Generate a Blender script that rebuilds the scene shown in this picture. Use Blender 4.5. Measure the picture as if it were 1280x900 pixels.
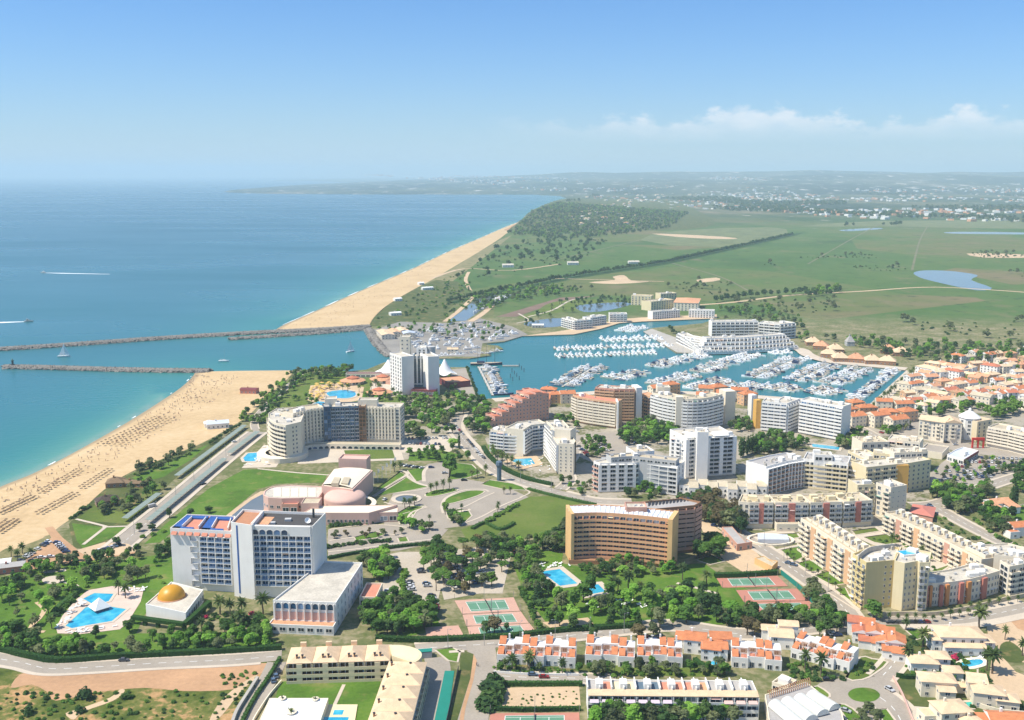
import bpy, math, random
import numpy as np
from mathutils import Vector, Matrix, noise as mnoise
from mathutils.geometry import tessellate_polygon
SC = bpy.context.scene
for o in list(bpy.data.objects):
 bpy.data.objects.remove(o)
COL = SC.collection
R = random.Random(7)
# ------------------------------------------------------------------ camera
CAMH = 200.0
PITCH = math.atan((450 - 216) / 1280)
cam = bpy.data.cameras.new('camera')
cam.sensor_width = 36.0
cam.lens = 36.0
cam.clip_start = 1.0
cam.clip_end = 200000.0
camo = bpy.data.objects.new('camera', cam)
COL.objects.link(camo)
camo.location = (0, 0, CAMH)
camo.rotation_euler = (math.pi / 2 - PITCH, 0, 0)
SC.camera = camo
SC.render.resolution_x = 1024
SC.render.resolution_y = 720
# ------------------------------------------------------------------ sky and sun
SUN_EL = math.radians(56)
SUN_AZ = math.radians(-103)         # clockwise from +Y: out over the sea, a little behind
world = bpy.data.worlds.new('World')
SC.world = world
world.use_nodes = True
wt = world.node_tree
wt.nodes.clear()
w_out = wt.nodes.new('ShaderNodeOutputWorld')
w_bg = wt.nodes.new('ShaderNodeBackground')
w_bg.inputs['Strength'].default_value = 0.136
w_sky = wt.nodes.new('ShaderNodeTexSky')
w_sky.sky_type = 'NISHITA'
w_sky.sun_disc = False
w_sky.sun_elevation = SUN_EL
w_sky.sun_rotation = SUN_AZ
w_sky.altitude = 200
w_sky.air_density = 1.0
w_sky.dust_density = 0.6
w_sky.ozone_density = 3.0
w_geo = wt.nodes.new('ShaderNodeTexCoord')
def wmath(op, a, b=None, c=None, clamp=False):
 n = wt.nodes.new('ShaderNodeMath')
 n.operation = op
 n.use_clamp = clamp
 for i, v in enumerate((a, b, c)):
  if v is None:
   continue
  if isinstance(v, (int, float)):
   n.inputs[i].default_value = v
  else:
   wt.links.new(v, n.inputs[i])
 return n.outputs[0]
def wmix(f, a, b):
 n = wt.nodes.new('ShaderNodeMix')
 n.data_type = 'RGBA'
 wt.links.new(f, n.inputs['Factor'])
 for s, v in (('A', a), ('B', b)):
  i = [q for q in n.inputs if q.name == s and q.type == 'RGBA'][0]
  if isinstance(v, tuple):
   i.default_value = v + (1,)
  else:
   wt.links.new(v, i)
 return [q for q in n.outputs if q.type == 'RGBA'][0]
sep = wt.nodes.new('ShaderNodeSeparateXYZ')
wt.links.new(w_geo.outputs['Generated'], sep.inputs[0])
dx, dy, dz = sep.outputs
hor = wmath('SQRT', wmath('ADD', wmath('MULTIPLY', dx, dx), wmath('MULTIPLY', dy, dy)))
elev = wmath('DIVIDE', dz, wmath('MAXIMUM', hor, 0.001))
az = wmath('ARCTAN2', dx, dy)
# low cumulus over the inland hills
cv = wt.nodes.new('ShaderNodeCombineXYZ')
wt.links.new(wmath('MULTIPLY', az, 38.0), cv.inputs[0])
wt.links.new(wmath('MULTIPLY', elev, 75.0), cv.inputs[1])
cn = wt.nodes.new('ShaderNodeTexNoise')
cn.inputs['Scale'].default_value = 1.0
cn.inputs['Detail'].default_value = 9.0
cn.inputs['Roughness'].default_value = 0.58
wt.links.new(cv.outputs[0], cn.inputs['Vector'])
cv2 = wt.nodes.new('ShaderNodeCombineXYZ')
wt.links.new(wmath('MULTIPLY', az, 7.0), cv2.inputs[0])
cn2 = wt.nodes.new('ShaderNodeTexNoise')
cn2.inputs['Scale'].default_value = 1.0
cn2.inputs['Detail'].default_value = 2.0
wt.links.new(cv2.outputs[0], cn2.inputs['Vector'])
top = wmath('MULTIPLY_ADD', cn2.outputs[0], 0.070, 0.018)          # cloud-top height along the horizon
lump = wmath('MULTIPLY_ADD', wmath('SUBTRACT', cn.outputs[0], 0.5), 0.050, top)      # billowing tops
rise = wmath('MULTIPLY', wmath('SUBTRACT', elev, 0.026), 42.0, clamp=True)            # base dissolving into the haze
fall = wmath('MULTIPLY', wmath('SUBTRACT', lump, elev), 110.0, clamp=True)
inland = wmath('MULTIPLY', wmath('ADD', az, 0.03), 6.0, clamp=True)
body = wmath('MULTIPLY_ADD', cn.outputs[0], 1.1, 0.1, clamp=True)
puff = wmath('MULTIPLY', wmath('MULTIPLY', wmath('MULTIPLY', rise, fall), wmath('MULTIPLY', inland, body)), 0.78)
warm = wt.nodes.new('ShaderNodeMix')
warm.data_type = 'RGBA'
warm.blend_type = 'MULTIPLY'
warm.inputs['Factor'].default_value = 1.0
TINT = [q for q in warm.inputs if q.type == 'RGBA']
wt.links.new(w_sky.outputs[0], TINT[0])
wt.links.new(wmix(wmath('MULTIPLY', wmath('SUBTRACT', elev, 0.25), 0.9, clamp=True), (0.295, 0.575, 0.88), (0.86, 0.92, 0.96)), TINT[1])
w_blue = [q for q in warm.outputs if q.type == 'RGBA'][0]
# aerosol whitening that thins out with height
aero = wmath('POWER', 2.718, wmath('MULTIPLY', wmath('MAXIMUM', elev, 0.0), -13.0))
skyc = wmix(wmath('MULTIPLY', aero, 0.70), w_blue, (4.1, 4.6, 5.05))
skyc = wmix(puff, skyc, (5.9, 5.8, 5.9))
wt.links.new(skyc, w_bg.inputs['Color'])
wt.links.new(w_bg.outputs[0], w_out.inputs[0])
sl = bpy.data.lights.new('sun', 'SUN')
sl.energy = 4.7
sl.angle = math.radians(0.53)
sl.color = (1.0, 0.93, 0.80)
slo = bpy.data.objects.new('sun', sl)
COL.objects.link(slo)
sdir = Vector((math.sin(SUN_AZ) * math.cos(SUN_EL), math.cos(SUN_AZ) * math.cos(SUN_EL), math.sin(SUN_EL)))
slo.location = (-300, 0, 500)
slo.rotation_euler = sdir.to_track_quat('Z', 'Y').to_euler()
SC.view_settings.view_transform = 'Standard'
SC.view_settings.look = 'None'
SC.view_settings.gamma = 1.0
SC.view_settings.exposure = 0.37
SC.view_settings.use_curve_mapping = False
SC.render.engine = 'CYCLES'
SC.cycles.max_bounces = 4
SC.cycles.diffuse_bounces = 3
SC.cycles.glossy_bounces = 2
SC.cycles.transmission_bounces = 2
SC.cycles.transparent_max_bounces = 4
SC.cycles.volume_bounces = 1
SC.cycles.use_denoising = True
SC.cycles.caustics_reflective = False
SC.cycles.caustics_refractive = False
# ------------------------------------------------------------------ pixels to places
CP, SP = math.cos(PITCH), math.sin(PITCH)
def P(px, py, z=0.0):
 """where the ray of photo pixel (px, py) meets height z"""
 u = (px - 640) / 1280
 v = (450 - py) / 1280
 d = (u, CP + v * SP, -SP + v * CP)
 t = (z - CAMH) / d[2]
 return Vector((d[0] * t, d[1] * t, z))
def PX(w):
 """photo pixel of a place (for checks)"""
 q = (w[0], w[1] * CP - (w[2] - CAMH) * SP, w[1] * SP + (w[2] - CAMH) * CP)
 return (640 + 1280 * q[0] / q[1], 450 - 1280 * q[2] / q[1])
def HT(x, ytop, ybase):
 """height of a vertical edge from its top and base rows"""
 b = P(x, ybase)
 v = (450 - ytop) / 1280
 dy, dzz = CP + v * SP, -SP + v * CP
 return CAMH + b.y * dzz / dy
# ------------------------------------------------------------------ materials
MATS = {}
class N:
 def __init__(s, name):
  s.m = bpy.data.materials.new(name)
  s.m.use_nodes = True
  s.t = s.m.node_tree
  s.b = s.t.nodes['Principled BSDF']
  g = s.t.nodes.new('ShaderNodeNewGeometry')
  s.pos = g.outputs['Position']
 def link(s, a, b):
  s.t.links.new(a, b)
 def set(s, n, i, v):
  if v is None:
   return
  if isinstance(v, (int, float)):
   n.inputs[i].default_value = v
  elif isinstance(v, tuple):
   n.inputs[i].default_value = v + (1,) if len(v) == 3 and n.inputs[i].type == 'RGBA' else v
  else:
   s.link(v, n.inputs[i])
 def math(s, op, a, b=None, c=None, clamp=False):
  n = s.t.nodes.new('ShaderNodeMath')
  n.operation = op
  n.use_clamp = clamp
  for i, v in enumerate((a, b, c)):
   s.set(n, i, v)
  return n.outputs[0]
 def vec(s, sc):
  n = s.t.nodes.new('ShaderNodeVectorMath')
  n.operation = 'MULTIPLY'
  s.link(s.pos, n.inputs[0])
  n.inputs[1].default_value = sc
  return n.outputs[0]
 def noise(s, scale, detail=3.0, vec=None, rough=0.55):
  n = s.t.nodes.new('ShaderNodeTexNoise')
  n.inputs['Scale'].default_value = scale
  n.inputs['Detail'].default_value = detail
  n.inputs['Roughness'].default_value = rough
  s.link(vec or s.pos, n.inputs['Vector'])
  return n.outputs[0]
 def voronoi(s, scale, vec=None, out='Color'):
  n = s.t.nodes.new('ShaderNodeTexVoronoi')
  n.inputs['Scale'].default_value = scale
  s.link(vec or s.pos, n.inputs['Vector'])
  return n.outputs[out]
 def ramp(s, f, stops):
  n = s.t.nodes.new('ShaderNodeValToRGB')
  e = n.color_ramp.elements
  while len(e) < len(stops):
   e.new(0.5)
  for q, (p, c) in zip(e, stops):
   q.position = p
   q.color = c + (1,)
  s.link(f, n.inputs[0])
  return n.outputs[0]
 def mix(s, f, a, b, blend='MIX'):
  n = s.t.nodes.new('ShaderNodeMix')
  n.data_type = 'RGBA'
  n.blend_type = blend
  s.set(n, 0, f)
  i = [q for q in n.inputs if q.type == 'RGBA']
  for q, v in zip(i, (a, b)):
   if isinstance(v, tuple):
    q.default_value = v + (1,)
   else:
    s.link(v, q)
  return [q for q in n.outputs if q.type == 'RGBA'][0]
 def rnd(s):
  n = s.t.nodes.new('ShaderNodeObjectInfo')
  return n.outputs['Random']
 def attr(s, name):
  n = s.t.nodes.new('ShaderNodeAttribute')
  n.attribute_name = name
  return n.outputs['Fac']
 def sepx(s, v):
  n = s.t.nodes.new('ShaderNodeSeparateXYZ')
  s.link(v, n.inputs[0])
  return n.outputs
 def bump(s, h, strength=0.3, dist=1.0):
  n = s.t.nodes.new('ShaderNodeBump')
  n.inputs['Strength'].default_value = strength
  n.inputs['Distance'].default_value = dist
  s.link(h, n.inputs['Height'])
  s.link(n.outputs[0], s.b.inputs['Normal'])
 def done(s, col, rough=0.8, spec=0.3, metal=0.0):
  if isinstance(col, tuple):
   s.b.inputs['Base Color'].default_value = col + (1,)
  else:
   s.link(col, s.b.inputs['Base Color'])
  if isinstance(rough, (int, float)):
   s.b.inputs['Roughness'].default_value = rough
  else:
   s.link(rough, s.b.inputs['Roughness'])
  s.b.inputs['Specular IOR Level'].default_value = spec
  s.b.inputs['Metallic'].default_value = metal
  return s.m
def mul(c, k):
 return tuple(min(1.0, v * k) for v in c)
def mat(name, c, rough=0.8, amt=0.25, scale=0.25, fine=2.5, obj=0.0, spec=0.3, metal=0.0, streak=False, c2=None):
 """plain painted / plastered / earthy surface with two sizes of wear"""
 if name in MATS:
  return MATS[name]
 n = N(name)
 f = n.noise(scale, 4)
 g = n.noise(fine, 2, n.vec((1, 1, 0.12)) if streak else None)
 a = n.math('ADD', n.math('MULTIPLY', f, 0.6), n.math('MULTIPLY', g, 0.4))
 lo, hi = mul(c, 1 - amt), mul(c, 1 + amt)
 col = n.ramp(a, [(0.25, c2 or lo), (0.5, c), (0.75, hi)])
 if obj:
  col = n.mix(n.math('MULTIPLY', n.rnd(), obj), col, mul(c, 0.45))
 MATS[name] = n.done(col, rough, spec, metal)
 return MATS[name]
# ------------------------------------------------------------------ mesh helpers
class MB:
 def __init__(s):
  s.v, s.f, s.mi = [], [], []
 def face(s, pts, m=0):
  i = len(s.v)
  s.v += [tuple(p) for p in pts]
  s.f.append(tuple(range(i, i + len(pts))))
  s.mi.append(m)
 def faces(s, verts, faces, m=0):
  i = len(s.v)
  s.v += [tuple(p) for p in verts]
  s.f += [tuple(i + k for k in f) for f in faces]
  s.mi += [m] * len(faces)
 def box(s, x0, x1, y0, y1, z0, z1, m=0, rz=0.0, o=(0, 0)):
  c, n = math.cos(rz), math.sin(rz)
  vs = [(x, y, z) for z in (z0, z1) for x, y in ((x0, y0), (x1, y0), (x1, y1), (x0, y1))]
  vs = [(o[0] + x * c - y * n, o[1] + x * n + y * c, z) for x, y, z in vs]
  s.faces(vs, [(3, 2, 1, 0), (4, 5, 6, 7), (0, 1, 5, 4), (1, 2, 6, 5), (2, 3, 7, 6), (3, 0, 4, 7)], m)
 def prism(s, poly, z0, z1, m=0, mt=None, top=True, bottom=False):
  n = len(poly)
  vs = [(p[0], p[1], z0) for p in poly] + [(p[0], p[1], z1) for p in poly]
  s.faces(vs, [(i, (i + 1) % n, n + (i + 1) % n, n + i) for i in range(n)], m)
  if top:
   tri = tess(poly)
   s.faces([(p[0], p[1], z1) for p in poly], tri, m if mt is None else mt)
  if bottom:
   s.faces([(p[0], p[1], z0) for p in poly], [t[::-1] for t in tess(poly)], m)
 def lathe(s, prof, n=12, m=0, o=(0, 0, 0), sx=1.0, sy=1.0):
  vs = []
  for r, z in prof:
   for k in range(n):
    a = 2 * math.pi * k / n
    vs.append((o[0] + r * sx * math.cos(a), o[1] + r * sy * math.sin(a), o[2] + z))
  fs = []
  for j in range(len(prof) - 1):
   for k in range(n):
    fs.append((j * n + k, j * n + (k + 1) % n, (j + 1) * n + (k + 1) % n, (j + 1) * n + k))
  s.faces(vs, fs, m)
 def tube(s, a, b, ra, rb, n=6, m=0):
  a, b = Vector(a), Vector(b)
  q = (b - a).to_track_quat('Z', 'Y')
  vs = []
  for p, r in ((a, ra), (b, rb)):
   for k in range(n):
    t = 2 * math.pi * k / n
    vs.append(p + q @ Vector((r * math.cos(t), r * math.sin(t), 0)))
  s.faces(vs, [(k, (k + 1) % n, n + (k + 1) % n, n + k) for k in range(n)] + [tuple(range(n))[::-1], tuple(range(n, 2 * n))], m)
 def mesh(s, name, mats):
  me = bpy.data.meshes.new(name)
  me.from_pydata(s.v, [], s.f)
  for m in mats:
   me.materials.append(MATS[m] if isinstance(m, str) else m)
  if len(mats) > 1:
   me.polygons.foreach_set('material_index', s.mi)
  me.update()
  return me
 def obj(s, name, mats, parent=None, loc=None, smooth=False):
  if isinstance(mats, str):
   mats = [mats]
  if loc is None and parent is not None:
   l = parent.location
   s.v = [(a - l[0], b - l[1], c - l[2]) for a, b, c in s.v]
   loc = (0, 0, 0)
  me = s.mesh(name, mats)
  if smooth:
   me.polygons.foreach_set('use_smooth', [True] * len(me.polygons))
  return link(name, me, parent, loc or (0, 0, 0))
def tess(poly):
 """ear clipping through tessellate_polygon, always counter-clockwise seen from above"""
 pts = [Vector((p[0], p[1], 0)) for p in poly]
 out = []
 for t in tessellate_polygon([pts]):
  a, b, c = (pts[i] for i in t)
  out.append(tuple(t) if (b - a).cross(c - a).z > 0 else tuple(t)[::-1])
 return out
def link(name, data, parent=None, loc=(0, 0, 0), rz=0.0, scale=None):
 o = bpy.data.objects.new(name, data)
 o.location = loc
 if rz:
  o.rotation_euler = (0, 0, rz)
 if scale:
  o.scale = scale
 if parent is not None:
  o.parent = parent
 COL.objects.link(o)
 return o
def tag(o, label=None, cat=None, group=None, kind=None):
 if label:
  o['label'] = label
 if cat:
  o['category'] = cat
 if group:
  o['group'] = group
 if kind:
  o['kind'] = kind
 return o
def thing(name, label, cat, loc=(0, 0, 0), group=None, rz=0.0):
 o = link(name, None, None, loc, rz)
 o.empty_display_size = 0.5
 return tag(o, label, cat, group)
UB = {}
def ubox(m):
 """unit box: x -.5.. .5, y -.5.. .5, z 0..1"""
 if m not in UB:
  b = MB()
  b.box(-.5, .5, -.5, .5, 0, 1)
  UB[m] = b.mesh('block_' + m, [m])
 return UB[m]
def part(parent, name, me, x, y, z, sx=1, sy=1, sz=1, rz=0.0):
 """a part placed in world metres under a thing that is only moved, never turned"""
 l = parent.location
 pr = parent
 while pr.parent is not None:
  pr = pr.parent
  l = l + pr.location
 return link(name, ubox(me) if isinstance(me, str) else me, parent, (x - l[0], y - l[1], z - l[2]), rz, (sx, sy, sz))
def smooth_line(pts, k=6, closed=False):
 out = []
 n = len(pts)
 rng = range(n if closed else n - 1)
 for i in rng:
  g = (lambda j: pts[j % n]) if closed else (lambda j: pts[max(0, min(n - 1, j))])
  p0, p1, p2, p3 = g(i - 1), g(i), g(i + 1), g(i + 2)
  for q in range(k):
   t = q / k
   out.append(tuple(0.5 * (2 * p1[a] + (p2[a] - p0[a]) * t + (2 * p0[a] - 5 * p1[a] + 4 * p2[a] - p3[a]) * t * t
         + (3 * p1[a] - p0[a] - 3 * p2[a] + p3[a]) * t ** 3) for a in range(2)))
 if not closed:
  out.append(tuple(pts[-1][:2]))
 return out
def resample(pts, n):
 p = np.array([tuple(q[:2]) for q in pts], float)
 s = np.concatenate([[0], np.cumsum(np.hypot(*np.diff(p, axis=0).T))])
 t = np.linspace(0, s[-1], n)
 return np.stack([np.interp(t, s, p[:, 0]), np.interp(t, s, p[:, 1])], 1)
def inside(poly, x, y):
 r = False
 n = len(poly)
 j = n - 1
 for i in range(n):
  xi, yi, xj, yj = poly[i][0], poly[i][1], poly[j][0], poly[j][1]
  if (yi > y) != (yj > y) and x < (xj - xi) * (y - yi) / (yj - yi) + xi:
   r = not r
  j = i
 return r
LAYER = [0]
def lay(base):
 LAYER[0] += 1
 return base + 0.0035 * (LAYER[0] % 12)
SEEN_GROUND = []
def sheet(name, px, m, base=0.05, sm=0, kind='structure', parent=None):
 """a flat piece of ground given by photo pixels"""
 w = [tuple(P(*q)[:2]) for q in px]
 if sm:
  w = smooth_line(w, sm, True)
 z = lay(base)
 b = MB()
 b.faces([(x, y, z) for x, y in w], tess(w))
 o = b.obj(name, m, parent)
 if parent is None:
  o['kind'] = kind
  if name == 'lawn' and base >= .09:
   strip('kerb', w + w[:2], 'paving', .9, base - .02, .14)
 return o
def ribbon_pts(pts, off):
 p = np.array(pts, float)
 d = np.gradient(p, axis=0)
 d /= np.maximum(1e-6, np.hypot(d[:, 0], d[:, 1]))[:, None]
 return p + np.stack([d[:, 1], -d[:, 0]], 1) * off
def strip(name, w, m, width, base=0.1, h=0.0, off=0.0, kind='structure', parent=None):
 """a band along a world polyline; h > 0 gives it sides"""
 z = lay(base) if h == 0 else base
 a, c = ribbon_pts(w, off - width / 2), ribbon_pts(w, off + width / 2)
 b = MB()
 n = len(a)
 vs = [(x, y, z + h) for x, y in a] + [(x, y, z + h) for x, y in c]
 b.faces(vs, [(i, n + i, n + i + 1, i + 1) for i in range(n - 1)])
 if h:
  for q in (a, c):
   b.faces([(x, y, z - 0.3) for x, y in q] + [(x, y, z + h) for x, y in q],
     [(i, i + 1, n + i + 1, n + i) for i in range(n - 1)])
  for k in (0, n - 1):
   b.face([(a[k][0], a[k][1], z - .3), (c[k][0], c[k][1], z - .3), (c[k][0], c[k][1], z + h), (a[k][0], a[k][1], z + h)])
 o = b.obj(name, m, parent)
 if parent is None and kind:
  o['kind'] = kind
 return o
ROADS = []
def road(px, width, pave=2.2, m='asphalt', k=6, name='road', line=False):
 w = smooth_line([tuple(P(*q)[:2]) for q in px], k)
 o = strip(name, w, m, width, 0.10)
 ROADS.append((np.array(w), width, pave))
 if width > 6.5 and pave:
  b = MB()
  p = resample(w, max(4, int(sum(math.dist(w[i], w[i + 1]) for i in range(len(w) - 1)) / 3)))
  for q in range(0, len(p) - 1, 2):
   d = (p[q + 1] - p[q]) / max(.01, math.dist(p[q], p[q + 1]))
   n = np.array([d[1], -d[0]]) * .14
   b.face([(*(p[q] - n), .152), (*(p[q] + n), .152), (*(p[q + 1] + n), .152), (*(p[q + 1] - n), .152)])
  b.obj('lane_marking', 'line_white', o)
 return w
def pavements():
 """raised pavements beside every road, broken where another road joins"""
 c = 0
 for i, (w, width, pave) in enumerate(ROADS):
  if not pave:
   continue
  for s in (-1, 1):
   off = s * (width / 2 + pave / 2)
   mid = ribbon_pts(w, off)
   ok = np.ones(len(w), bool)
   for j, (v, wd, _) in enumerate(ROADS):
    if j == i:
     continue
    fine = resample([tuple(q) for q in v], 160)
    d = np.min(np.hypot(mid[:, None, 0] - fine[None, :, 0], mid[:, None, 1] - fine[None, :, 1]), 1)
    ok &= d > wd / 2 + pave * .45
   run = []
   for k in range(len(w) + 1):
    if k < len(w) and ok[k]:
     run.append(tuple(w[k]))
    else:
     if len(run) > 2:
      c += 1
      strip('pavement', run, 'paving', pave, 0.09 + .004 * (c % 9), 0.13, off)
     run = []
def path(px, width, m='paving', k=5, base=0.16):
 return strip('path', smooth_line([tuple(P(*q)[:2]) for q in px], k), m, width, base)
# ------------------------------------------------------------------ surfaces
mat('asphalt', (0.35, 0.305, 0.25), .9, .22, .06, .9)
mat('asphalt_dark', (0.13, 0.13, 0.13), .9, .2, .05, .8)
mat('paving', (0.56, 0.48, 0.38), .9, .15, .08, 1.2)
mat('line_white', (0.75, 0.75, 0.72), .8, .1)
mat('concrete', (0.42, 0.39, 0.34), .9, .2, .08, 1.0)
mat('white', (0.82, 0.795, 0.74), .75, .07, .15, .8, streak=True)
mat('white_warm', (0.79, 0.70, 0.545), .8, .08, .15, .8, streak=True)
mat('cream', (0.74, 0.62, 0.42), .8, .08, .15, .8, streak=True)
mat('cream_roof', (0.72, 0.53, 0.34), .9, .24, .4, 3.0, obj=.12)
mat('yellow_wall', (0.68, 0.55, 0.27), .8, .08, .15, .8, streak=True)
mat('pale_yellow', (0.74, 0.63, 0.40), .8, .08, .15, .8, streak=True)
mat('ochre', (0.70, 0.40, 0.10), .8, .1, .15, .8)
mat('orange_wall', (0.62, 0.27, 0.10), .8, .12, .15, .8, streak=True)
mat('peach', (0.68, 0.42, 0.24), .8, .1, .15, .8, streak=True)
mat('pink', (0.66, 0.44, 0.36), .8, .08, .15, .8, streak=True)
mat('salmon', (0.60, 0.34, 0.25), .8, .1, .15, .8, streak=True)
mat('rose_panel', (0.55, 0.20, 0.15), .8, .12, .15, .8)
mat('brick_brown', (0.36, 0.19, 0.10), .85, .15, .2, 1.5, streak=True)
mat('rail_blue', (0.17, 0.25, 0.37), .4, .15)
mat('tan_hotel', (0.76, 0.42, 0.22), .8, .12, .15, .9, streak=True)
mat('tan_bright', (0.72, 0.45, 0.20), .8, .1, .15, .9, streak=True)
mat('grey_wall', (0.48, 0.48, 0.47), .8, .1, .15, .8, streak=True)
mat('grey_roof', (0.40, 0.38, 0.36), .9, .2, .12, 1.0)
mat('dark_roof', (0.075, 0.07, 0.068), .9, .25, .1, 1.0)
mat('light_roof', (0.54, 0.495, 0.415), .9, .36, .14, .9)
mat('beige_roof', (0.52, 0.445, 0.32), .9, .26, .12, .9)
mat('tile_orange', (0.58, 0.215, 0.095), .9, .34, .5, 3.2, obj=.22)
mat('tile_orange_pale', (0.66, 0.34, 0.19), .9, .32, .5, 3.2, obj=.2)
mat('tile_red', (0.52, 0.18, 0.10), .9, .32, .5, 3.2, obj=.2)
mat('terrace_red', (0.58, 0.24, 0.16), .9, .15, .2, 1.5)
mat('terrace_clay', (0.46, 0.22, 0.12), .9, .18, .2, 1.5)
mat('blue_trim', (0.03, 0.10, 0.33), .6, .15, .2, 1.5)
mat('slate_blue', (0.10, 0.15, 0.20), .7, .15, .2, 1.5)
mat('maroon', (0.20, 0.05, 0.055), .7, .15, .2, 1.5)
mat('gold', (0.62, 0.30, 0.015), .42, .12, .3, 2.0, spec=.5)
mat('steel', (0.45, 0.46, 0.47), .45, .1, .3, 2.0, metal=.6)
mat('dark_metal', (0.05, 0.05, 0.055), .5, .2)
mat('solar', (0.62, 0.66, 0.72), .35, .1, .3, 2, spec=.6)
mat('trunk', (0.12, 0.085, 0.055), .95, .3, .8, 4)
mat('palm_trunk', (0.16, 0.12, 0.085), .95, .3, .8, 6)
mat('rock', (0.23, 0.21, 0.185), .95, .35, .15, .9)
mat('rock_dark', (0.11, 0.10, 0.095), .95, .35, .15, .9)
mat('pontoon', (0.50, 0.47, 0.42), .9, .15, .2, 1.2)
mat('wood_roof', (0.085, 0.062, 0.05), .95, .3, .4, 3)
mat('thatch', (0.22, 0.15, 0.09), .95, .3, .5, 4)
mat('canvas_white', (0.85, 0.85, 0.83), .7, .05)
mat('canvas_yellow', (0.72, 0.48, 0.12), .7, .15, obj=.4)
mat('canvas_green', (0.14, 0.28, 0.22), .7, .15)
mat('awning_lilac', (0.62, 0.52, 0.60), .8, .08)
mat('awning_pink', (0.68, 0.47, 0.42), .8, .08)
mat('gravel', (.47, .405, .32), .95, .22, .06, .8)
mat('boatyard', (.27, .25, .22), .95, .3, .04, .6)
mat('pool_paving', (.62, .48, .40), .9, .15, .2, 1.2)
mat('carport_green', (0.25, 0.30, 0.26), .7, .12, .2, 1.5)
mat('mesh_green', (0.015, 0.22, 0.17), .7, .12, .2, 2)
mat('teal', (0.05, 0.42, 0.36), .6, .1)
mat('clay_court', (0.47, 0.205, 0.15), .9, .12, .1, .8)
mat('clay_pale', (0.55, 0.33, 0.25), .9, .12, .1, .8)
mat('court_green', (0.115, 0.255, 0.165), .85, .12, .1, .8)
mat('earth_orange', (0.47, 0.28, 0.155), .95, .25, .04, .5)
mat('earth_pale', (0.56, 0.41, 0.26), .95, .2, .04, .6)
mat('soil', (0.20, 0.13, 0.095), .95, .3, .05, .6)
def boat_paint():
 n = N('boat_white')
 q = n.t.nodes.new('ShaderNodeValToRGB')
 q.color_ramp.interpolation = 'CONSTANT'
 cols = [(.82, .82, .80), (.74, .74, .72), (.03, .05, .12), (.84, .83, .80), (.60, .56, .48), (.80, .81, .82), (.10, .20, .30), (.78, .78, .76), (.45, .44, .42), (.83, .83, .82)]
 e = q.color_ramp.elements
 while len(e) < len(cols):
  e.new(.5)
 for i, (a, c) in enumerate(zip(e, cols)):
  a.position = i / len(cols)
  a.color = c + (1,)
 n.link(n.rnd(), q.inputs[0])
 MATS['boat_white'] = n.done(q.outputs[0], .35, .5)
boat_paint()
mat('boat_navy', (0.03, 0.045, 0.10), .3, .1, spec=.5)
mat('boat_deck', (0.52, 0.42, 0.30), .7, .15)
mat('foam', (0.85, 0.88, 0.88), .9, .1)
mat('red_paint', (0.62, 0.04, 0.03), .6, .1)
mat('bougain', (0.45, 0.02, 0.08), .8, .3, 1, 4)
mat('flower_pink', (0.62, 0.30, 0.34), .8, .3, 1, 4)
mat('skin', (0.42, 0.24, 0.16), .7, .2)
mat('cloth', (0.30, 0.30, 0.36), .8, .2, obj=.7)
mat('tyre', (0.02, 0.02, 0.02), .9, .1)
mat('polycarb', (0.66, 0.66, 0.60), .3, .1, .2, 1, spec=.5)
def glass(name, c, rough=.12, var=0.5):
 n = N(name)
 r = n.rnd()
 col = n.ramp(r, [(0.0, mul(c, .7)), (0.6, mul(c, 1.4)), (0.82, mul(c, 2.4)), (.92, tuple(min(1, v * 3 + .14 * var) for v in c)), (1.0, tuple(min(1, v * 3 + .45 * var) for v in c))])
 MATS[name] = n.done(col, rough, .5)
glass('glass', (0.018, 0.030, 0.045))
glass('glass_blue', (0.020, 0.060, 0.120))
glass('glass_brown', (0.035, 0.026, 0.022))
glass('car_glass', (0.015, 0.018, 0.022), .08, 0)
def car_paint():
 n = N('car_paint')
 r = n.rnd()
 q = n.t.nodes.new('ShaderNodeValToRGB')
 q.color_ramp.interpolation = 'CONSTANT'
 cols = [(.75, .75, .74), (.04, .045, .06), (.42, .43, .44), (.02, .05, .16), (.7, .7, .68), (.10, .10, .11), (.30, .02, .02), (.5, .51, .52), (.015, .015, .018), (.09, .14, .22)]
 e = q.color_ramp.elements
 while len(e) < len(cols):
  e.new(.5)
 for i, (a, c) in enumerate(zip(e, cols)):
  a.position = i / len(cols)
  a.color = c + (1,)
 n.link(r, q.inputs[0])
 MATS['car_paint'] = n.done(q.outputs[0], .3, .5)
car_paint()
def leafy(name, stops, sc=0.9, obj=.5, rough=.7):
 n = N(name)
 f = n.math('ADD', n.math('MULTIPLY', n.noise(sc, 2), .55), n.math('MULTIPLY', n.rnd(), .45))
 col = n.ramp(f, [(p, mul(c, 2.35)) for p, c in stops])
 MATS[name] = n.done(col, rough, .2)
 tr = n.t.nodes.new('ShaderNodeBsdfTranslucent')
 n.link(n.mix(1.0, col, (1.0, .95, .45), 'MULTIPLY'), tr.inputs[0])
 ms = n.t.nodes.new('ShaderNodeMixShader')
 ms.inputs[0].default_value = .5
 n.link(n.b.outputs[0], ms.inputs[1])
 n.link(tr.outputs[0], ms.inputs[2])
 n.link(ms.outputs[0], n.t.nodes['Material Output'].inputs[0])
leafy('leaf', [(.22, (.022, .050, .012)), (.45, (.048, .105, .020)), (.7, (.085, .155, .028)), (.9, (.14, .19, .04))])
leafy('leaf_dark', [(.25, (.018, .042, .014)), (.5, (.036, .075, .022)), (.75, (.060, .102, .028))])
leafy('leaf_olive', [(.25, (.045, .058, .028)), (.5, (.085, .105, .048)), (.8, (.14, .155, .075))])
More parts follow.
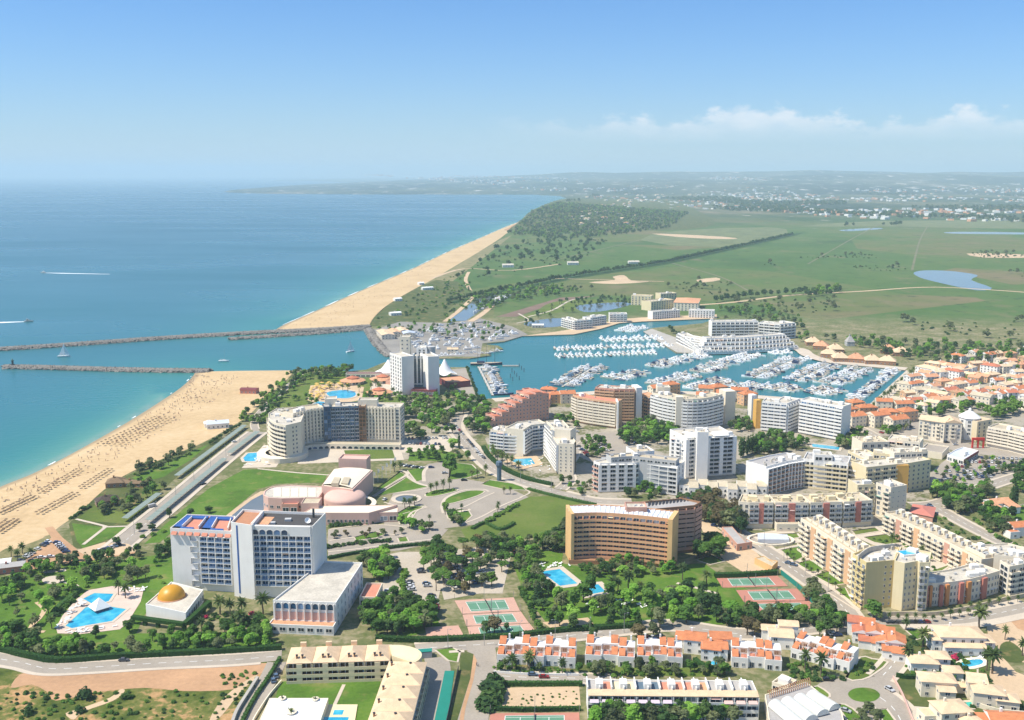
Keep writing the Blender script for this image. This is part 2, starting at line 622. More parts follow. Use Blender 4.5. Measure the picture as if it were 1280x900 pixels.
leafy('leaf_bright', [(.25, (.055, .13, .018)), (.5, (.10, .21, .028)), (.8, (.17, .27, .05))])
leafy('leaf_palm', [(.25, (.025, .045, .016)), (.5, (.05, .08, .026)), (.8, (.10, .12, .045))])
leafy('leaf_brown', [(.25, (.05, .04, .022)), (.5, (.085, .072, .035)), (.8, (.13, .11, .05))])
leafy('hedge', [(.25, (.014, .040, .010)), (.5, (.028, .070, .016)), (.8, (.055, .11, .025))], 1.4)
def grass(name, a, b, c, sc=.03, dry=(.20, .17, .07), dryamt=.35):
 n = N(name)
 f = n.noise(sc, 5)
 g = n.noise(.6, 3)
 k = n.math('ADD', n.math('MULTIPLY', f, .7), n.math('MULTIPLY', g, .3))
 col = n.ramp(k, [(.28, a), (.5, b), (.72, c)])
 d = n.math('MULTIPLY', n.math('SUBTRACT', n.noise(sc * 2.2, 4), .56), 6.0, clamp=True)
 col = n.mix(n.math('MULTIPLY', d, dryamt), col, dry)
 n.bump(g, .4, .5)
 MATS[name] = n.done(col, .9, .15)
grass('lawn', (.045, .098, .012), (.088, .175, .020), (.150, .225, .040), .05, (.25, .215, .08), dryamt=.6)
grass('lawn_dry', (.075, .115, .022), (.115, .165, .030), (.170, .195, .050), .03, dryamt=.6)
grass('scrub', (.045, .070, .020), (.085, .110, .030), (.150, .145, .060), .05, (.34, .23, .11), .8)
grass('dune', (.12, .13, .05), (.22, .20, .09), (.38, .30, .17), .05, (.45, .34, .19), .7)
def wild():
 """overgrown building plot: weeds, scrub and bare orange earth"""
 n = N('wild_plot')
 a = n.noise(.055, 6, None, .62)
 b = n.noise(.35, 4)
 k = n.math('ADD', n.math('MULTIPLY', a, .72), n.math('MULTIPLY', b, .28))
 col = n.ramp(k, [(.36, (.050, .075, .016)), (.46, (.095, .125, .025)), (.53, (.17, .17, .05)), (.57, (.40, .25, .11)), (.66, (.52, .32, .16))])
 n.bump(b, .8, .8)
 MATS['wild_plot'] = n.done(col, .95, .1)
wild()
def plotm():
 """yards between the blocks: worn paving, gravel and thin planting"""
 n = N('yard')
 k = n.math('ADD', n.math('MULTIPLY', n.noise(.035, 5, None, .6), .7), n.math('MULTIPLY', n.noise(.4, 3), .3))
 MATS['yard'] = n.done(n.ramp(k, [(.36, (.08, .11, .035)), (.44, (.15, .15, .07)), (.49, (.34, .30, .235)), (.62, (.42, .37, .295))]), .95, .1)
plotm()
def sand():
 n = N('sand')
 f = n.noise(.02, 4)
 g = n.noise(.22, 4)
 k = n.math('ADD', n.math('MULTIPLY', f, .5), n.math('MULTIPLY', g, .5))
 col = n.ramp(k, [(.3, (.45, .315, .165)), (.5, (.57, .41, .225)), (.7, (.64, .485, .29))])
 zz = n.sepx(n.pos)[2]
 wet = n.math('MULTIPLY', n.math('SUBTRACT', -.62, zz), 4.0, clamp=True)
 col = n.mix(n.math('MULTIPLY', wet, .75), col, (.30, .225, .14))
 n.bump(g, .5, .6)
 MATS['sand'] = n.done(col, .9, .15)
sand()
def land():
 n = N('land')
 x, y, z = n.sepx(n.pos)
 big = n.noise(.0016, 5)
 mid = n.noise(.010, 5)
 yard = n.noise(.045, 5, None, .65)
 fine = n.noise(.09, 4)
 vor = n.sepx(n.voronoi(.0021, n.vec((1, .8, 1))))[0]
 k = n.math('ADD', n.math('ADD', n.math('MULTIPLY', vor, .26), n.math('MULTIPLY', big, .46)), n.math('MULTIPLY', mid, .28))
 field = n.ramp(k, [(.28, (.045, .088, .026)), (.40, (.070, .135, .034)), (.50, (.095, .150, .042)), (.58, (.125, .150, .050)), (.66, (.175, .155, .075)), (.76, (.215, .165, .095))])
 bush = n.math('MULTIPLY', n.math('SUBTRACT', n.noise(.030, 6, None, .72), .55), 7.0, clamp=True)
 field = n.mix(n.math('MULTIPLY', bush, .9), field, (.030, .055, .022))
 bare = n.math('MULTIPLY', n.math('SUBTRACT', n.noise(.013, 6, n.vec((1, .6, 1)), .7), .56), 6.0, clamp=True)
 field = n.mix(n.math('MULTIPLY', bare, .8), field, (.215, .17, .10))
 far = n.math('MULTIPLY', n.math('SUBTRACT', y, 3600.0), .0006, clamp=True)
 wood = n.ramp(n.noise(.0013, 7, n.vec((1, .45, 1)), .70), [(.38, (.022, .042, .020)), (.5, (.05, .078, .035)), (.58, (.12, .125, .065)), (.68, (.24, .20, .13))])
 spk = n.math('MULTIPLY', n.math('SUBTRACT', n.noise(.011, 4, n.vec((1, .4, 1)), .6), .615), 16.0, clamp=True)
 wood = n.mix(n.math('MULTIPLY', spk, n.math('MULTIPLY', n.math('SUBTRACT', n.noise(.0009, 3), .44), 7.0, clamp=True)), wood, (.62, .56, .50))
 field = n.mix(far, field, wood)
 town = n.ramp(n.math('ADD', n.math('MULTIPLY', yard, .55), n.math('MULTIPLY', n.noise(.3, 4), .45)),
                  [(.34, (.095, .125, .040)), (.47, (.15, .16, .065)), (.56, (.26, .23, .13)), (.70, (.36, .31, .21))])
 edge = n.math('ADD', y, n.math('MULTIPLY', x, .10))
 f = n.math('MULTIPLY', n.math('SUBTRACT', edge, 1390.0), .008, clamp=True)
 MATS['land'] = n.done(n.mix(f, town, field), .95, .1)
land()
def hillm():
 n = N('hill_ground')
 k = n.noise(.0007, 7, n.vec((1, .5, 1)), .68)
 col = n.ramp(k, [(.38, (.018, .034, .018)), (.5, (.04, .062, .032)), (.58, (.09, .10, .055)), (.68, (.20, .17, .12))])
 sp = n.math('MULTIPLY', n.math('SUBTRACT', n.noise(.0065, 5, n.vec((1, .35, 1)), .62), .59), 12.0, clamp=True)
 MATS['hill_ground'] = n.done(n.mix(sp, col, (.62, .56, .50)), .95, .1)
hillm()
def sea():
 n = N('sea_water')
 s = n.attr('shallow')
 col = n.ramp(s, [(0.0, (.012, .095, .135)), (.25, (.016, .135, .155)), (.55, (.026, .190, .165)), (.82, (.085, .270, .195)), (1.0, (.27, .34, .24))])
 st = n.noise(.0035, 5, n.vec((.5, 1.3, 1)), .6)
 col = n.mix(n.math('MULTIPLY', n.math('SUBTRACT', st, .5), 1.6, clamp=True), col, (.035, .160, .190))
 n.bump(n.noise(.22, 4, n.vec((.6, 1, 1))), .25, 1.2)
 rg = n.math('MULTIPLY_ADD', n.noise(.0028, 4, n.vec((.4, 1.2, 1))), .30, .14)
 MATS['sea_water'] = n.done(col, rg, .5)
 p = N('pool_water')
 c = p.ramp(p.noise(.22, 4), [(.3, (.02, .26, .46)), (.5, (.03, .38, .56)), (.7, (.10, .50, .64))])
 p.bump(p.noise(2.0, 2), .2, .3)
 MATS['pool_water'] = p.done(c, .08, .5)
 q = N('pond_water')
 MATS['pond_water'] = q.done(q.ramp(q.noise(.03, 4), [(.3, (.11, .135, .14)), (.7, (.17, .19, .19))]), .12, .5)
sea()
# ------------------------------------------------------------------ sea, land, beaches
BEACH_S_WATER = [(-160, 690), (-60, 634), (0, 606), (40, 590), (80, 570), (120, 548), (160, 525), (200, 500), (225, 483), (238, 471), (243, 464)]
BEACH_S_LAND = [(-160, 800), (-60, 726), (0, 694), (55, 672), (75, 658), (100, 640), (128, 614), (160, 592), (200, 575), (250, 555), (290, 533), (312, 518), (330, 500), (345, 486), (362, 471), (366, 463)]
BEACH_N_WATER = [(341, 413), (352, 406), (375, 396), (400, 385), (440, 367), (480, 350), (520, 333), (560, 314), (600, 297), (630, 284), (646, 278)]
BEACH_N_LAND = [(461, 408), (468, 396), (485, 381), (515, 363), (540, 350), (570, 332), (600, 314), (625, 298), (647, 281)]
NEAR_BANK = [(400, 461), (437, 464), (458, 462), (480, 453), (497, 450), (520, 452), (545, 453), (560, 459), (583, 459), (597, 499), (617, 498), (640, 496), (690, 493), (715, 491), (760, 488), (820, 488), (900, 491), (960, 495), (1040, 501), (1084, 508)]
FAR_BANK = [(1133, 463), (1081, 458), (1039, 454), (1011, 446), (997, 437), (952, 435), (893, 441), (872, 442), (845, 441), (804, 414), (815, 410), (878, 404), (896, 398), (869, 399), (802, 402), (774, 404), (751, 411), (717, 418), (653, 420), (630, 427), (603, 430), (623, 432), (629, 436), (607, 441), (614, 444), (587, 448), (550, 448), (500, 446), (488, 444), (480, 438), (464, 416), (460, 411)]
FAR_COAST = [(660, 272), (690, 258), (708, 248), (700, 245), (660, 243), (620, 239.5), (580, 236.5), (540, 234), (500, 231), (460, 229), (400, 226.5), (330, 225.5)]
W2 = lambda L: [tuple(P(*q)[:2]) for q in L]
coast = W2(BEACH_S_LAND) + W2(NEAR_BANK) + W2(FAR_BANK) + W2(BEACH_N_LAND) + W2(FAR_COAST)
land_poly = coast + [(-6000, 46000), (60000, 46000), (60000, -800), (-1200, -800)]
b = MB()
tri = tess(land_poly)
b.faces([(x, y, 0) for x, y in land_poly], tri)
n = len(coast)
b.faces([(x, y, 0) for x, y in coast] + [(x, y, -3) for x, y in coast], [(i, i + 1, n + i + 1, n + i) for i in range(n - 1)], 1)
tag(b.obj('ground', ['land', 'rock']), kind='structure')
def beach(water, inland, nr, name):
 a, c = resample(smooth_line(W2(water), 5), nr), resample(smooth_line(W2(inland), 5), nr)
 rows = [-.25, 0, .04, .1, .25, .45, .7, 1.0]
 zs = [-2.6, -1.05, -.85, -.55, -.2, .02, .10, .06]
 vs, fs = [], []
 for t, z in zip(rows, zs):
  for i in range(nr):
   q = a[i] + (c[i] - a[i]) * t
   vs.append((q[0], q[1], z + .05 * mnoise.noise((q[0] * .05, q[1] * .05, 0)) * (t > .1)))
 for j in range(len(rows) - 1):
  for i in range(nr - 1):
   fs.append((j * nr + i, j * nr + i + 1, (j + 1) * nr + i + 1, (j + 1) * nr + i))
 m = MB()
 m.faces(vs, fs)
 tag(m.obj(name, 'sand', smooth=True), kind='structure')
beach(BEACH_S_WATER, BEACH_S_LAND, 120, 'beach')
beach(BEACH_N_WATER, BEACH_N_LAND, 140, 'beach')
def surf(water, seed):
 """broken white foam where the swell meets the sand"""
 w = resample(smooth_line(W2(water), 6), 420)
 r = random.Random(seed)
 b = MB()
 for off, amp in ((1.0, .5), (-6, .25)):
  p = ribbon_pts(w, -off if seed == 1 else -off)
  d = ribbon_pts(w, -off + 1)
  for i in range(len(w) - 1):
   k = mnoise.noise((i * (.06 if seed == 1 else .11), off, seed)) + .25 * amp - (.32 if seed == 1 else 0)
   if k > .05:
    t = min(2.2, .5 + k * 3.0)
    n0, n1 = (d[i] - p[i]) * t, (d[i + 1] - p[i + 1]) * t
    b.face([(*p[i], -.93), (*p[i + 1], -.93), (*(p[i + 1] + n1), -.93), (*(p[i] + n0), -.93)])
 tag(b.obj('surf', 'foam'), 'broken white surf lines along the %s beach' % ('near' if seed == 1 else 'long northern'), 'surf', kind='stuff')
surf(BEACH_S_WATER[2:], 1)
surf(BEACH_N_WATER, 2)
def make_sea():
 ys = np.concatenate([np.geomspace(420, 3500, 120), np.geomspace(3600, 46000, 60)])
 ts = np.linspace(-1.5, 1.15, 190)
 X = ys[:, None] * ts[None, :]
 Y = np.repeat(ys[:, None], len(ts), 1)
 shore = np.concatenate([resample(W2(BEACH_S_WATER), 120), resample(W2(BEACH_N_WATER), 160), resample(W2(FAR_COAST), 120)])
 D = np.full(X.shape, 1e9)
 for q in shore:
  D = np.minimum(D, np.hypot(X - q[0], Y - q[1]))
 sh = 0.55 * np.exp(-D / 230) + 0.42 * np.exp(-D / 24)
 cl = resample(W2(NEAR_BANK + FAR_BANK), 240)
 D2 = np.full(X.shape, 1e9)
 for q in cl:
  D2 = np.minimum(D2, np.hypot(X - q[0], Y - q[1]))
 sh = np.where(D2 < 170, np.maximum(.34, np.minimum(sh, .55)), sh)
 sh = np.maximum(sh, .30 * np.exp(-np.maximum(0, Y - 900) / 1500))
 nr, nc = X.shape
 me = bpy.data.meshes.new('sea')
 me.vertices.add(nr * nc)
 co = np.stack([X, Y, np.full(X.shape, -1.0)], 2).astype(np.float32)
 me.vertices.foreach_set('co', co.ravel())
 i = np.arange((nr - 1) * nc).reshape(nr - 1, nc)[:, :-1].ravel()
 fs = np.stack([i, i + 1, i + nc + 1, i + nc], 1)
 set_quads(me, fs)
 at = me.attributes.new('shallow', 'FLOAT', 'POINT')
 at.data.foreach_set('value', sh.astype(np.float32).ravel())
 me.materials.append(MATS['sea_water'])
 tag(link('sea', me), kind='structure')
def set_quads(me, fs):
 k = fs.shape[1]
 me.loops.add(fs.size)
 me.loops.foreach_set('vertex_index', fs.astype(np.int32).ravel())
 me.polygons.add(len(fs))
 me.polygons.foreach_set('loop_start', np.arange(0, fs.size, k, dtype=np.int32))
 me.polygons.foreach_set('loop_total', np.full(len(fs), k, dtype=np.int32))
 me.update(calc_edges=True)
make_sea()
def ridge(name, x0, x1, y0, y1, nx, ny, hfun, m):
 b = MB()
 vs = []
 for j in range(ny):
  for i in range(nx):
   x = x0 + (x1 - x0) * i / (nx - 1)
   y = y0 + (y1 - y0) * j / (ny - 1)
   vs.append((x, y, hfun(x, y, i / (nx - 1), j / (ny - 1))))
 b.faces(vs, [(j * nx + i, j * nx + i + 1, (j + 1) * nx + i + 1, (j + 1) * nx + i) for j in range(ny - 1) for i in range(nx - 1)])
 tag(b.obj(name, m, smooth=True), kind='structure')
def hh(x, y, u, v):
 q = mnoise.fractal((x * .00025, y * .00020, 3.1), 1.0, 2.0, 5)
 return -6 + v ** .8 * min(1, max(0, u * 6 - .1)) * (150 + 95 * q + 110 * v) * (1 if v < .97 else .2)
ridge('hills', -4200, 26000, 9500, 19500, 130, 50, hh, 'hill_ground')
# the wooded headland with its ochre cliff beyond the long beach
cl = W2([(628, 288), (646, 279), (660, 272), (690, 258), (707, 249)])
CLF = resample(smooth_line(cl, 6), 60)
def headland():
 b = MB()
 vs, nx = [], 8
 for i, p in enumerate(CLF):
  t = i / 59
  h = (6 + 30 * math.sin(math.pi * min(1, t * 1.08 + .02)) ** .6) * min(1, t * 5) + 5 * min(1, t * 5) * mnoise.noise((p[0] * .01, p[1] * .01, 0))
  for k, (dx, hz) in enumerate(((-4, -2), (4, .25), (12, .55), (18, 1.0), (60, 1.0), (250, .75), (600, .35), (1000, -.2))):
   w = 6 * mnoise.noise((p[0] * .02 + k, p[1] * .02, 3)) if 0 < k < 4 else 0
   vs.append((p[0] + dx + w, p[1], h * hz - (2 if k in (0, 7) else 0)))
 nf = [(i * nx + k, i * nx + k + 1, (i + 1) * nx + k + 1, (i + 1) * nx + k) for i in range(59) for k in range(nx - 1)]
 b.faces(vs, nf)
 b.mi = [1 if (f[0] % nx) < 3 else 0 for f in nf]
 mat('cliff', (.42, .24, .13), .95, .35, .02, .12)
 o = b.obj('headland', ['scrub', 'cliff'])
 tag(o, kind='structure')
headland()
def headz(x, y):
 """height of the headland at a place"""
 i = int(np.argmin(np.abs(CLF[:, 1] - y)))
 if not CLF[0, 1] < y < CLF[-1, 1]:
  return 0.0
 t = i / 59
 h = (6 + 30 * math.sin(math.pi * min(1, t * 1.08 + .02)) ** .6) * min(1, t * 5)
 return max(0.0, h * float(np.interp(x - CLF[i, 0], (4, 18, 60, 250, 600, 1000), (.25, 1, 1, .75, .35, -.2))))
# ------------------------------------------------------------------ lawns, earth, water on land
G = sheet
G('lawn', [(-40, 735), (0, 722), (60, 707), (110, 697), (160, 700), (216, 690), (217, 742), (186, 758), (170, 792), (300, 790), (345, 800), (345, 809), (200, 818), (70, 822), (20, 812), (-40, 806)], 'lawn')
G('lawn', [(180, 680), (215, 648), (262, 610), (305, 587), (331, 586), (372, 591), (410, 592), (404, 603), (345, 605), (322, 612), (288, 640), (286, 648), (212, 668), (200, 678)], 'lawn')
G('dune_ground', [(86, 655), (104, 636), (130, 612), (160, 594), (200, 575), (252, 555), (280, 542), (268, 562), (228, 590), (160, 652), (150, 676), (120, 690), (92, 684)], 'scrub', .03)
G('lawn', [(95, 650), (118, 632), (150, 640), (168, 632), (182, 610), (207, 602), (192, 622), (160, 655)], 'lawn_dry')
G('lawn', [(90, 654), (128, 659), (160, 658), (140, 672), (104, 686), (96, 676)], 'lawn')
G('lawn', [(165, 597), (205, 580), (250, 560), (262, 555), (238, 575), (205, 596), (175, 604)], 'lawn')
G('dune_ground', [(0, 690), (40, 667), (58, 664), (64, 675), (40, 690), (10, 700), (-20, 712)], 'dune', .03)
G('car_park', [(20, 708), (45, 690), (64, 672), (56, 660), (66, 658), (78, 672), (98, 688), (150, 686), (160, 682), (178, 690), (120, 700), (70, 706), (30, 714)], 'earth_orange', .07)
G('car_park', [(95, 688), (130, 678), (160, 680), (175, 688), (150, 694), (110, 696)], 'earth_pale', .09)
G('lawn', [(412, 657), (430, 656), (470, 649), (508, 651), (516, 644), (512, 640), (495, 645), (415, 650)], 'lawn', .09)
G('lawn', [(466, 621), (508, 596), (522, 604), (538, 608), (520, 612), (497, 616)], 'lawn', .10)
G('lawn', [(509, 588), (531, 583), (529, 600), (520, 602)], 'lawn', .10)
G('lawn', [(470, 612), (500, 590), (507, 594), (476, 613)], 'lawn', .10)
G('lawn', [(556, 629), (560, 622), (583, 614), (605, 614), (597, 620), (567, 629)], 'lawn', .17, 4)
G('lawn', [(561, 600), (565, 578), (590, 581), (602, 592), (583, 598)], 'lawn', .10)
G('lawn', [(510, 576), (513, 565), (548, 562), (574, 568), (565, 577), (540, 576)], 'lawn', .06)
G('lawn', [(602, 606), (612, 600), (650, 606), (658, 613), (630, 612)], 'lawn', .17)
G('lawn', [(576, 662), (610, 650), (640, 630), (662, 621), (694, 620), (728, 627), (712, 638), (712, 655), (682, 672), (640, 674), (584, 676)], 'lawn_dry', .06)
G('lawn', [(495, 643), (512, 633), (532, 632), (520, 640), (512, 652), (500, 656)], 'lawn', .12)
G('lawn', [(556, 637), (585, 637), (590, 645), (578, 656), (560, 648)], 'lawn', .12)
G('lawn', [(443, 672), (470, 665), (482, 668), (470, 673), (445, 676)], 'lawn', .17)
G('lawn', [(497, 673), (508, 671), (511, 677), (499, 678)], 'lawn', .17)
G('lawn', [(640, 702), (672, 686), (704, 692), (702, 704), (760, 716), (840, 708), (880, 704), (905, 722), (1000, 770), (980, 778), (860, 782), (760, 786), (690, 788), (655, 742)], 'lawn', .05)
G('lawn', [(870, 700), (890, 694), (906, 702), (888, 706)], 'lawn', .12)
G('play_area', [(678, 778), (735, 772), (742, 780), (720, 784), (688, 785)], 'earth_pale', .09)
G('lawn', [(500, 780), (530, 775), (545, 772), (552, 784), (530, 792), (505, 796)], 'lawn', .06)
G('plot', [(531, 784), (573, 782), (581, 797), (534, 799)], 'clay_pale', .09)
G('waste_plot', [(-60, 834), (20, 836), (40, 841), (200, 835), (346, 826), (330, 860), (296, 900), (292, 960), (-60, 960)], 'wild_plot', .03)
G('cleared_earth', [(24, 844), (42, 841), (120, 838), (200, 836), (338, 829), (310, 850), (290, 862), (230, 864), (180, 860), (118, 866), (70, 876), (60, 866), (40, 856), (14, 860)], 'earth_orange', .06, 3)
G('dirt_path', [(312, 848), (322, 846), (300, 866), (276, 896), (262, 900), (280, 872)], 'earth_pale', .09, 3)
G('dirt_path', [(150, 862), (138, 872), (100, 886), (82, 892), (92, 900), (104, 890), (142, 876), (156, 864)], 'earth_pale', .09, 3)
G('lawn', [(350, 852), (440, 851), (476, 852), (464, 900), (452, 925), (330, 925)], 'lawn', .06)
G('lawn', [(543, 812), (566, 810), (575, 815), (572, 828), (560, 826)], 'lawn', .12)
G('verge', [(576, 812), (592, 818), (588, 848), (572, 900), (568, 930), (556, 930), (562, 900), (574, 850)], 'scrub', .12)
G('earth_verge', [(592, 818), (596, 826), (592, 850), (582, 885), (576, 925), (570, 925), (576, 890), (588, 848)], 'earth_orange', .13)
G('waste_plot', [(620, 860), (724, 858), (726, 886), (618, 886)], 'earth_pale', .06)
G('garden', [(614, 832), (640, 833), (720, 838), (768, 840), (772, 826), (700, 822), (616, 822)], 'scrub', .06)
G('garden', [(735, 842), (860, 846), (910, 846), (900, 830), (862, 826), (740, 828)], 'lawn_dry', .06)
G('lawn', [(1058, 848), (1075, 822), (1090, 824), (1110, 828), (1094, 842), (1078, 850)], 'lawn_dry', .17, 2)
G('lawn', [(1016, 862), (1022, 858), (1037, 868), (1034, 873), (1020, 868)], 'lawn', .17, 2)
G('lawn', [(1048, 884), (1056, 881), (1076, 895), (1090, 925), (1070, 925), (1058, 900)], 'lawn', .17, 2)
G('lawn', [(1092, 889), (1108, 886), (1122, 905), (1110, 925)], 'lawn', .17)
G('plot', [(1068, 905), (1140, 830), (1148, 822), (1290, 850), (1290, 960), (1060, 960)], 'asphalt', .02)
G('garden', [(1130, 800), (1160, 786), (1236, 790), (1240, 830), (1250, 860), (1290, 870), (1290, 960), (1140, 960), (1130, 880), (1112, 852)], 'scrub', .04)
G('lawn', [(1132, 788), (1160, 786), (1160, 795), (1146, 800)], 'lawn', .10)
G('lawn', [(1195, 837), (1222, 836), (1222, 855), (1193, 860)], 'lawn_dry', .10)
G('earth_road', [(1232, 776), (1262, 772), (1290, 768), (1290, 830), (1278, 828), (1262, 800), (1252, 820), (1270, 840), (1290, 848), (1290, 880), (1262, 870), (1236, 850), (1240, 820)], 'earth_pale', .07)
G('verge', [(1251, 806), (1262, 802), (1276, 812), (1280, 826), (1262, 828), (1250, 818)], 'scrub', .11, 3)
G('cleared_earth', [(1262, 775), (1290, 770), (1290, 792), (1272, 786)], 'earth_orange', .11)
G('yard', [(606, 548), (640, 520), (720, 503), (830, 505), (950, 512), (1060, 525), (1110, 540), (1165, 592), (1160, 640), (1060, 668), (925, 662), (880, 640), (760, 626), (690, 606), (620, 578)], 'yard', .015)
G('yard', [(500, 500), (606, 500), (604, 545), (560, 570), (500, 575)], 'yard', .016)
G('yard', [(1100, 515), (1150, 480), (1300, 440), (1300, 580), (1200, 575), (1120, 545)], 'yard', .017)
# apartment courtyard
G('courtyard', [(1062, 668), (1096, 658), (1200, 700), (1235, 712), (1160, 732), (1110, 690)], 'paving', .06)
for q in ([(1065, 664), (1094, 660), (1100, 664), (1070, 669)], [(1080, 672), (1108, 668), (1130, 678), (1108, 681), (1092, 678)], [(1132, 684), (1138, 682), (1168, 698), (1160, 702), (1164, 714), (1180, 708), (1190, 706), (1172, 718), (1162, 716)]):
 G('lawn', q, 'lawn_dry', .10)
for q in ([(976, 688), (1000, 683), (1004, 697), (992, 702)], [(996, 705), (1012, 700), (1034, 712), (1014, 715)], [(1018, 720), (1036, 714), (1058, 724), (1058, 730), (1040, 732)], [(1034, 740), (1056, 734), (1062, 745), (1075, 762), (1072, 764)]):
 G('lawn', q, 'lawn', .10)
G('paved_court', [(955, 690), (1000, 680), (1075, 765), (1066, 770), (1040, 750)], 'paving', .045)
G('paved_court', [(934, 668), (990, 660), (1000, 678), (964, 684)], 'paving', .045)
G('lawn', [(972, 668), (996, 667), (1000, 672), (985, 674)], 'lawn', .10)
# back of the tan hotel: service yard
G('service_yard', [(873, 652), (884, 650), (906, 668), (945, 690), (968, 716), (930, 716), (905, 700), (884, 676)], 'earth_pale', .05)
# forecourts and parking around the middle hotels
G('car_park', [(498, 548), (560, 545), (576, 556), (560, 566), (500, 566)], 'paving', .045)
G('forecourt', [(480, 640), (500, 600), (536, 580), (560, 576), (566, 596), (612, 604), (640, 612), (662, 622), (640, 634), (600, 655), (560, 660), (505, 672), (480, 660)], 'asphalt', .045)
G('forecourt', [(410, 662), (470, 656), (525, 656), (560, 662), (545, 678), (500, 688), (410, 696)], 'asphalt', .047)
G('car_park', [(455, 700), (500, 690), (540, 690), (555, 720), (545, 760), (540, 772), (510, 770), (470, 768), (480, 720)], 'gravel', .05)
G('car_park', [(540, 690), (600, 684), (640, 690), (628, 742), (600, 742), (555, 750)], 'gravel', .052)
G('car_park', [(712, 546), (760, 540), (800, 545), (790, 560), (760, 575), (740, 578), (722, 570)], 'asphalt', .05)
G('hotel_terrace', [(378, 556), (500, 558), (505, 575), (420, 578), (372, 580)], 'paving', .045)
G('court', [(430, 563), (490, 561), (494, 573), (434, 575)], 'lawn_dry', .09)
G('pool_terrace', [(302, 585), (330, 556), (342, 558), (352, 574), (345, 584)], 'paving', .06)
G('hotel_garden', [(370, 466), (440, 466), (500, 470), (500, 505), (400, 512), (345, 525), (320, 530), (330, 505)], 'lawn_dry', .05)
G('pool_terrace', [(388, 482), (430, 478), (455, 484), (452, 500), (405, 508), (384, 500)], 'earth_pale', .07)
G('plaza', [(466, 470), (502, 460), (512, 492), (480, 498), (462, 490)], 'paving', .065)
G('promenade', [(562, 462), (582, 460), (596, 498), (578, 500), (566, 475)], 'asphalt', .06)
# right-hand town
G('car_park', [(1164, 590), (1184, 573), (1225, 572), (1280, 578), (1290, 586), (1240, 602), (1215, 612), (1164, 610)], 'asphalt', .05)
G('car_park', [(1095, 540), (1145, 525), (1200, 553), (1240, 560), (1290, 566), (1290, 574), (1200, 566), (1150, 548), (1110, 546)], 'asphalt', .045)
G('lawn', [(1176, 606), (1200, 608), (1214, 614), (1196, 616)], 'lawn_dry', .09)
G('lawn', [(1185, 626), (1202, 622), (1215, 640), (1196, 640)], 'lawn', .09)
G('lawn', [(1255, 640), (1280, 630), (1290, 660), (1270, 672), (1262, 655)], 'lawn', .09)
G('promenade', [(1084, 508), (1133, 463), (1145, 466), (1098, 512)], 'paving', .05)
G('promenade', [(804, 414.5), (815, 411), (845, 422), (868, 434), (872, 441.5), (846, 440.5)], 'concrete', .06)
strip('promenade', smooth_line(W2([(868, 443), (893, 440), (952, 434), (997, 436), (1011, 444), (1039, 452), (1081, 456), (1133, 461)]), 4), 'paving', 16, .07)
strip('promenade', smooth_line(W2([(617, 500), (690, 495), (760, 490), (820, 490), (900, 493), (960, 497), (1040, 503), (1084, 510)]), 4), 'paving', 14, .07)
# boatyard, resort and the fields beyond the marina
G('boatyard', [(462, 414), (500, 402), (560, 404), (600, 398), (640, 408), (660, 418), (632, 426), (603, 429), (600, 446), (500, 445), (482, 438)], 'boatyard', .05)
G('canal', [(558, 402), (576, 390), (596, 372), (612, 368), (622, 368), (612, 378), (596, 392), (582, 401)], 'pond_water', .10)
path([(556, 402), (574, 388), (592, 371)], 7, 'earth_pale', 4)
path([(588, 402), (606, 390), (626, 370)], 9, 'earth_pale', 4)
G('lawn', [(648, 398), (668, 390), (690, 378), (730, 374), (772, 376), (800, 377), (760, 384), (722, 388), (690, 392)], 'lawn_dry', .07, 3)
G('ploughed_strip', [(620, 396), (660, 384), (700, 372), (745, 370), (700, 378), (668, 388), (645, 396)], 'soil', .06)
G('pond', [(722, 382), (770, 378), (790, 380), (760, 388), (730, 390)], 'pond_water', .11, 3)
G('pond', [(655, 404), (690, 398), (712, 400), (700, 408), (668, 409)], 'pond_water', .11, 3)
G('waterfront', [(653, 420), (700, 414), (745, 406), (774, 399), (800, 397), (896, 393), (896, 398), (802, 402), (774, 404), (751, 411), (717, 418)], 'earth_pale', .08)
G('beach_scrub', [(461, 408), (468, 396), (485, 381), (515, 363), (545, 350), (572, 352), (582, 362), (576, 372), (560, 388), (556, 402), (520, 404)], 'scrub', .05)
G('dune_ground', [(470, 394), (515, 364), (545, 348), (600, 314), (625, 300), (640, 294), (610, 318), (560, 356), (520, 378), (490, 396)], 'dune', .03)
G('lake', [(1142, 341), (1156, 338), (1190, 339), (1222, 344), (1214, 350), (1240, 360), (1222, 363), (1190, 357), (1160, 350), (1148, 346)], 'pond_water', .12, 3)
G('lake', [(1180, 290.5), (1200, 289.8), (1240, 290), (1290, 291), (1290, 293), (1230, 292.6), (1190, 292)], 'pond_water', .12, 3)
G('lake', [(1050, 287.5), (1090, 285), (1104, 286), (1064, 289)], 'pond_water', .12, 3)
G('cleared_earth', [(736, 353), (768, 350), (766, 346), (780, 344), (790, 351), (812, 352), (770, 355)], 'earth_pale', .08, 3)
G('cleared_earth', [(870, 350), (895, 347), (900, 350), (880, 353)], 'earth_pale', .08, 2)
G('cleared_earth', [(1208, 317), (1250, 317), (1290, 319), (1290, 322), (1230, 322)], 'earth_pale', .08, 2)
mat('field_b', (.15, .17, .07), .95, .5, .02, .12, c2=(.07, .10, .04))
mat('field_d', (.17, .16, .085), .95, .5, .02, .12, c2=(.07, .10, .04))
for q, m_ in (([(800, 300), (850, 288), (960, 284), (985, 291), (900, 309)], 'field_b'), ([(1000, 283), (1100, 276), (1290, 276), (1290, 286), (1120, 283)], 'field_b')):
 G('field', q, m_, .025, 2)
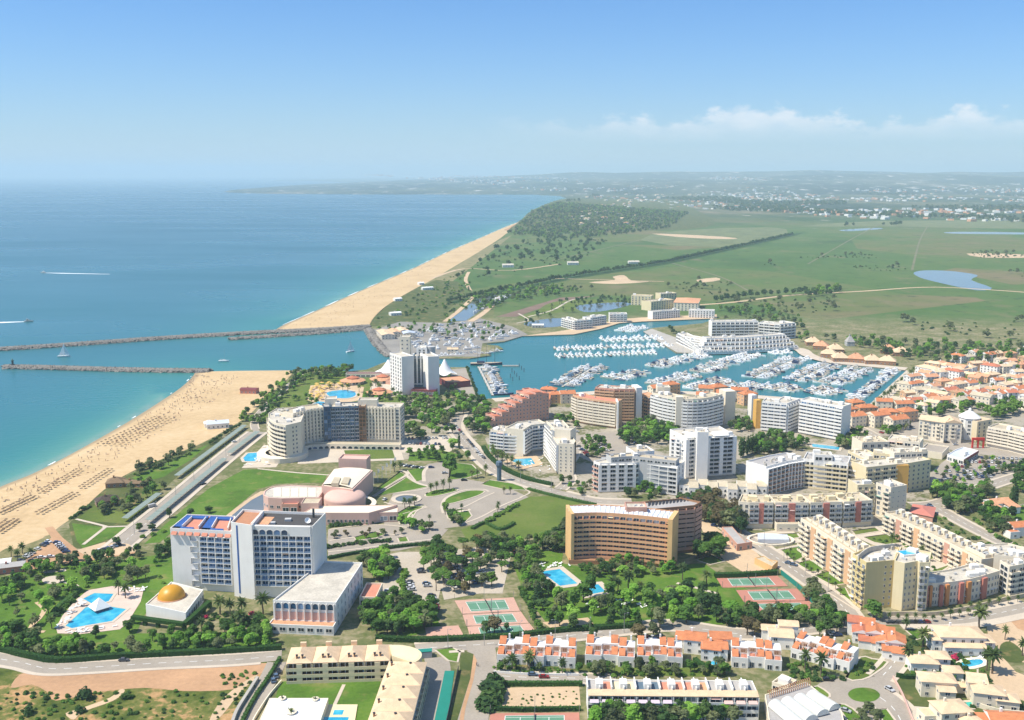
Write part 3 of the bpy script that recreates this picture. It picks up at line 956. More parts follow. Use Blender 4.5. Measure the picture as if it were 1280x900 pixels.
for q in ([(840, 329), (900, 346), (940, 366)], [(1010, 330), (1066, 298), (1100, 280)], [(1140, 338), (1150, 300), (1160, 282)], [(800, 300), (690, 326)], [(1060, 302), (990, 296)]):
 path(q, 5, 'field_d', 4)
G('cleared_earth', [(815, 292), (850, 293), (905, 296), (922, 298.5), (890, 298.5), (845, 296)], 'earth_pale', .07, 2)
path([(860, 382), (915, 378), (990, 369), (1080, 364), (1170, 359), (1290, 366)], 9, 'earth_pale', 5)
path([(540, 348), (580, 336), (640, 338), (700, 330)], 8, 'earth_pale', 4)
path([(586, 340), (582, 350), (588, 364)], 7, 'earth_pale', 4)
path([(688, 348), (760, 350), (830, 352)], 6, 'earth_pale', 4)
G('dark_ditch', [(560, 378), (640, 360), (720, 344), (830, 327), (900, 311), (985, 293), (1010, 290), (988, 296), (905, 315), (832, 331), (722, 348), (640, 364), (568, 380)], 'leaf_dark', .10)
# ------------------------------------------------------------------ roads and paths
road([(-60, 815), (0, 824), (30, 829), (62, 836), (120, 834), (200, 829), (290, 825), (352, 820)], 8.5, 2.0)
road([(520, 812), (560, 808), (600, 806), (640, 801), (700, 796), (780, 787), (840, 782), (900, 790), (940, 793), (990, 788), (1050, 782), (1100, 780)], 9, 2.0, name='road')
road([(601, 806), (603, 830), (598, 860), (590, 900), (584, 930)], 12, 0)
road([(140, 690), (176, 660), (215, 628), (262, 588), (300, 557), (322, 540)], 13, 2.5)
road([(322, 542), (318, 530), (326, 515), (344, 497), (366, 478), (375, 468)], 5, 1)
road([(575, 516), (570, 528), (570, 536), (578, 548), (597, 568), (614, 584), (638, 597), (680, 611), (722, 622), (750, 627), (790, 628)], 9, 3)
road([(700, 612), (712, 600), (708, 585), (716, 570), (722, 560), (745, 545)], 7, 1.5)
road([(905, 655), (925, 668), (960, 690), (993, 713), (1035, 743), (1052, 757), (1066, 774), (1080, 783)], 9, 2.0)
road([(1166, 632), (1205, 654), (1240, 672), (1268, 685), (1300, 700)], 8, 2)
road([(1060, 778), (1120, 776), (1180, 776), (1220, 772), (1290, 758)], 8, 5, k=8)
road([(1290, 590), (1240, 606), (1200, 620), (1170, 630), (1140, 632)], 9, 2.0)
road([(1080, 783), (1100, 800), (1120, 818), (1118, 828), (1108, 840), (1100, 848)], 8, 2)
road([(1100, 872), (1106, 876), (1120, 890), (1138, 925)], 13, 2)
road([(608, 844), (660, 847), (720, 848), (770, 850)], 7, 1.6)
road([(346, 828), (334, 852), (312, 885), (294, 925)], 8, 0)
road([(545, 822), (548, 840), (540, 870), (530, 925)], 10, 0, 'asphalt')
road([(1100, 510), (1150, 500), (1180, 480), (1240, 462)], 7, 1.5)
road([(1095, 545), (1075, 535), (1060, 532), (1050, 540)], 7, 1.5)
pavements()
G('turning_circle', [(1020, 858), (1050, 848), (1090, 846), (1118, 852), (1124, 872), (1110, 892), (1070, 892), (1036, 880)], 'asphalt', .135, 4)
G('traffic_island', [(1060, 868), (1066, 862), (1078, 860), (1092, 862), (1100, 869), (1094, 876), (1080, 878), (1066, 875)], 'lawn', .19, 4)
path([(128, 659), (160, 658)], 2)
path([(95, 649), (128, 657), (134, 659)], 2)
path([(132, 659), (104, 681)], 2)
path([(46, 753), (55, 762), (50, 772), (40, 782), (40, 789), (56, 790)], 2.2, 'earth_pale')
path([(80, 728), (97, 733), (80, 738)], 1.6)
path([(466, 621), (508, 595), (500, 588)], 2.5)
path([(508, 595), (522, 604), (540, 609)], 2.5)
path([(530, 602), (530, 590), (536, 583)], 2.5)
path([(322, 586), (370, 591), (412, 594)], 2)
path([(846, 729), (870, 735), (896, 742)], 2.2)
path([(430, 856), (418, 882)], 1.4)
path([(1100, 658), (1150, 680), (1200, 703), (1214, 712)], 3.5, 'light_roof')
path([(648, 392), (660, 400), (646, 404)], 3)
path([(660, 396), (690, 388), (712, 376), (730, 372)], 3.5)
for q, w_ in (([(480, 628), (500, 633), (516, 632), (534, 634)], 1.3), ([(534, 634), (516, 640), (510, 648), (512, 657), (524, 661)], 1.4), ([(554, 642), (552, 632), (558, 622), (580, 613), (604, 612), (611, 615)], 1.5), ([(560, 640), (580, 634), (604, 622), (618, 616)], 1.2), ([(578, 655), (602, 646), (628, 632), (652, 622)], 1.3), ([(412, 662), (450, 657), (490, 657), (530, 664)], 1.3), ([(572, 640), (588, 637)], 3.0), ([(412, 676), (450, 671), (486, 668), (508, 672)], 1.2), ([(410, 690), (450, 686), (500, 679), (552, 673)], 1.3), ([(497, 616), (522, 613), (538, 609)], 1.5), ([(612, 604), (640, 608), (662, 615), (650, 622)], 1.3)):
 path(q, w_)
# gravel circle and strip in the hotel garden
G('gravel_circle', [(53, 724), (60, 721), (70, 720), (79, 722), (80, 726), (74, 729), (62, 730), (54, 728)], 'paving', .12, 4)
G('gravel_strip', [(54, 714), (82, 711), (83, 714), (55, 717)], 'paving', .12)
G('pond', [(286, 650), (300, 636), (328, 618), (332, 636), (300, 650)], 'pond_water', .10, 2)
G('pond_bank', [(276, 652), (296, 634), (326, 614), (334, 618), (334, 640), (290, 656)], 'earth_pale', .06, 2)
# ------------------------------------------------------------------ breakwaters
def rocks(root, w, width, n, h, seed, m='rock'):
 r = random.Random(seed)
 pts = resample(w, 400)
 ico = [(0, 0, 1)] + [(math.cos(a) * .9, math.sin(a) * .9, .35) for a in (0, 1.26, 2.51, 3.77, 5.03)] + [(math.cos(a) * .9, math.sin(a) * .9, -.35) for a in (.63, 1.88, 3.14, 4.4, 5.65)]
 fs = [(0, k + 1, (k + 1) % 5 + 1) for k in range(5)] + [(k + 1, k + 6, (k + 1) % 5 + 1) for k in range(5)] + [((k + 1) % 5 + 1, k + 6, (k + 1) % 5 + 6) for k in range(5)]
 b = MB()
 for _ in range(n):
  i = r.randrange(399)
  d = pts[i + 1] - pts[i]
  d /= max(1e-6, np.hypot(*d))
  u = r.uniform(-1, 1)
  o = u * width / 2
  x, y = pts[i] + d * r.uniform(-2, 2) + np.array([d[1], -d[0]]) * o
  z = -1.2 + (h + .8) * (1 - abs(u)) ** .7
  s = r.uniform(.9, 2.0)
  a = r.uniform(0, 6.28)
  c, q = math.cos(a), math.sin(a)
  sx, sy, sz = s * r.uniform(.7, 1.3), s * r.uniform(.7, 1.2), s * r.uniform(.5, .9)
  b.faces([(x + (vx * sx * c - vy * sy * q), y + (vx * sx * q + vy * sy * c), z + vz * sz + r.uniform(-.2, .2)) for vx, vy, vz in ico], fs, r.random() < .25)
 o = b.obj('rock', [m, 'rock_dark'], root)
 o['kind'] = 'stuff'
def breakwater(px, label, width, h, n, seed, top='rock'):
 w = smooth_line(W2(px), 6)
 t = thing('breakwater', label, 'breakwater', (*w[len(w) // 2], -1))
 b = MB()
 a = [ribbon_pts(w, o) for o in (-width / 2, -width * .2, width * .2, width / 2)]
 zs = (-2.5, h, h, -2.5)
 k = len(w)
 vs = [(x, y, z) for q, z in zip(a, zs) for x, y in q]
 b.faces(vs, [(j * k + i, (j + 1) * k + i, (j + 1) * k + i + 1, j * k + i + 1) for j in range(3) for i in range(k - 1)])
 b.obj('core', top, t)
 rocks(t, w, width, n, h, seed)
 return t
breakwater([(-120, 442), (0, 436.5), (100, 430), (200, 423), (300, 417), (400, 412), (462, 408)], 'long rubble breakwater running from the boatyard quay into the open sea', 16, 2.4, 3600, 1, 'rock')
breakwater([(288, 423.5), (340, 420), (400, 416), (455, 411)], 'shorter rubble mole lying along the inside of the long breakwater', 11, 1.6, 1200, 2)
breakwater([(6, 458.5), (60, 459.5), (130, 461.5), (200, 463), (262, 463.5)], 'rubble breakwater with a beacon on its end beside the sandy beach', 14, 2.2, 2400, 3)
breakwater([(461, 411), (466, 420), (480, 438), (490, 445)], 'curved rubble bank protecting the boatyard peninsula', 13, 1.6, 700, 4)
t = thing('beacon', 'small dark banded beacon tower on the breakwater tip', 'beacon', P(16, 457, 1.5))
b = MB()
b.lathe([(2.2, 0), (2.0, 1.5), (1.1, 1.6), (1.0, 5.0), (1.5, 5.1), (1.5, 5.5)], 10, o=P(16, 457, 1.5))
b.obj('tower', 'dark_metal', t)
b = MB()
b.lathe([(.9, 5.5), (.9, 6.8), (.1, 7.6), (0.01, 7.7)], 10, o=P(16, 457, 1.5))
b.obj('lantern', 'canvas_green', t)
# ------------------------------------------------------------------ building kit
UNIT = {}
def window_mesh(fr, gl):
 k = ('w', fr, gl)
 if k not in UNIT:
  b = MB()
  b.box(-.5, .5, -.04, .05, 0, 1, 1)
  b.box(-.5, -.44, -.10, -.02, 0, 1, 0)
  b.box(.44, .5, -.10, -.02, 0, 1, 0)
  b.box(-.03, .03, -.09, -.02, .05, .95, 0)
  b.box(-.5, .5, -.12, -.02, 0, .05, 0)
  b.box(-.5, .5, -.11, -.02, .95, 1, 0)
  UNIT[k] = b.mesh('window', [fr, gl])
 return UNIT[k]
def arch_mesh(fr, gl):
 k = ('a', fr, gl)
 if k not in UNIT:
  b = MB()
  pts = [(-.5, 0), (.5, 0)] + [(.5 * math.cos(a), .55 + .45 * math.sin(a)) for a in np.linspace(0, math.pi, 9)]
  b.faces([(x, -.06, z) for x, z in pts], [tuple(range(len(pts)))], 1)
  for (x0, z0), (x1, z1) in zip(pts[1:], pts[2:] + pts[:1]):
   b.faces([(x0, -.22, z0), (x1, -.22, z1), (x1 * 1.12, -.22, z1 * 1.05), (x0 * 1.12, -.22, z0 * 1.05), (x0, 0, z0), (x1, 0, z1)], [(0, 1, 2, 3), (0, 4, 5, 1)], 0)
  UNIT[k] = b.mesh('arched_window', [fr, gl])
 return UNIT[k]
def balcony_mesh(m, m2=None):
 k = ('b', m, m2)
 if k not in UNIT:
  b = MB()
  b.box(-.5, .5, -1, 0, -.14, 0.02, 0)
  b.box(-.5, .5, -1, -.92, 0.02, .92, 1)
  b.box(-.5, -.46, -.92, 0, 0.02, .92, 1)
  b.box(.46, .5, -.92, 0, 0.02, .92, 1)
  UNIT[k] = b.mesh('balcony', [m, m2 or m])
 return UNIT[k]
def facade(root, A, B, z0, z1, spec, wall):
 """windows, balconies, slabs and fins of one straight wall, each a part"""
 if not spec:
  return
 style, nf, bw = spec[:3]
 k = spec[3] if len(spec) > 3 else {}
 A, B = Vector(A[:2]), Vector(B[:2])
 L = (B - A).length
 if L < .5:
  return
 d = (B - A) / L
 nrm = Vector((d.y, -d.x))
 rz = math.atan2(d.y, d.x)
 s0, s1 = k.get('a', 0) * L, k.get('b', 1) * L
 nb = max(1, round((s1 - s0) / bw)) if bw > 0 else int(-bw)
 zb = z0 + k.get('foot', 0)
 zt = z1 - k.get('head', .9)
 fh = (zt - zb) / nf
 w = (s1 - s0) / nb
 gl, fr = k.get('glass', 'glass'), k.get('frame', 'white')
 dep = k.get('d', 1.2)
 def put(name, me, s, off, z, sx, sy, sz):
  q = A + d * s + nrm * off
  return part(root, name, me, q.x, q.y, z, sx, sy, sz, rz)
 ww, wh, wo = k.get('ww', .8), k.get('wh', .7), k.get('wo', .08)
 skip = k.get('skip', ())
 wm = window_mesh(fr, gl)
 if style != 'fin':
  for i in range(nf):
   for j in range(nb):
    if (i, j) in skip or j in k.get('cols', ()):
     continue
    if style == 'arch':
     put('arched_window', arch_mesh(fr, gl), s0 + (j + .5) * w, .02, zb + i * fh + wo * fh, w * ww, 1, fh * wh)
    else:
     put('window', wm, s0 + (j + .5) * w, .02, zb + i * fh + wo * fh, w * ww, 1, fh * wh)
 m = k.get('m', wall)
 if style in ('grid', 'band', 'balc') and fh > 2.2:
  rr = random.Random(int(A.x * 7 + A.y * 13 + nb))
  for i in range(nf):
   for j in range(nb):
    if rr.random() < .10:
     put('awning', rr.choice(('canvas_white', 'pale_yellow', 'canvas_green', 'awning_pink', 'peach')), s0 + (j + .5) * w, dep * .55, zb + (i + .72) * fh, w * .78, dep * .9, .07)
 if style in ('grid', 'band'):
  for i in range(nf + (1 if style == 'grid' else 0)):
   put('floor_slab', m, (s0 + s1) / 2, dep / 2, zb + i * fh - .3, s1 - s0, dep, .3)
 if style == 'grid':
  for j in range(nb + 1):
   put('fin', m, s0 + j * w, dep / 2 - .02, zb - .3, k.get('ft', .35), dep, zt - zb + .3)
  if 'rail' in k:
   for i in range(nf):
    for j in range(nb):
     put('railing', k['rail'], s0 + (j + .5) * w, dep - .12, zb + i * fh + .003, w - k.get('ft', .35) - .02, .08, k.get('rh', .9))
 if style == 'band':
  ph = k.get('ph', 1.15)
  for i in range(nf):
   put('parapet', k.get('pm', m), (s0 + s1) / 2, dep + .06, zb + i * fh - .38, s1 - s0 + .02, .14, ph + .38)
  if k.get('div', True):
   for j in range(0, nb + 1, k.get('dn', 1)):
    put('divider', m, s0 + j * w, dep / 2 - .03, zb - .34, .22, dep - .08, zt - zb)
 if style == 'balc':
  bm = balcony_mesh(k.get('bm', m), k.get('pm'))
  cols = k.get('bcols', range(nb))
  for i in range(k.get('b0', 0), nf):
   for j in cols:
    if j < nb:
     put('balcony', bm, s0 + (j + .5) * w, 0, zb + i * fh, w * k.get('bwid', .92), dep, 1.05)
 if style == 'fin':
  for j in range(nb):
   put('window_strip', wm, s0 + (j + .5) * w, .02, zb, w * ww, 1, zt - zb)
   if k.get('slats', True):
    for i in range(nf):
     put('spandrel', k.get('sm', m), s0 + (j + .5) * w, .14, zb + (i + .62) * fh, w * ww, .16, fh * .34)
  for j in range(nb + 1):
   put('fin', m, s0 + j * w, dep / 2, zb, w * (1 - ww) * .9, dep, zt - zb + .4)
 for j0, j1, cm in k.get('panels', ()):
  put('colour_panel', cm, s0 + (j0 + j1) / 2 * w, .12, zb - .2, (j1 - j0) * w, .2 + k.get('pd', dep), zt - zb + .6)
def inset(poly, t):
 out = []
 n = len(poly)
 for i in range(n):
  p0, p1, p2 = (Vector(poly[(i + q) % n][:2]) for q in (-1, 0, 1))
  a, c = (p1 - p0).normalized(), (p2 - p1).normalized()
  na, nc = Vector((-a.y, a.x)), Vector((-c.y, c.x))
  q = na + nc
  q = q / max(.35, q.length_squared / 2) if q.length > 1e-4 else na
  out.append(tuple(p1 + q * t))
 return out
def shell(root, poly, z0, z1, wall, roof, par=.9, t=.35):
 """walls with a coping round a sunk flat roof"""
 b = MB()
 n = len(poly)
 inn = inset(poly, t)
 vs = [(x, y, z0) for x, y in poly] + [(x, y, z1) for x, y in poly] + [(x, y, z1) for x, y in inn] + [(x, y, z1 - par) for x, y in inn]
 b.faces(vs, [(r * n + i, r * n + (i + 1) % n, (r + 1) * n + (i + 1) % n, (r + 1) * n + i) for r in range(3) for i in range(n)])
 b.obj('wall', wall, root)
 b = MB()
 b.faces([(x, y, z1 - par) for x, y in inn], tess(inn))
 return b.obj('roof', roof, root)
def kit(root, poly, z, n, seed, mats=('white', 'light_roof', 'grey_wall'), tall=2.6, names=('stair_hut', 'roof_vent', 'air_conditioner')):
 """stair huts, vents and machines on a flat roof"""
 r = random.Random(seed)
 inn = inset(poly, 1.8)
 xs, ys = [p[0] for p in inn], [p[1] for p in inn]
 e = Vector(poly[1][:2]) - Vector(poly[0][:2])
 rz = math.atan2(e.y, e.x)
 k = 0
 for _ in range(n * 12):
  x, y = r.uniform(min(xs), max(xs)), r.uniform(min(ys), max(ys))
  if not inside(inn, x, y):
   continue
  c = (0, 1, 1, 2, 2)[k % 5]
  if c == 0:
   part(root, names[0], mats[0], x, y, z, r.uniform(2.6, 5), r.uniform(2.4, 3.4), r.uniform(.8, 1) * tall, rz)
  elif c == 1:
   part(root, names[1], mats[1], x, y, z, r.uniform(.7, 1.2), r.uniform(.7, 1.2), r.uniform(1.0, 2.0), rz)
  else:
   part(root, names[2], mats[2], x, y, z, r.uniform(1, 2.2), r.uniform(.9, 1.4), r.uniform(.8, 1.3), rz)
  k += 1
  if k >= n:
   break
def wpoly(px, h):
 return [tuple(P(x, y, h)[:2]) for x, y in px]
def back_of(front, depth):
 q = ribbon_pts(front, -depth)
 return [tuple(v) for v in q[::-1]]
def block(root, px, h, depth, front=None, left=None, right=None, back=None, z0=0.0, wall='white', roof='light_roof', par=.9, kn=0, seed=1, world=False, tall=2.6, kmats=('white', 'light_roof', 'grey_wall'), pz=None):
 """a flat-roofed block from its front roof edge in photo pixels (left to right) and its depth in metres"""
 f = [tuple(q) for q in px] if world else wpoly(px, h if pz is None else pz)
 if isinstance(depth, (int, float)):
  poly = f + back_of(f, depth)
 else:
  poly = f + wpoly(depth, h)
 rf = shell(root, poly, z0, h, wall, roof, par)
 nfr = len(f) - 1
 for i in range(nfr):
  sp = front[i % len(front)] if isinstance(front, list) else front
  facade(root, poly[i], poly[i + 1], z0, h, sp, wall)
 facade(root, poly[nfr], poly[nfr + 1], z0, h, right, wall)
 facade(root, poly[-1], poly[0], z0, h, left, wall)
 if back:
  for i in range(nfr + 1, len(poly) - 1):
   facade(root, poly[i], poly[i + 1], z0, h, back, wall)
 if kn:
  kit(rf, poly, h - par, kn, seed, kmats, tall)
 return poly
def hip(root, poly, z, rise, m, over=.5, name='roof', ridge=.5):
 """hipped roof on a four-cornered plan, ridge along the longer side"""
 q = [Vector(p[:2]) for p in inset(poly, -over)]
 if (q[1] - q[0]).length < (q[2] - q[1]).length:
  q = q[1:] + q[:1]
 a, c = (q[0] + q[3]) / 2, (q[1] + q[2]) / 2
 hw = (q[3] - q[0]).length / 2 * ridge * 2
 L = (c - a).length
 t = min(.5, hw / max(L, .01))
 r0, r1 = a + (c - a) * t, c - (c - a) * t
 b = MB()
 v = [(p.x, p.y, z) for p in q] + [(r0.x, r0.y, z + rise), (r1.x, r1.y, z + rise)]
 b.faces(v, [(0, 1, 5, 4), (1, 2, 5), (2, 3, 4, 5), (3, 0, 4), (3, 2, 1, 0)])
 return b.obj(name, m, root)
def shed(root, poly, z, rise, m, over=.35, lowside=0, th=.18, name='roof'):
 """single-pitch tiled roof; lowside = index of the low eave edge"""
 q = inset(poly, -over)
 q = q[lowside:] + q[:lowside]
 b = MB()
 zz = (z, z, z + rise, z + rise)
 v = [(p[0], p[1], a) for p, a in zip(q, zz)] + [(p[0], p[1], a + th) for p, a in zip(q, zz)]
 b.faces(v, [(3, 2, 1, 0), (4, 5, 6, 7), (0, 1, 5, 4), (1, 2, 6, 5), (2, 3, 7, 6), (3, 0, 4, 7)])
 return b.obj(name, m, root)
def gable(root, poly, z, rise, m, over=.4, name='roof', wall=None, along=True):
 q = [Vector(p[:2]) for p in inset(poly, -over)]
 if ((q[1] - q[0]).length < (q[2] - q[1]).length) == along:
  q = q[1:] + q[:1]
 a, c = (q[0] + q[3]) / 2, (q[1] + q[2]) / 2
 b = MB()
 v = [(p.x, p.y, z) for p in q] + [(a.x, a.y, z + rise), (c.x, c.y, z + rise)]
 b.faces(v, [(0, 1, 5, 4), (2, 3, 4, 5), (3, 2, 1, 0)])
 b.faces(v, [(1, 2, 5), (3, 0, 4)], 1)
 return b.obj(name, [m, wall or m], root)
def rect(cx, cy, w, d, rz):
 c, s = math.cos(rz), math.sin(rz)
 return [(cx + x * c - y * s, cy + x * s + y * c) for x, y in ((-w / 2, -d / 2), (w / 2, -d / 2), (w / 2, d / 2), (-w / 2, d / 2))]
def at(px, py, name, label, cat, group=None):
 return thing(name, label, cat, P(px, py), group)
# ------------------------------------------------------------------ the blue-trimmed hotel in the gardens
ht = at(300, 752, 'hotel', 'tall white hotel with blue roof terraces and gridded balconies beside palms', 'hotel')
g1 = ('grid', 9, -4, dict(a=.49, b=.985, foot=4.2, head=3.0, d=1.3, glass='glass_blue', rail='rail_blue', wh=.8, ww=.84, wo=.02))
p = block(ht, [(212.5, 660), (289, 664)], 31, [(294, 645), (234, 642.5)], g1, par=1.0, wall='white', roof='terrace_red')
A = [Vector(v) for v in p]
for s0, s1 in ((0.0, .46), (.5, .96)):          # blue decks round the two sunken terraces
 for (u0, u1, v0, v1) in ((s0, s1, .78, .95), (s0, s0 + .14, .06, .78), (s0, s1 - .1, .06, .16)):
  q = [A[0].lerp(A[1], u).lerp(A[3].lerp(A[2], u), v) for u, v in ((u0, v0), (u1, v0), (u1, v1), (u0, v1))]
  b = MB()
  b.prism(q, 30.02, 30.75)
  b.obj('blue_deck', 'blue_trim', ht)
for u in (.16, .44, .66, .93):
 q0, q1 = A[0].lerp(A[1], u).lerp(A[3].lerp(A[2], u), .15), A[0].lerp(A[1], u).lerp(A[3].lerp(A[2], u), .8)
 m_ = (q0 + q1) / 2
 part(ht, 'terrace_wall', 'white', m_.x, m_.y, 30.01, (q1 - q0).length, .3, 1.6, math.atan2((q1 - q0).y, (q1 - q0).x))
dA = (A[1] - A[0]).normalized()
for j in range(8):                               # pink tiled hoods under the roof edge
 c = A[0].lerp(A[1], .07 + j * .125) + Vector((dA.y, -dA.x)) * .7
 b = MB()
 b.faces([(-1.4, -.7, 0), (1.4, -.7, 0), (1.4, .7, 1.3), (-1.4, .7, 1.3), (-1.4, .7, 0), (1.4, .7, 0)], [(0, 1, 2, 3), (0, 3, 4), (1, 5, 2), (0, 4, 5, 1)])
 o = link('hood', b.mesh('hood', ['terrace_red']), ht, (c.x - ht.location.x, c.y - ht.location.y, 28.2), math.atan2(dA.y, dA.x))
for i in range(9):                               # escape stair zigzag on the blank wall
 c = A[0].lerp(A[1], .385) + Vector((dA.y, -dA.x)) * .5
 part(ht, 'stair_flight', 'grey_wall', c.x, c.y, 2 + i * 2.9, 3.6, .9, .18, math.atan2(dA.y, dA.x))
 c2 = c + dA * (1.7 if i % 2 else -1.7)
 part(ht, 'stair_post', 'grey_wall', c2.x, c2.y, 2 + i * 2.9, .14, .8, 2.9, math.atan2(dA.y, dA.x))
g2 = ('grid', 9, -8, dict(a=.0, b=.965, foot=6.2, head=4.6, d=1.3, glass='glass_blue', rail='rail_blue', wh=.8, ww=.84, wo=.02))
p = block(ht, [(315, 656), (391, 657.5)], 36.2, [(407, 641), (327, 638)], g2, par=1.2, wall='white', roof='dark_roof')
A2 = [Vector(v) for v in p]
d2 = (A2[1] - A2[0]).normalized()
for j in range(5):
 c = A2[0].lerp(A2[1], (j + .5) * .965 / 8) + Vector((d2.y, -d2.x)) * 1.35
 part(ht, 'arched_window', arch_mesh('white', 'glass_blue'), c.x, c.y, 32.0, 2.9, 1, 2.4, math.atan2(d2.y, d2.x))
part(ht, 'head_wall', 'white', *(A2[0].lerp(A2[1], .4825) + Vector((d2.y, -d2.x)) * .65), 31.55, (A2[1] - A2[0]).length * .965, 1.26, 4.6, math.atan2(d2.y, d2.x))
p3 = block(ht, [(288.5, 652.5), (314.5, 656.5)], 37.2, [(330, 638), (303.5, 636.5)], None, par=1.2, wall='white', roof='terrace_clay')
A3 = [Vector(v) for v in p3]
d3 = (A3[1] - A3[0]).normalized()
c = A3[0].lerp(A3[1], .28) + Vector((d3.y, -d3.x)) * .06
part(ht, 'dark_slot', 'blue_trim', c.x, c.y, 2, .8, .16, 34.0, math.atan2(d3.y, d3.x))
for u in (.3, .62):
 q0, q1 = A3[0].lerp(A3[1], u * 1.6), A3[3].lerp(A3[2], u * 1.6)
 m_ = (q0 + q1) / 2
for u, v, w, dd, hh_, mm in ((.5, .5, 3, 2.4, 1.1, 'grey_wall'), (.3, .25, 2.2, 2.0, 1.0, 'grey_wall'), (.85, .8, 1.0, 1.0, 4.4, 'dark_metal')):
 c = A2[0].lerp(A2[1], u).lerp(A2[3].lerp(A2[2], u), v)
 part(ht, 'roof_vent', mm, c.x, c.y, 35.01, w, dd, hh_, .1)
c = A2[0].lerp(A2[1], .84).lerp(A2[3].lerp(A2[2], .84), .35)
b = MB()
b.lathe([(.05, 0), (.9, .25), (1.5, .8), (1.45, .85), (.8, .35), (.05, .12)], 12)
o = link('satellite_dish', b.mesh('satellite_dish', ['canvas_white']), ht, (c.x - ht.location.x, c.y - ht.location.y, 36.2))
o.rotation_euler = (.9, 0, .5)
c = A2[0].lerp(A2[1], .30).lerp(A2[3].lerp(A2[2], .30), .5)
part(ht, 'roof_wall', 'white', *A2[0].lerp(A2[3], .5), 35.0, .4, (A2[3] - A2[0]).length * .9, 1.5, math.atan2(d2.y, d2.x))
part(ht, 'clay_terrace', 'tile_orange_pale', *A2[0].lerp(A2[1], .12).lerp(A2[3].lerp(A2[2], .12), .45), 35.02, 7.2, 11, .08, math.atan2(d2.y, d2.x))
# its banqueting wing
wg = at(385, 790, 'hotel_wing', 'low white hotel wing with arched upper windows and clay-coloured terrace', 'building')
p = block(wg, [(341, 750), (420, 753)], 13.2, [(453, 703), (404, 701)], ('arch', 1, -8, dict(a=.03, b=.97, foot=9.2, head=.8, ww=.72, wh=.85, glass='glass_blue')), par=.8, roof='light_roof',
          right=('win', 3, 6.0, dict(foot=1, ww=.18, wh=.6)))
A = [Vector(v) for v in p]
d = (A[1] - A[0]).normalized()
nn = Vector((d.y, -d.x))
rz = math.atan2(d.y, d.x)
L = (A[1] - A[0]).length
f0 = [tuple(A[0] + nn * 5.5 - d * .5), tuple(A[1] + nn * 5.5)]
block(wg, f0, 4.4, 5.4, ('win', 1, 4.2, dict(foot=1.2, head=1.0, ww=.7, wh=.8, glass='glass')), roof='tile_orange_pale', par=.5, world=True)
c = (A[0] + A[1]) / 2 + nn * .12
part(wg, 'pink_band', 'pink', c.x, c.y, 4.5, L * .94, .2, 3.6, rz)
for j in range(9):
 c = A[0].lerp(A[1], .03 + .94 * j / 8) + nn * .5
 part(wg, 'pier', 'white', c.x, c.y, 4.42, .35, .8, 8.0, rz)
an = at(455, 775, 'annex', 'small annex with red tiled flat roof beside the white hotel wing', 'building')
p = block(an, [(449, 746), (470, 746.5)], 5, 17, ('win', 1, 3.5, dict(foot=.6)), right=('win', 1, 5, {}), wall='white_warm', roof='terrace_red')
block(an, [(455, 759), (469, 758)], 4, 5, ('win', 1, 4, {}), wall='white_warm', roof='tile_orange_pale')
# ------------------------------------------------------------------ the golden dome
dm = at(210, 765, 'pavilion', 'white garden pavilion topped by a golden dome next to the swimming pool', 'pavilion')
p = block(dm, [(182, 755), (232, 766)], 6.0, [(254, 737), (214, 727)], None, right=('arch', 1, 3.4, dict(foot=.8, head=1.2, ww=.6, glass='glass')), par=.5, roof='light_roof')
c = P(214.5, 746, 5.5)
b = MB()
b.lathe([(6.2 * math.cos(a), 5.7 * math.sin(a)) for a in np.linspace(0, math.pi / 2 - .01, 9)], 26, o=(c.x, c.y, 5.5))
b.obj('dome', 'gold', dm, smooth=True)
b = MB()
b.lathe([(6.6, 0), (6.6, .35), (6.1, .36)], 26, o=(c.x, c.y, 5.5))
b.obj('dome_ring', 'tile_orange_pale', dm)
q0, q1, q2 = P(165, 771, 3.2), P(230, 780, 3.2), P(262, 752, 3.2)
t = thing('hedge', 'clipped hedge grown over arches below the domed pavilion', 'hedge', (q0.x, q0.y, 0))
for a, c in ((q0, q1), (q1, q2)):
 for j in range(4):
  s = a.lerp(c, (j + .5) / 4)
  if a is q0 and j in (0, 2):
   continue
 rz = math.atan2((c - a).y, (c - a).x)
 m_ = (a + c) / 2
 part(t, 'top_growth', 'hedge', m_.x, m_.y, 2.3, (c - a).length, 2.2, 1.6, rz)
 for j in range(5):
  s = a.lerp(c, j / 4)
  part(t, 'pier_growth', 'hedge', s.x, s.y, 0, 1.6, 1.5, 2.28, rz)
# ------------------------------------------------------------------ pink congress centre
cc = at(430, 640, 'congress_centre', 'pale pink congress centre with shallow dome and fan-shaped halls', 'building')
poly = wpoly([(329, 619), (331, 613), (342, 608), (363, 606), (408, 608), (398, 622), (352, 623), (335, 622)], 9)
poly = poly[::-1] if False else poly
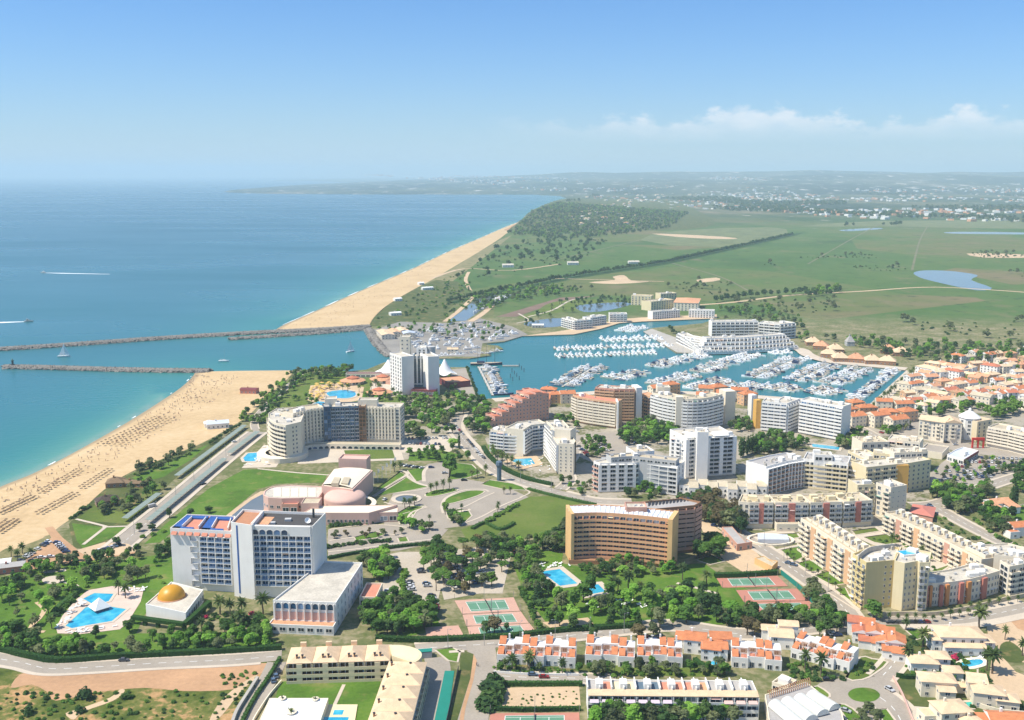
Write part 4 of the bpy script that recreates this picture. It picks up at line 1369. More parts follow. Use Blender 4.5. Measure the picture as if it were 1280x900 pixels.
# order counter-clockwise
def ccw(q):
 a = sum(q[i][0] * q[(i + 1) % len(q)][1] - q[(i + 1) % len(q)][0] * q[i][1] for i in range(len(q)))
 return q if a > 0 else q[::-1]
poly = ccw(smooth_line(poly[:4], 4)[:-1] + poly[3:])
shell(cc, poly, 0, 9, 'pink', 'light_roof', .4, .8)
for i in range(len(poly)):
 a, c = poly[i], poly[(i + 1) % len(poly)]
 if (Vector(c) - Vector(a)).to_tuple()[0] > 1:
  facade(cc, a, c, 0, 9, ('win', 1, 4, dict(foot=2.5, head=4.2, ww=.5)), 'pink')
for u0, u1 in ((.10, .24), (.26, .40), (.42, .56), (.58, .72), (.74, .88)):      # standing seams of the fan roof
 q = [P(335 + 68 * u, y, 8.7) for u, y in ((u0, 621), (u1, 621), (u1, 610), (u0, 610))]
 b = MB()
 b.prism([v[:2] for v in q], 8.62, 8.78)
 b.obj('roof_panel', 'white_warm', cc)
poly = ccw(wpoly([(402, 607), (441, 612), (466, 588), (452, 585), (430, 584), (417, 587)], 13))
shell(cc, poly, 0, 13, 'pink', 'white_warm', .5, .6)
b = MB()                                              # arched roof of the big hall
a0, a1, b0, b1 = P(404, 606, 12.6), P(440, 611, 12.6), P(418, 587, 12.6), P(464, 588, 12.6)
for j in range(10):
 t0, t1 = j / 10, (j + 1) / 10
 f = lambda t: 2.2 * math.sin(math.pi * (.15 + .7 * t)) - .6
 v = [a0.lerp(a1, t0), a0.lerp(a1, t1), b0.lerp(b1, t1), b0.lerp(b1, t0)]
 b.face([(q.x, q.y, q.z + f(t)) for q, t in zip(v, (t0, t1, t1, t0))])
b.obj('vault_roof', 'white_warm', cc)
for x0, y0 in ((414, 604), (426, 604)):
 q = [P(x0, y0 + 3, 13.2), P(x0 + 9, y0 + 3.6, 13.2), P(x0 + 12, y0 - 4, 13.2), P(x0 + 4, y0 - 4.4, 13.2)]
 b = MB()
 b.prism([v[:2] for v in q], 12.8, 14.9)
 b.obj('roof_light', 'beige_roof', cc)
block(cc, [(423, 573), (458, 574)], 17, 11, None, z0=0, wall='pink', roof='pink')
q = P(431, 621, 8)
b = MB()
b.lathe([(12.5, -8), (12.5, 0)] + [(12.5 * math.cos(a), 4.2 * math.sin(a)) for a in np.linspace(.05, math.pi / 2 - .01, 9)], 32, o=q)
b.obj('dome', 'pink', cc, smooth=True)
b = MB()
b.lathe([(15.5, -4.5), (15.5, -3.7), (12.6, -3.6)], 32, o=(q.x + 3.5, q.y - .5, 8))
b.obj('ring_canopy', 'white_warm', cc)
block(cc, [(380, 640), (413, 641), (461, 641)], 7.4, [(497, 631), (394, 632)], ('win', 1, 2.4, dict(foot=1.2, head=3.4, ww=.5)), wall='pink', roof='white_warm', par=.3)
block(cc, [(462, 641), (497, 640)], 6.0, 8, ('win', 1, 5, dict(foot=.6, head=1.4)), wall='pink', roof='white_warm', par=.25)
block(cc, [(376, 629), (398, 629)], 10.5, 11, None, wall='pink', roof='beige_roof', par=.6)
block(cc, [(352, 630), (372, 630)], 6.5, 10, ('win', 1, 4, {}), wall='salmon', roof='terrace_red', par=.6)
for j in range(7):
 c = P(462 + j * 5.2, 610 - j * 3.8, 0)
 t = thing('flagpole', 'slim white flagpole beside the pink congress centre', 'flagpole', c, 'flagpoles by the congress centre')
 b = MB()
 b.tube(c, (c.x, c.y, 9), .14, .08)
 b.obj('pole', 'white', t)
 part(t, 'banner', 'white', c.x + .65, c.y, 6.2, 1.1, .04, 2.6)
# ------------------------------------------------------------------ curved seaside hotel with round end
cv_ = at(420, 558, 'hotel', 'cream slab hotel with rounded banded end and dark glass centre', 'hotel')
H = 29
arc = [(375.5, 527), (357, 531), (347, 529), (340, 525.5), (336.5, 521), (340, 516)]
wp = wpoly(arc, 27)[::-1]
poly = ccw(wp + wpoly([(352, 511), (368, 514), (380, 518)], 27)[::1])
pts = smooth_line(wpoly([(336, 516), (335.5, 521), (339, 525.5), (346, 529), (357, 531.5)], 27), 3)
bk = wpoly([(376, 527), (380, 517), (366, 509), (346, 510)], 27)
poly = pts + bk
rf = shell(cv_, poly, 0, 27, 'white_warm', 'light_roof', .7)
for i in range(len(pts) - 1):
 facade(cv_, poly[i], poly[i + 1], 0, 27, ('band', 8, -1, dict(foot=2.5, head=1.0, d=1.3, ph=1.0, div=False, glass='glass', frame='grey_wall')), 'white_warm')
facade(cv_, poly[len(pts) - 1], poly[len(pts)], 0, 27, ('win', 8, -2, dict(a=.35, b=.8, foot=2, ww=.4, wh=.5, glass='glass')), 'white_warm')
kit(rf, poly, 26.3, 14, 3, tall=1.8)
fr = wpoly([(366, 517), (378, 513.5), (391, 510.5), (404.5, 509)], 29)
block(cv_, fr, 29, 14, ('fin', 9, 3.0, dict(foot=4, d=.8, ww=.42, sm='white_warm', glass='glass')), wall='white_warm', roof='beige_roof', world=True, kn=6)
block(cv_, [(404.5, 508.5), (413, 508)], 30, 13, ('win', 9, -2, dict(foot=2, ww=.94, wh=.9, glass='glass_blue', frame='slate_blue')), wall='slate_blue', roof='grey_roof')
block(cv_, [(413, 508.5), (448.5, 507.5)], 29.4, 15, ('grid', 9, -6, dict(foot=3.5, d=.9, ft=.5, glass='glass_blue', m='slate_blue', rail='grey_wall', rh=.75, wh=.8, ww=.86)), wall='slate_blue', roof='light_roof', kn=6)
block(cv_, [(448.5, 507.5), (456.5, 507.5)], 30, 15, ('win', 9, -2, dict(foot=2, ww=.94, wh=.9, glass='glass_brown', frame='brick_brown')), wall='brick_brown', roof='light_roof')
block(cv_, [(456.5, 508), (500, 509)], 29, 15, ('fin', 9, -9, dict(foot=4, d=.8, ww=.40, sm='white_warm', b=.84, glass='glass')), wall='white_warm', roof='light_roof', kn=6, right=('win', 9, 5, dict(foot=3)))
fa = wpoly([(457, 508), (500, 509)], 29)
facade(cv_, fa[0], fa[1], 0, 29, ('win', 9, -1, dict(a=.85, b=.98, foot=4, ww=.7, wh=.55)), 'white_warm')
block(cv_, [(406, 499), (421, 498.5)], 33.5, 10, None, wall='white_warm', roof='light_roof', z0=20)
block(cv_, [(447, 500), (471, 500)], 33.5, 9, None, wall='white_warm', roof='light_roof', z0=20)
block(cv_, wpoly([(372, 560), (390, 556), (412, 555), (500, 556)], 4), 4.0, 7, ('arch', 1, 4.2, dict(foot=.4, ww=.66, glass='glass')), wall='white_warm', roof='beige_roof', world=True, par=.4)
b = MB()
q = P(349, 566, 3.5)
b.lathe([(18, -3.5), (18, 0), (12, .3)], 30, o=(q.x + 2, q.y + 2, 3.5))
b.obj('podium', 'white_warm', cv_)
# ------------------------------------------------------------------ white tower hotel by the channel
tw = at(527, 494, 'hotel_tower', 'tall white slab-sided tower hotel with a dark notched centre by the channel', 'hotel')
H = HT(517, 444, 492)
block(tw, [(502, 446), (517, 444.5)], H, 26, None, wall='white', roof='light_roof', left=('win', 11, 5, dict(ww=.4)))
block(tw, [(535, 446), (549, 445)], H, 26, None, wall='white', roof='light_roof')
block(tw, wpoly([(516.5, 445), (535.5, 445)], H - 2), H - 2, 18, ('fin', 11, -4, dict(foot=7, d=1.8, ww=.62, m='white', sm='slate_blue', glass='glass')), wall='slate_blue', roof='light_roof', world=True)
block(tw, [(522, 434), (532.5, 434)], H + 5, 10, ('fin', 12, -2, dict(foot=9, ww=.45)), wall='white', roof='white_warm', z0=0)
block(tw, [(499.5, 421), (512, 421)], H + 14, 12, ('win', 3, 6, dict(foot=38, ww=.3, wh=.4)), wall='white_warm', roof='light_roof', z0=0)
b = MB()
q = P(538.5, 433, H + 4)
b.lathe([(4.2, -H - 4), (4.2, 0), (.1, .2)], 20, o=q)
b.obj('round_tower', 'grey_wall', tw, smooth=False)
for i in range(5):                                     # stepped buttress wings on the seaward flank
 f = W2([(500.5 - i * 2.0, 489), (502.4 - i * 2.0, 489.6)])
 block(tw, f, 30 - i * 5.5, 20, None, wall='white', roof='white_warm', world=True, par=.3)
block(tw, [(514, 487), (544, 488)], 6, 12, ('win', 1, 3, dict(foot=1.5, glass='glass')), wall='maroon', roof='maroon')
block(tw, [(549, 472), (561, 478)], 6, 22, None, wall='maroon', roof='tile_orange_pale', par=.4)
def tent(px, py, r, h, label):
 c = P(px, py)
 t = thing('tensile_tent', label, 'tent', c)
 b = MB()
 n, m_ = 24, 8
 vs = []
 for j in range(m_ + 1):
  q = j / m_
  for k in range(n):
   a = 2 * math.pi * k / n
   rr = r * (.06 + .94 * q) * (1 + .14 * math.cos(4 * a) * q)
   vs.append((c.x + rr * math.cos(a), c.y + rr * .8 * math.sin(a), h * (1 - q) ** 1.7 + 3.2 - 1.2 * q * math.cos(4 * a)))
 b.faces(vs, [(j * n + k, (j + 1) * n + k, (j + 1) * n + (k + 1) % n, j * n + (k + 1) % n) for j in range(m_) for k in range(n)])
 b.obj('membrane', 'canvas_white', t, smooth=True)
 b = MB()
 b.tube(c, (c.x, c.y, h + 4), .3, .2)
 for k in range(4):
  a = math.pi / 4 + k * math.pi / 2
  b.tube((c.x + r * .86 * math.cos(a), c.y + r * .69 * math.sin(a), 0), (c.x + r * .84 * math.cos(a), c.y + r * .67 * math.sin(a), 4), .2, .2)
 b.obj('mast', 'steel', t)
tent(486, 468, 13, 12, 'white peaked tensile tent on the seaward flank of the tower hotel')
tent(556, 470, 11, 14, 'white peaked tensile tent behind the tower hotel beside the promenade')
def pagoda(px, py, r, label, m='tile_orange_pale'):
 c = P(px, py)
 t = thing('restaurant', label, 'restaurant', c)
 b = MB()
 b.lathe([(r * .82, 0), (r * .82, 3.2)], 8, o=c)
 b.obj('wall', 'white_warm', t)
 b = MB()
 b.lathe([(r, 3.0), (r * .45, 5.0), (r * .42, 5.0)], 8, o=c)
 b.obj('roof', m, t)
 b = MB()
 b.lathe([(r * .40, 5.0), (r * .40, 5.6), (r * .50, 5.6), (.1, 7.6)], 8, o=c)
 b.obj('lantern_roof', 'tile_red', t)
 for k in range(8):
  a = (k + .5) * math.pi / 4
  part(t, 'window', window_mesh('white', 'glass'), c.x + r * .77 * math.cos(a), c.y + r * .77 * math.sin(a), .6, r * .45, 1, 2.0, a + math.pi / 2)
pagoda(441, 479, 13, 'eight-sided restaurant with clay roof beside the garden wall and yellow parasols')
pagoda(478, 477, 13, 'eight-sided restaurant with clay roof beside the maroon wall and tent')
pagoda(474, 494, 13, 'eight-sided restaurant with clay roof behind the cream slab hotel')
t = at(470, 468, 'service_building', 'long low building with dark flat roof behind the clay-roofed restaurants', 'building')
block(t, [(432, 467), (488, 467)], 4, 9, ('win', 1, 5, dict(foot=.5)), wall='white_warm', roof='maroon')
t = at(491, 475, 'wall', 'maroon and pink garden wall beside the tower hotel', 'wall')
block(t, [(489, 466), (494, 467)], 8, 6, None, wall='maroon', roof='maroon')
block(t, [(482, 475), (497, 477)], 4, 9, None, wall='salmon', roof='tile_orange_pale')
# ------------------------------------------------------------------ tan crescent hotel
tn = at(775, 700, 'hotel', 'tan crescent hotel with ten rows of windows and solar panels on top', 'hotel')
H = 26.5
front = smooth_line(wpoly([(716, 641.5), (745, 640.5), (775, 642), (808, 645), (838, 648.5)], H), 4)
block(tn, front, H, 13, ('band', 9, 3.1, dict(foot=2.4, head=1.6, d=1.3, ph=.95, glass='glass', frame='grey_wall', dn=1, wh=.62, wo=.3)), world=True, wall='tan_hotel', roof='grey_roof')
f = Vector(front[0]), Vector(front[-1])
for e, o_ in ((front[0], front[1]), (front[-1], front[-2])):
 e, o_ = Vector(e), Vector(o_)
 dd = (e - o_).normalized()
 nn = Vector((dd.y, -dd.x)) if e.x > o_.x else Vector((-dd.y, dd.x))
 c = e + dd * .6 - nn * 4.4
 part(tn, 'end_wall', 'tan_bright', c.x, c.y, 0, 1.6 if e.x < o_.x else 2.4, 15, H + .7, math.atan2(dd.y, dd.x))
for j in range(22):                                 # tilted collectors in rows on the roof
 for r_ in range(2):
  i = min(len(front) - 2, int(j / 22 * (len(front) - 1)))
  a, c = Vector(front[i]), Vector(front[i + 1])
  u = j / 22 * (len(front) - 1) - i
  q = a.lerp(c, u)
  dd = (c - a).normalized()
  q = q + Vector((-dd.y, dd.x)) * (3.2 + 5.2 * r_)
  o = part(tn, 'solar_panel', 'solar', q.x, q.y, H - .3, 2.8, 3.6, .1, math.atan2(dd.y, dd.x))
  o.rotation_euler = (math.radians(18), math.radians(-10), math.atan2(dd.y, dd.x))
p = block(tn, [(783, 634), (809, 634)], H + 2.6, 9, None, wall='salmon', roof='light_roof')
for x in (795, 802):
 q = P(x, 634.5, H + .8)
 b = MB()
 b.lathe([(.05, 0), (.9, .25), (1.5, .8), (1.45, .85), (.8, .35), (.05, .12)], 12)
 o = link('satellite_dish', b.mesh('satellite_dish', ['canvas_white']), tn, (q.x - tn.location.x, q.y - tn.location.y, H + .9))
 o.rotation_euler = (1.0, 0, .3)
p = block(tn, [(806, 637), (868, 631.5), (876, 627)], H - .5, 13, ('band', 9, 5, dict(foot=2, d=.9, ph=1.5, glass='glass_brown', frame='brick_brown', m='salmon')), wall='brick_brown', roof='grey_roof', par=1.0)
for j in range(12):
 q = P(812 + j * 4.4, 630 - j * .55, H - 1.2)
 o = part(tn, 'solar_panel', 'dark_metal', q.x, q.y, H - 1.3, 1.6, 6, .1, .2)
 o.rotation_euler = (math.radians(6), math.radians(20), -.1)
block(tn, [(711, 700), (846, 703)], 2.2, 3, None, wall='brick_brown', roof='brick_brown', par=.2)
# ------------------------------------------------------------------ cream apartment quadrangle
BAL = dict(d=1.5, foot=.6, head=1.2, glass='glass', ww=.55)
ap = at(1040, 740, 'apartment_building', 'long cream apartment wing with peach panels and stacked white balconies along the sloping road', 'apartments')
H = 18.5
p = block(ap, [(1001, 647), (1072, 694)], H, 13, ('balc', 6, -10, dict(BAL, bcols=(0, 1, 3, 4, 6, 7, 9), panels=((2.1, 2.9, 'peach'), (5.1, 5.9, 'peach'), (8.1, 8.9, 'peach')), cols=(2, 5, 8), pd=.4)), wall='white_warm', roof='beige_roof', left=None)
A = [Vector(v) for v in p]
for j in range(9):
 u = (j + .5) / 9
 for v, w, dd, hh_, nm, mm in ((.72, 3.2, 2.6, 2.4, 'stair_hut', 'white_warm'), (.5, 1.2, 1.2, 2.2, 'chimney', 'grey_wall'), (.25, 5.5, .3, 1.1, 'terrace_wall', 'white_warm'), (.32, 4.4, 3.2, .1, 'terrace_floor', 'beige_roof')):
  q = A[0].lerp(A[1], u).lerp(A[3].lerp(A[2], u), v)
  part(ap, nm, mm, q.x, q.y, H - .88, w, dd, hh_, math.atan2((A[1] - A[0]).y, (A[1] - A[0]).x))
ap = at(1110, 762, 'apartment_building', 'yellow corner apartment block with rooftop pool at the road bend', 'apartments')
H = HT(1083, 703, 762)
p = block(ap, [(1066, 692), (1083, 703), (1118, 700)], H, [(1124, 684), (1092, 681)], [('balc', 7, -3, dict(BAL, bcols=(1, 2), d=1.2)), ('win', 7, -5, dict(foot=1, ww=.3, wh=.42, cols=(0, 1, 2)))], wall='yellow_wall', roof='light_roof', kn=12, seed=4)
p = block(ap, [(1118, 700.5), (1131, 704), (1147, 701), (1150, 703), (1162, 703)], H + .3, [(1164, 690), (1126, 683)], [None, ('win', 7, -3, dict(foot=1, ww=.3, wh=.42)), None, ('balc', 7, -2, dict(BAL, bcols=(0,), bm='grey_wall'))], wall='pale_yellow', roof='light_roof', kn=6, seed=5)
q = P(1136, 691, H)
part(ap, 'pool_rim', 'white', q.x, q.y, H - .6, 9.5, 6, .9, .25)
part(ap, 'pool_water', 'pool_water', q.x, q.y, H + .25, 8.5, 5, .12, .25)
cpts = smooth_line(wpoly([(1073, 694), (1088, 684), (1118, 680)], H + 1.5), 5)
strip('curved_parapet', cpts, 'light_roof', .5, H - .5, 2.2, 0, None, ap)
ap = at(1200, 755, 'apartment_building', 'low curved row of flats with burnt orange bays behind the palm-lined pavement', 'apartments')
H = 11.5
f = smooth_line(wpoly([(1157, 729), (1180, 728), (1215, 723), (1250, 713)], H), 4)
p = block(ap, f, H, 13, ('balc', 3, -2, dict(foot=.8, d=.8, ww=.45, wh=.55, bcols=())), world=True, wall='white_warm', roof='light_roof', kn=22, seed=6)
for j in (0, 1, 3, 4, 6, 7, 9):
 if j < len(f) - 1:
  a, c = Vector(f[j]), Vector(f[j + 1])
  m_ = (a + c) / 2
  part(ap, 'orange_bay', 'orange_wall' if j % 3 else 'rose_panel', m_.x, m_.y, 0, (c - a).length * .55, 2.4, H - 1, math.atan2((c - a).y, (c - a).x))
ap = at(1265, 745, 'apartment_building', 'cream corner block with dark stair slot at the end of the orange-bayed flats', 'apartments')
H = 15
p = block(ap, [(1250, 700), (1262, 708), (1305, 700)], H, 16, [('win', 5, -1, dict(ww=.8, wh=.8, glass='glass')), ('balc', 5, 5, BAL)], wall='white_warm', roof='light_roof', kn=12, seed=7)
ap = at(1170, 690, 'apartment_building', 'long cream apartment wing with orange panels facing the courtyard lawns', 'apartments')
H = 12
p = block(ap, [(1106, 640), (1166, 668), (1227, 699)], H, 12, ('balc', 4, -8, dict(BAL, bcols=(0, 1, 3, 4, 6, 7), panels=((2.1, 2.9, 'salmon'), (5.1, 5.9, 'peach')), cols=(2, 5), pd=.4)), wall='white_warm', roof='beige_roof')
for j in range(13):
 u = (j + .5) / 13
 a, c = Vector(p[0]), Vector(p[2])
 dd = (c - a).normalized()
 for v, w, d3_, hh_, nm, mm in ((9, 3.0, 2.4, 2.4, 'stair_hut', 'white_warm'), (6, 1.2, 1.2, 2.2, 'chimney', 'grey_wall'), (4, 4.2, 3.4, .1, 'terrace_floor', 'beige_roof')):
  q = a.lerp(c, u) + Vector((-dd.y, dd.x)) * v
  part(ap, nm, mm, q.x, q.y, H - .88, w, d3_, hh_, math.atan2(dd.y, dd.x))
ap = at(1268, 700, 'apartment_building', 'cream flats with roof chimneys closing the courtyard beside the lane', 'apartments')
block(ap, [(1232, 694), (1262, 690), (1310, 704)], 13, 14, ('win', 4, 4, BAL), wall='white_warm', roof='light_roof', kn=14, seed=9)
# ------------------------------------------------------------------ pink-panelled flats
ap = at(990, 662, 'apartment_building', 'cream and grey flats with rose panels and a tan curved end', 'apartments')
H = 15.5
PK = lambda *c: ('balc', 4, -5, dict(foot=3.2, d=1.1, head=1.0, glass='glass', bm='grey_wall', pm='grey_wall', bcols=(0, 1, 3, 4), cols=(2,), panels=((2.05, 3.0, 'rose_panel'),), pd=.9, ww=.7))
block(ap, [(923, 626.5), (937, 628), (967, 628)], H, 15, [('win', 4, 3.5, dict(foot=3.2, ww=.5)), PK()], wall='white_warm', roof='beige_roof', kn=12, seed=11, kmats=('pale_yellow', 'pale_yellow', 'beige_roof'))
block(ap, [(969, 628), (1011, 628)], H, 15, PK(), wall='white_warm', roof='beige_roof', kn=12, seed=12, kmats=('pale_yellow', 'pale_yellow', 'beige_roof'))
block(ap, [(1013, 628), (1053, 627)], H, 15, PK(), wall='white_warm', roof='beige_roof', kn=12, seed=13, kmats=('pale_yellow', 'pale_yellow', 'beige_roof'))
block(ap, [(1055, 627), (1091, 625)], H, 15, PK(), wall='white_warm', roof='beige_roof', kn=10, seed=14, kmats=('pale_yellow', 'pale_yellow', 'beige_roof'))
block(ap, [(971, 655), (1001, 655)], 4.5, 8, ('win', 1, 4, dict(foot=1.4, ww=.3, wh=.3)), wall='white_warm', roof='beige_roof', par=.4)
block(ap, [(1061, 649), (1092, 644)], 4.5, 7, None, wall='white_warm', roof='beige_roof', par=.4)
ap = at(1110, 640, 'apartment_building', 'taller cream block with peach stair tower at the end of the rose-panelled flats', 'apartments')
block(ap, [(1072, 606), (1094, 605)], 19, 12, ('balc', 6, -3, dict(foot=1, bcols=(0, 2), ww=.5)), wall='pale_yellow', roof='light_roof', kn=5, seed=15)
block(ap, [(1095, 603), (1114, 609), (1134, 606)], 20, 14, [('balc', 6, -2, dict(foot=1, bcols=(1,), ww=.4)), ('win', 6, -3, dict(foot=1, ww=.12, wh=.2))], wall='white_warm', roof='light_roof', kn=8, seed=16)
b = at(1152, 640, 'house', 'low house with rose-red hipped roof at the end of the lane', 'house')
q = wpoly([(1137, 640), (1166, 646), (1169, 634), (1142, 630)], 3.5)
shell(b, q, 0, 3.5, 'salmon', 'rose_panel', .2)
hip(b, q, 3.4, 2.0, 'rose_panel')
# ------------------------------------------------------------------ grey finned block with yellow balconies
ap = at(1000, 618, 'apartment_building', 'white apartment block with deep grey fins and yellow balcony fronts', 'apartments')
H = 19
block(ap, [(958, 583), (984, 576), (1004, 573)], H, 16, ('grid', 6, -5, dict(foot=.6, d=2.2, ft=.7, head=1.4, ww=.8, glass='glass', rail='brick_brown', m='white')), wall='white', roof='grey_roof', kn=14, seed=21)
block(ap, [(1004, 573), (1060, 579)], H, 18, ('band', 6, -6, dict(foot=.6, d=2.0, head=1.2, ph=.9, pm='pale_yellow', glass='glass')), wall='white', roof='grey_roof', kn=12, seed=22)
block(ap, [(1060, 579), (1083, 584)], H - 2, 15, ('balc', 5, -3, dict(foot=.6, d=2)), wall='white', roof='grey_roof', kn=5, seed=23)
block(ap, [(1018, 568), (1041, 569)], H + 4, 9, ('win', 1, 5, dict(foot=H)), wall='white', roof='light_roof', z0=0, kn=3)
# ------------------------------------------------------------------ white block with blue-grey bays
ap = at(790, 618, 'apartment_building', 'white bent apartment block with set-back penthouse and pale balcony bays', 'apartments')
H = 19
block(ap, [(742, 576), (750, 579), (793, 578)], H, 14, [('balc', 6, -1, dict(d=1.4, pm='salmon')), ('grid', 6, -4, dict(foot=.8, d=1.3, ft=2.0, head=1.0, glass='glass', rail='grey_wall', ww=.6))], wall='white', roof='light_roof')
block(ap, [(793, 578), (803, 577), (847, 583)], H, 14, [('win', 6, -1, {}), ('grid', 6, -4, dict(foot=.8, d=1.3, ft=.5, head=1.0, glass='glass', rail='grey_wall'))], wall='white', roof='light_roof', right=('win', 6, 7, dict(ww=.2)))
block(ap, [(764, 572), (790, 570), (845, 576)], H + 3.4, 9, ('win', 1, 5, dict(foot=H + .4, head=1.2)), wall='grey_wall', roof='beige_roof', kn=9, seed=31)
block(ap, [(793, 565), (818, 563)], H + 5, 14, None, wall='white', roof='beige_roof', kn=4, seed=32)
# ------------------------------------------------------------------ pillared white tower
ap = at(890, 600, 'apartment_tower', 'bright white apartment tower with tall vertical pillars and gabled crown', 'apartments')
H = HT(862, 546, 597)
block(ap, [(859, 547), (880, 545), (885, 545), (918, 543)], H, 24, [('grid', 9, -2, dict(foot=1.5, d=1.5, ft=2.6, glass='glass', rail='grey_wall', head=1)), ('fin', 9, -1, dict(ww=.7, sm='slate_blue', d=.8)), ('grid', 9, -2, dict(foot=1.5, d=1.5, ft=2.6, glass='glass', rail='grey_wall', head=1))], wall='white', roof='light_roof', right=('win', 9, 6, dict(ww=.3)), kn=9, seed=33)
block(ap, [(838, 545), (858, 549)], H - 2, 18, ('balc', 9, -3, dict(bcols=(1,), ww=.45)), wall='white', roof='light_roof', kn=4, seed=34)
block(ap, [(872, 540), (886, 540)], H + 5, 9, None, wall='white', roof='white_warm', kn=2)
for x in (869, 902):
 f = wpoly([(x - 9, 547 - (x - 869) * .06), (x + 9, 546 - (x - 869) * .06)], H)
 q = f + back_of(f, 7)
 gable(ap, q, H - .1, 2.6, 'white', .1, 'gable', 'white', True)
# ------------------------------------------------------------------ low zigzag row
ap = at(900, 622, 'terrace_block', 'low white terrace with sawtooth gabled roofline behind dark trees', 'terrace')
for j in range(9):
 x0 = 849 + j * 12.2
 y0 = 606 + (3.5 if j % 2 else 0) + (2 if j > 3 else 0)
 f = wpoly([(x0, y0), (x0 + 12, y0 + .5)], 7)
 q = f + back_of(f, 13)
 shell(ap, q, 0, 7, 'white', 'light_roof', .15)
 facade(ap, f[0], f[1], 0, 7, ('arch', 2, -2, dict(foot=.5, ww=.4, wh=.6)), 'white')
 gable(ap, q, 6.95, 2.0, 'beige_roof', .1, 'gable_roof', 'white', False)
# ------------------------------------------------------------------ glass-banded flats with pool
ap = at(660, 575, 'apartment_building', 'white flats with blue glass balcony bands stepping round a swimming pool', 'apartments')
H = 19
BD = dict(foot=2.2, d=1.5, ph=.75, glass='glass_blue', m='white', head=1.0)
block(ap, [(613, 537), (630, 539), (653, 540)], 17.5, 15, ('band', 6, 5, BD), wall='white_warm', roof='light_roof', kn=22, seed=41, tall=1.5)
block(ap, [(654, 537), (664, 531), (683, 529)], 20, 14, ('band', 7, 5, BD), wall='white_warm', roof='light_roof', kn=5, seed=42)
block(ap, [(682, 533), (698, 554), (717, 555)], 21.5, 13, [('band', 8, 4.2, dict(BD, glass='glass')), ('win', 8, -3, dict(foot=2, ww=.28, wh=.36))], wall='white_warm', roof='light_roof', kn=8, seed=43)
block(ap, [(683, 526), (693, 536), (713, 538)], 27, 12, [('band', 9, 4.2, dict(BD, glass='glass')), None], wall='white_warm', roof='light_roof', kn=8, seed=44)
# ------------------------------------------------------------------ stepped salmon block
ap = at(650, 533, 'apartment_building', 'salmon stepped block whose terraces climb toward the marina', 'apartments')
base = W2([(610, 534.5), (686, 524)])
a, c = Vector(base[0]), Vector(base[1])
for j in range(9):
 h = 5 + 2.9 * j if j < 7 else 25 - (j - 6) * 1.5
 f = [tuple(a.lerp(c, j / 9)), tuple(a.lerp(c, (j + 1) / 9))]
 block(ap, f, h, 15 + j, ('win', max(1, int(h / 2.9)), -2, dict(foot=.6, ww=.36, wh=.5, glass='glass')), world=True, wall='salmon', roof='terrace_red', par=1.0, left=('balc', 1, 7, dict(foot=h - 4, d=1.5)) if j < 7 else None)
 q = a.lerp(c, (j + .5) / 9)
 dd = (c - a).normalized()
 q = q + Vector((-dd.y, dd.x)) * 5
 o = part(ap, 'terrace_roof', 'tile_red', q.x, q.y, h - .2, 5.5, 6, .3, math.atan2(dd.y, dd.x))
# ------------------------------------------------------------------ banded slabs by the marina
RB = dict(foot=2, d=1.5, ph=1.1, glass='glass_brown', frame='salmon')
ap = at(745, 534, 'apartment_building', 'peach apartment slab with white balcony bands and pink roof terrace', 'apartments')
block(ap, [(716, 493), (723, 496), (742, 499), (770, 502.5)], 21.5, 12, ('band', 8, 4.6, dict(RB, m='white_warm')), wall='peach', roof='terrace_red', kn=3)
part(ap, 'end_slab', 'white', *wpoly([(771.5, 502)], 21.5)[0], 0, 1.2, 14, 22.5, 0)
ap = at(775, 525, 'apartment_building', 'taller peach slab with brown balcony bands and white end wall behind its shorter twin', 'apartments')
block(ap, [(744, 484), (768, 486), (793, 486)], 27, 13, ('band', 10, 4.6, dict(RB, m='peach')), wall='salmon', roof='light_roof', kn=9, seed=51)
part(ap, 'end_slab', 'white', *wpoly([(796, 484)], 27)[0], 0, 5, 13, 28, .2)
block(ap, [(799, 492), (816, 496)], 20, 10, ('balc', 7, 5, dict(d=1.2)), wall='peach', roof='tile_orange_pale', par=.4)
ap = at(860, 532, 'apartment_building', 'white crescent apartment slab with nine bold balcony bands', 'apartments')
f = smooth_line(wpoly([(815, 490.5), (830, 494.5), (848, 497.5), (866, 498.5), (884, 497), (903, 492.5)], 26), 3)
block(ap, f, 26, 12, ('band', 9, 7, dict(foot=1.5, d=1.6, ph=1.25, glass='glass', m='white', head=1.2)), world=True, wall='white_warm', roof='beige_roof', kn=12, seed=52, right=('balc', 8, 6, dict(d=1.2)), left=('balc', 8, 6, dict(d=1.2)))
q = wpoly([(849, 497.5)], 26)[0]
part(ap, 'stair_tower', 'white_warm', q[0], q[1] - .5, 0, 5.5, 5, 27.5, 0)
q = wpoly([(910, 489.5)], 26)[0]
part(ap, 'end_slab', 'white_warm', q[0], q[1] + 2, 0, 9, 12, 27, .25)
block(ap, [(822, 484), (838, 484)], 29, 10, None, wall='white_warm', roof='light_roof', kn=2)
ap = at(990, 545, 'apartment_building', 'white folded apartment slab with continuous balcony bands and ochre stair flank', 'apartments')
WB = dict(foot=1.5, d=1.6, ph=1.2, glass='glass_blue', m='white', head=1.0)
block(ap, [(953, 501), (984, 504), (1000, 498)], 24, 14, ('band', 8, 5, WB), wall='white', roof='light_roof', kn=9, seed=53)
block(ap, [(1001, 499), (1054, 508)], 27, 13, ('band', 9, 5.5, WB), wall='white', roof='light_roof', kn=9, seed=54)
q = wpoly([(949.5, 499)], 24)[0]
part(ap, 'ochre_flank', 'ochre', q[0] - 1, q[1] + 3, 0, 4.2, 5, 23, .3)
q = wpoly([(946, 495)], 24)[0]
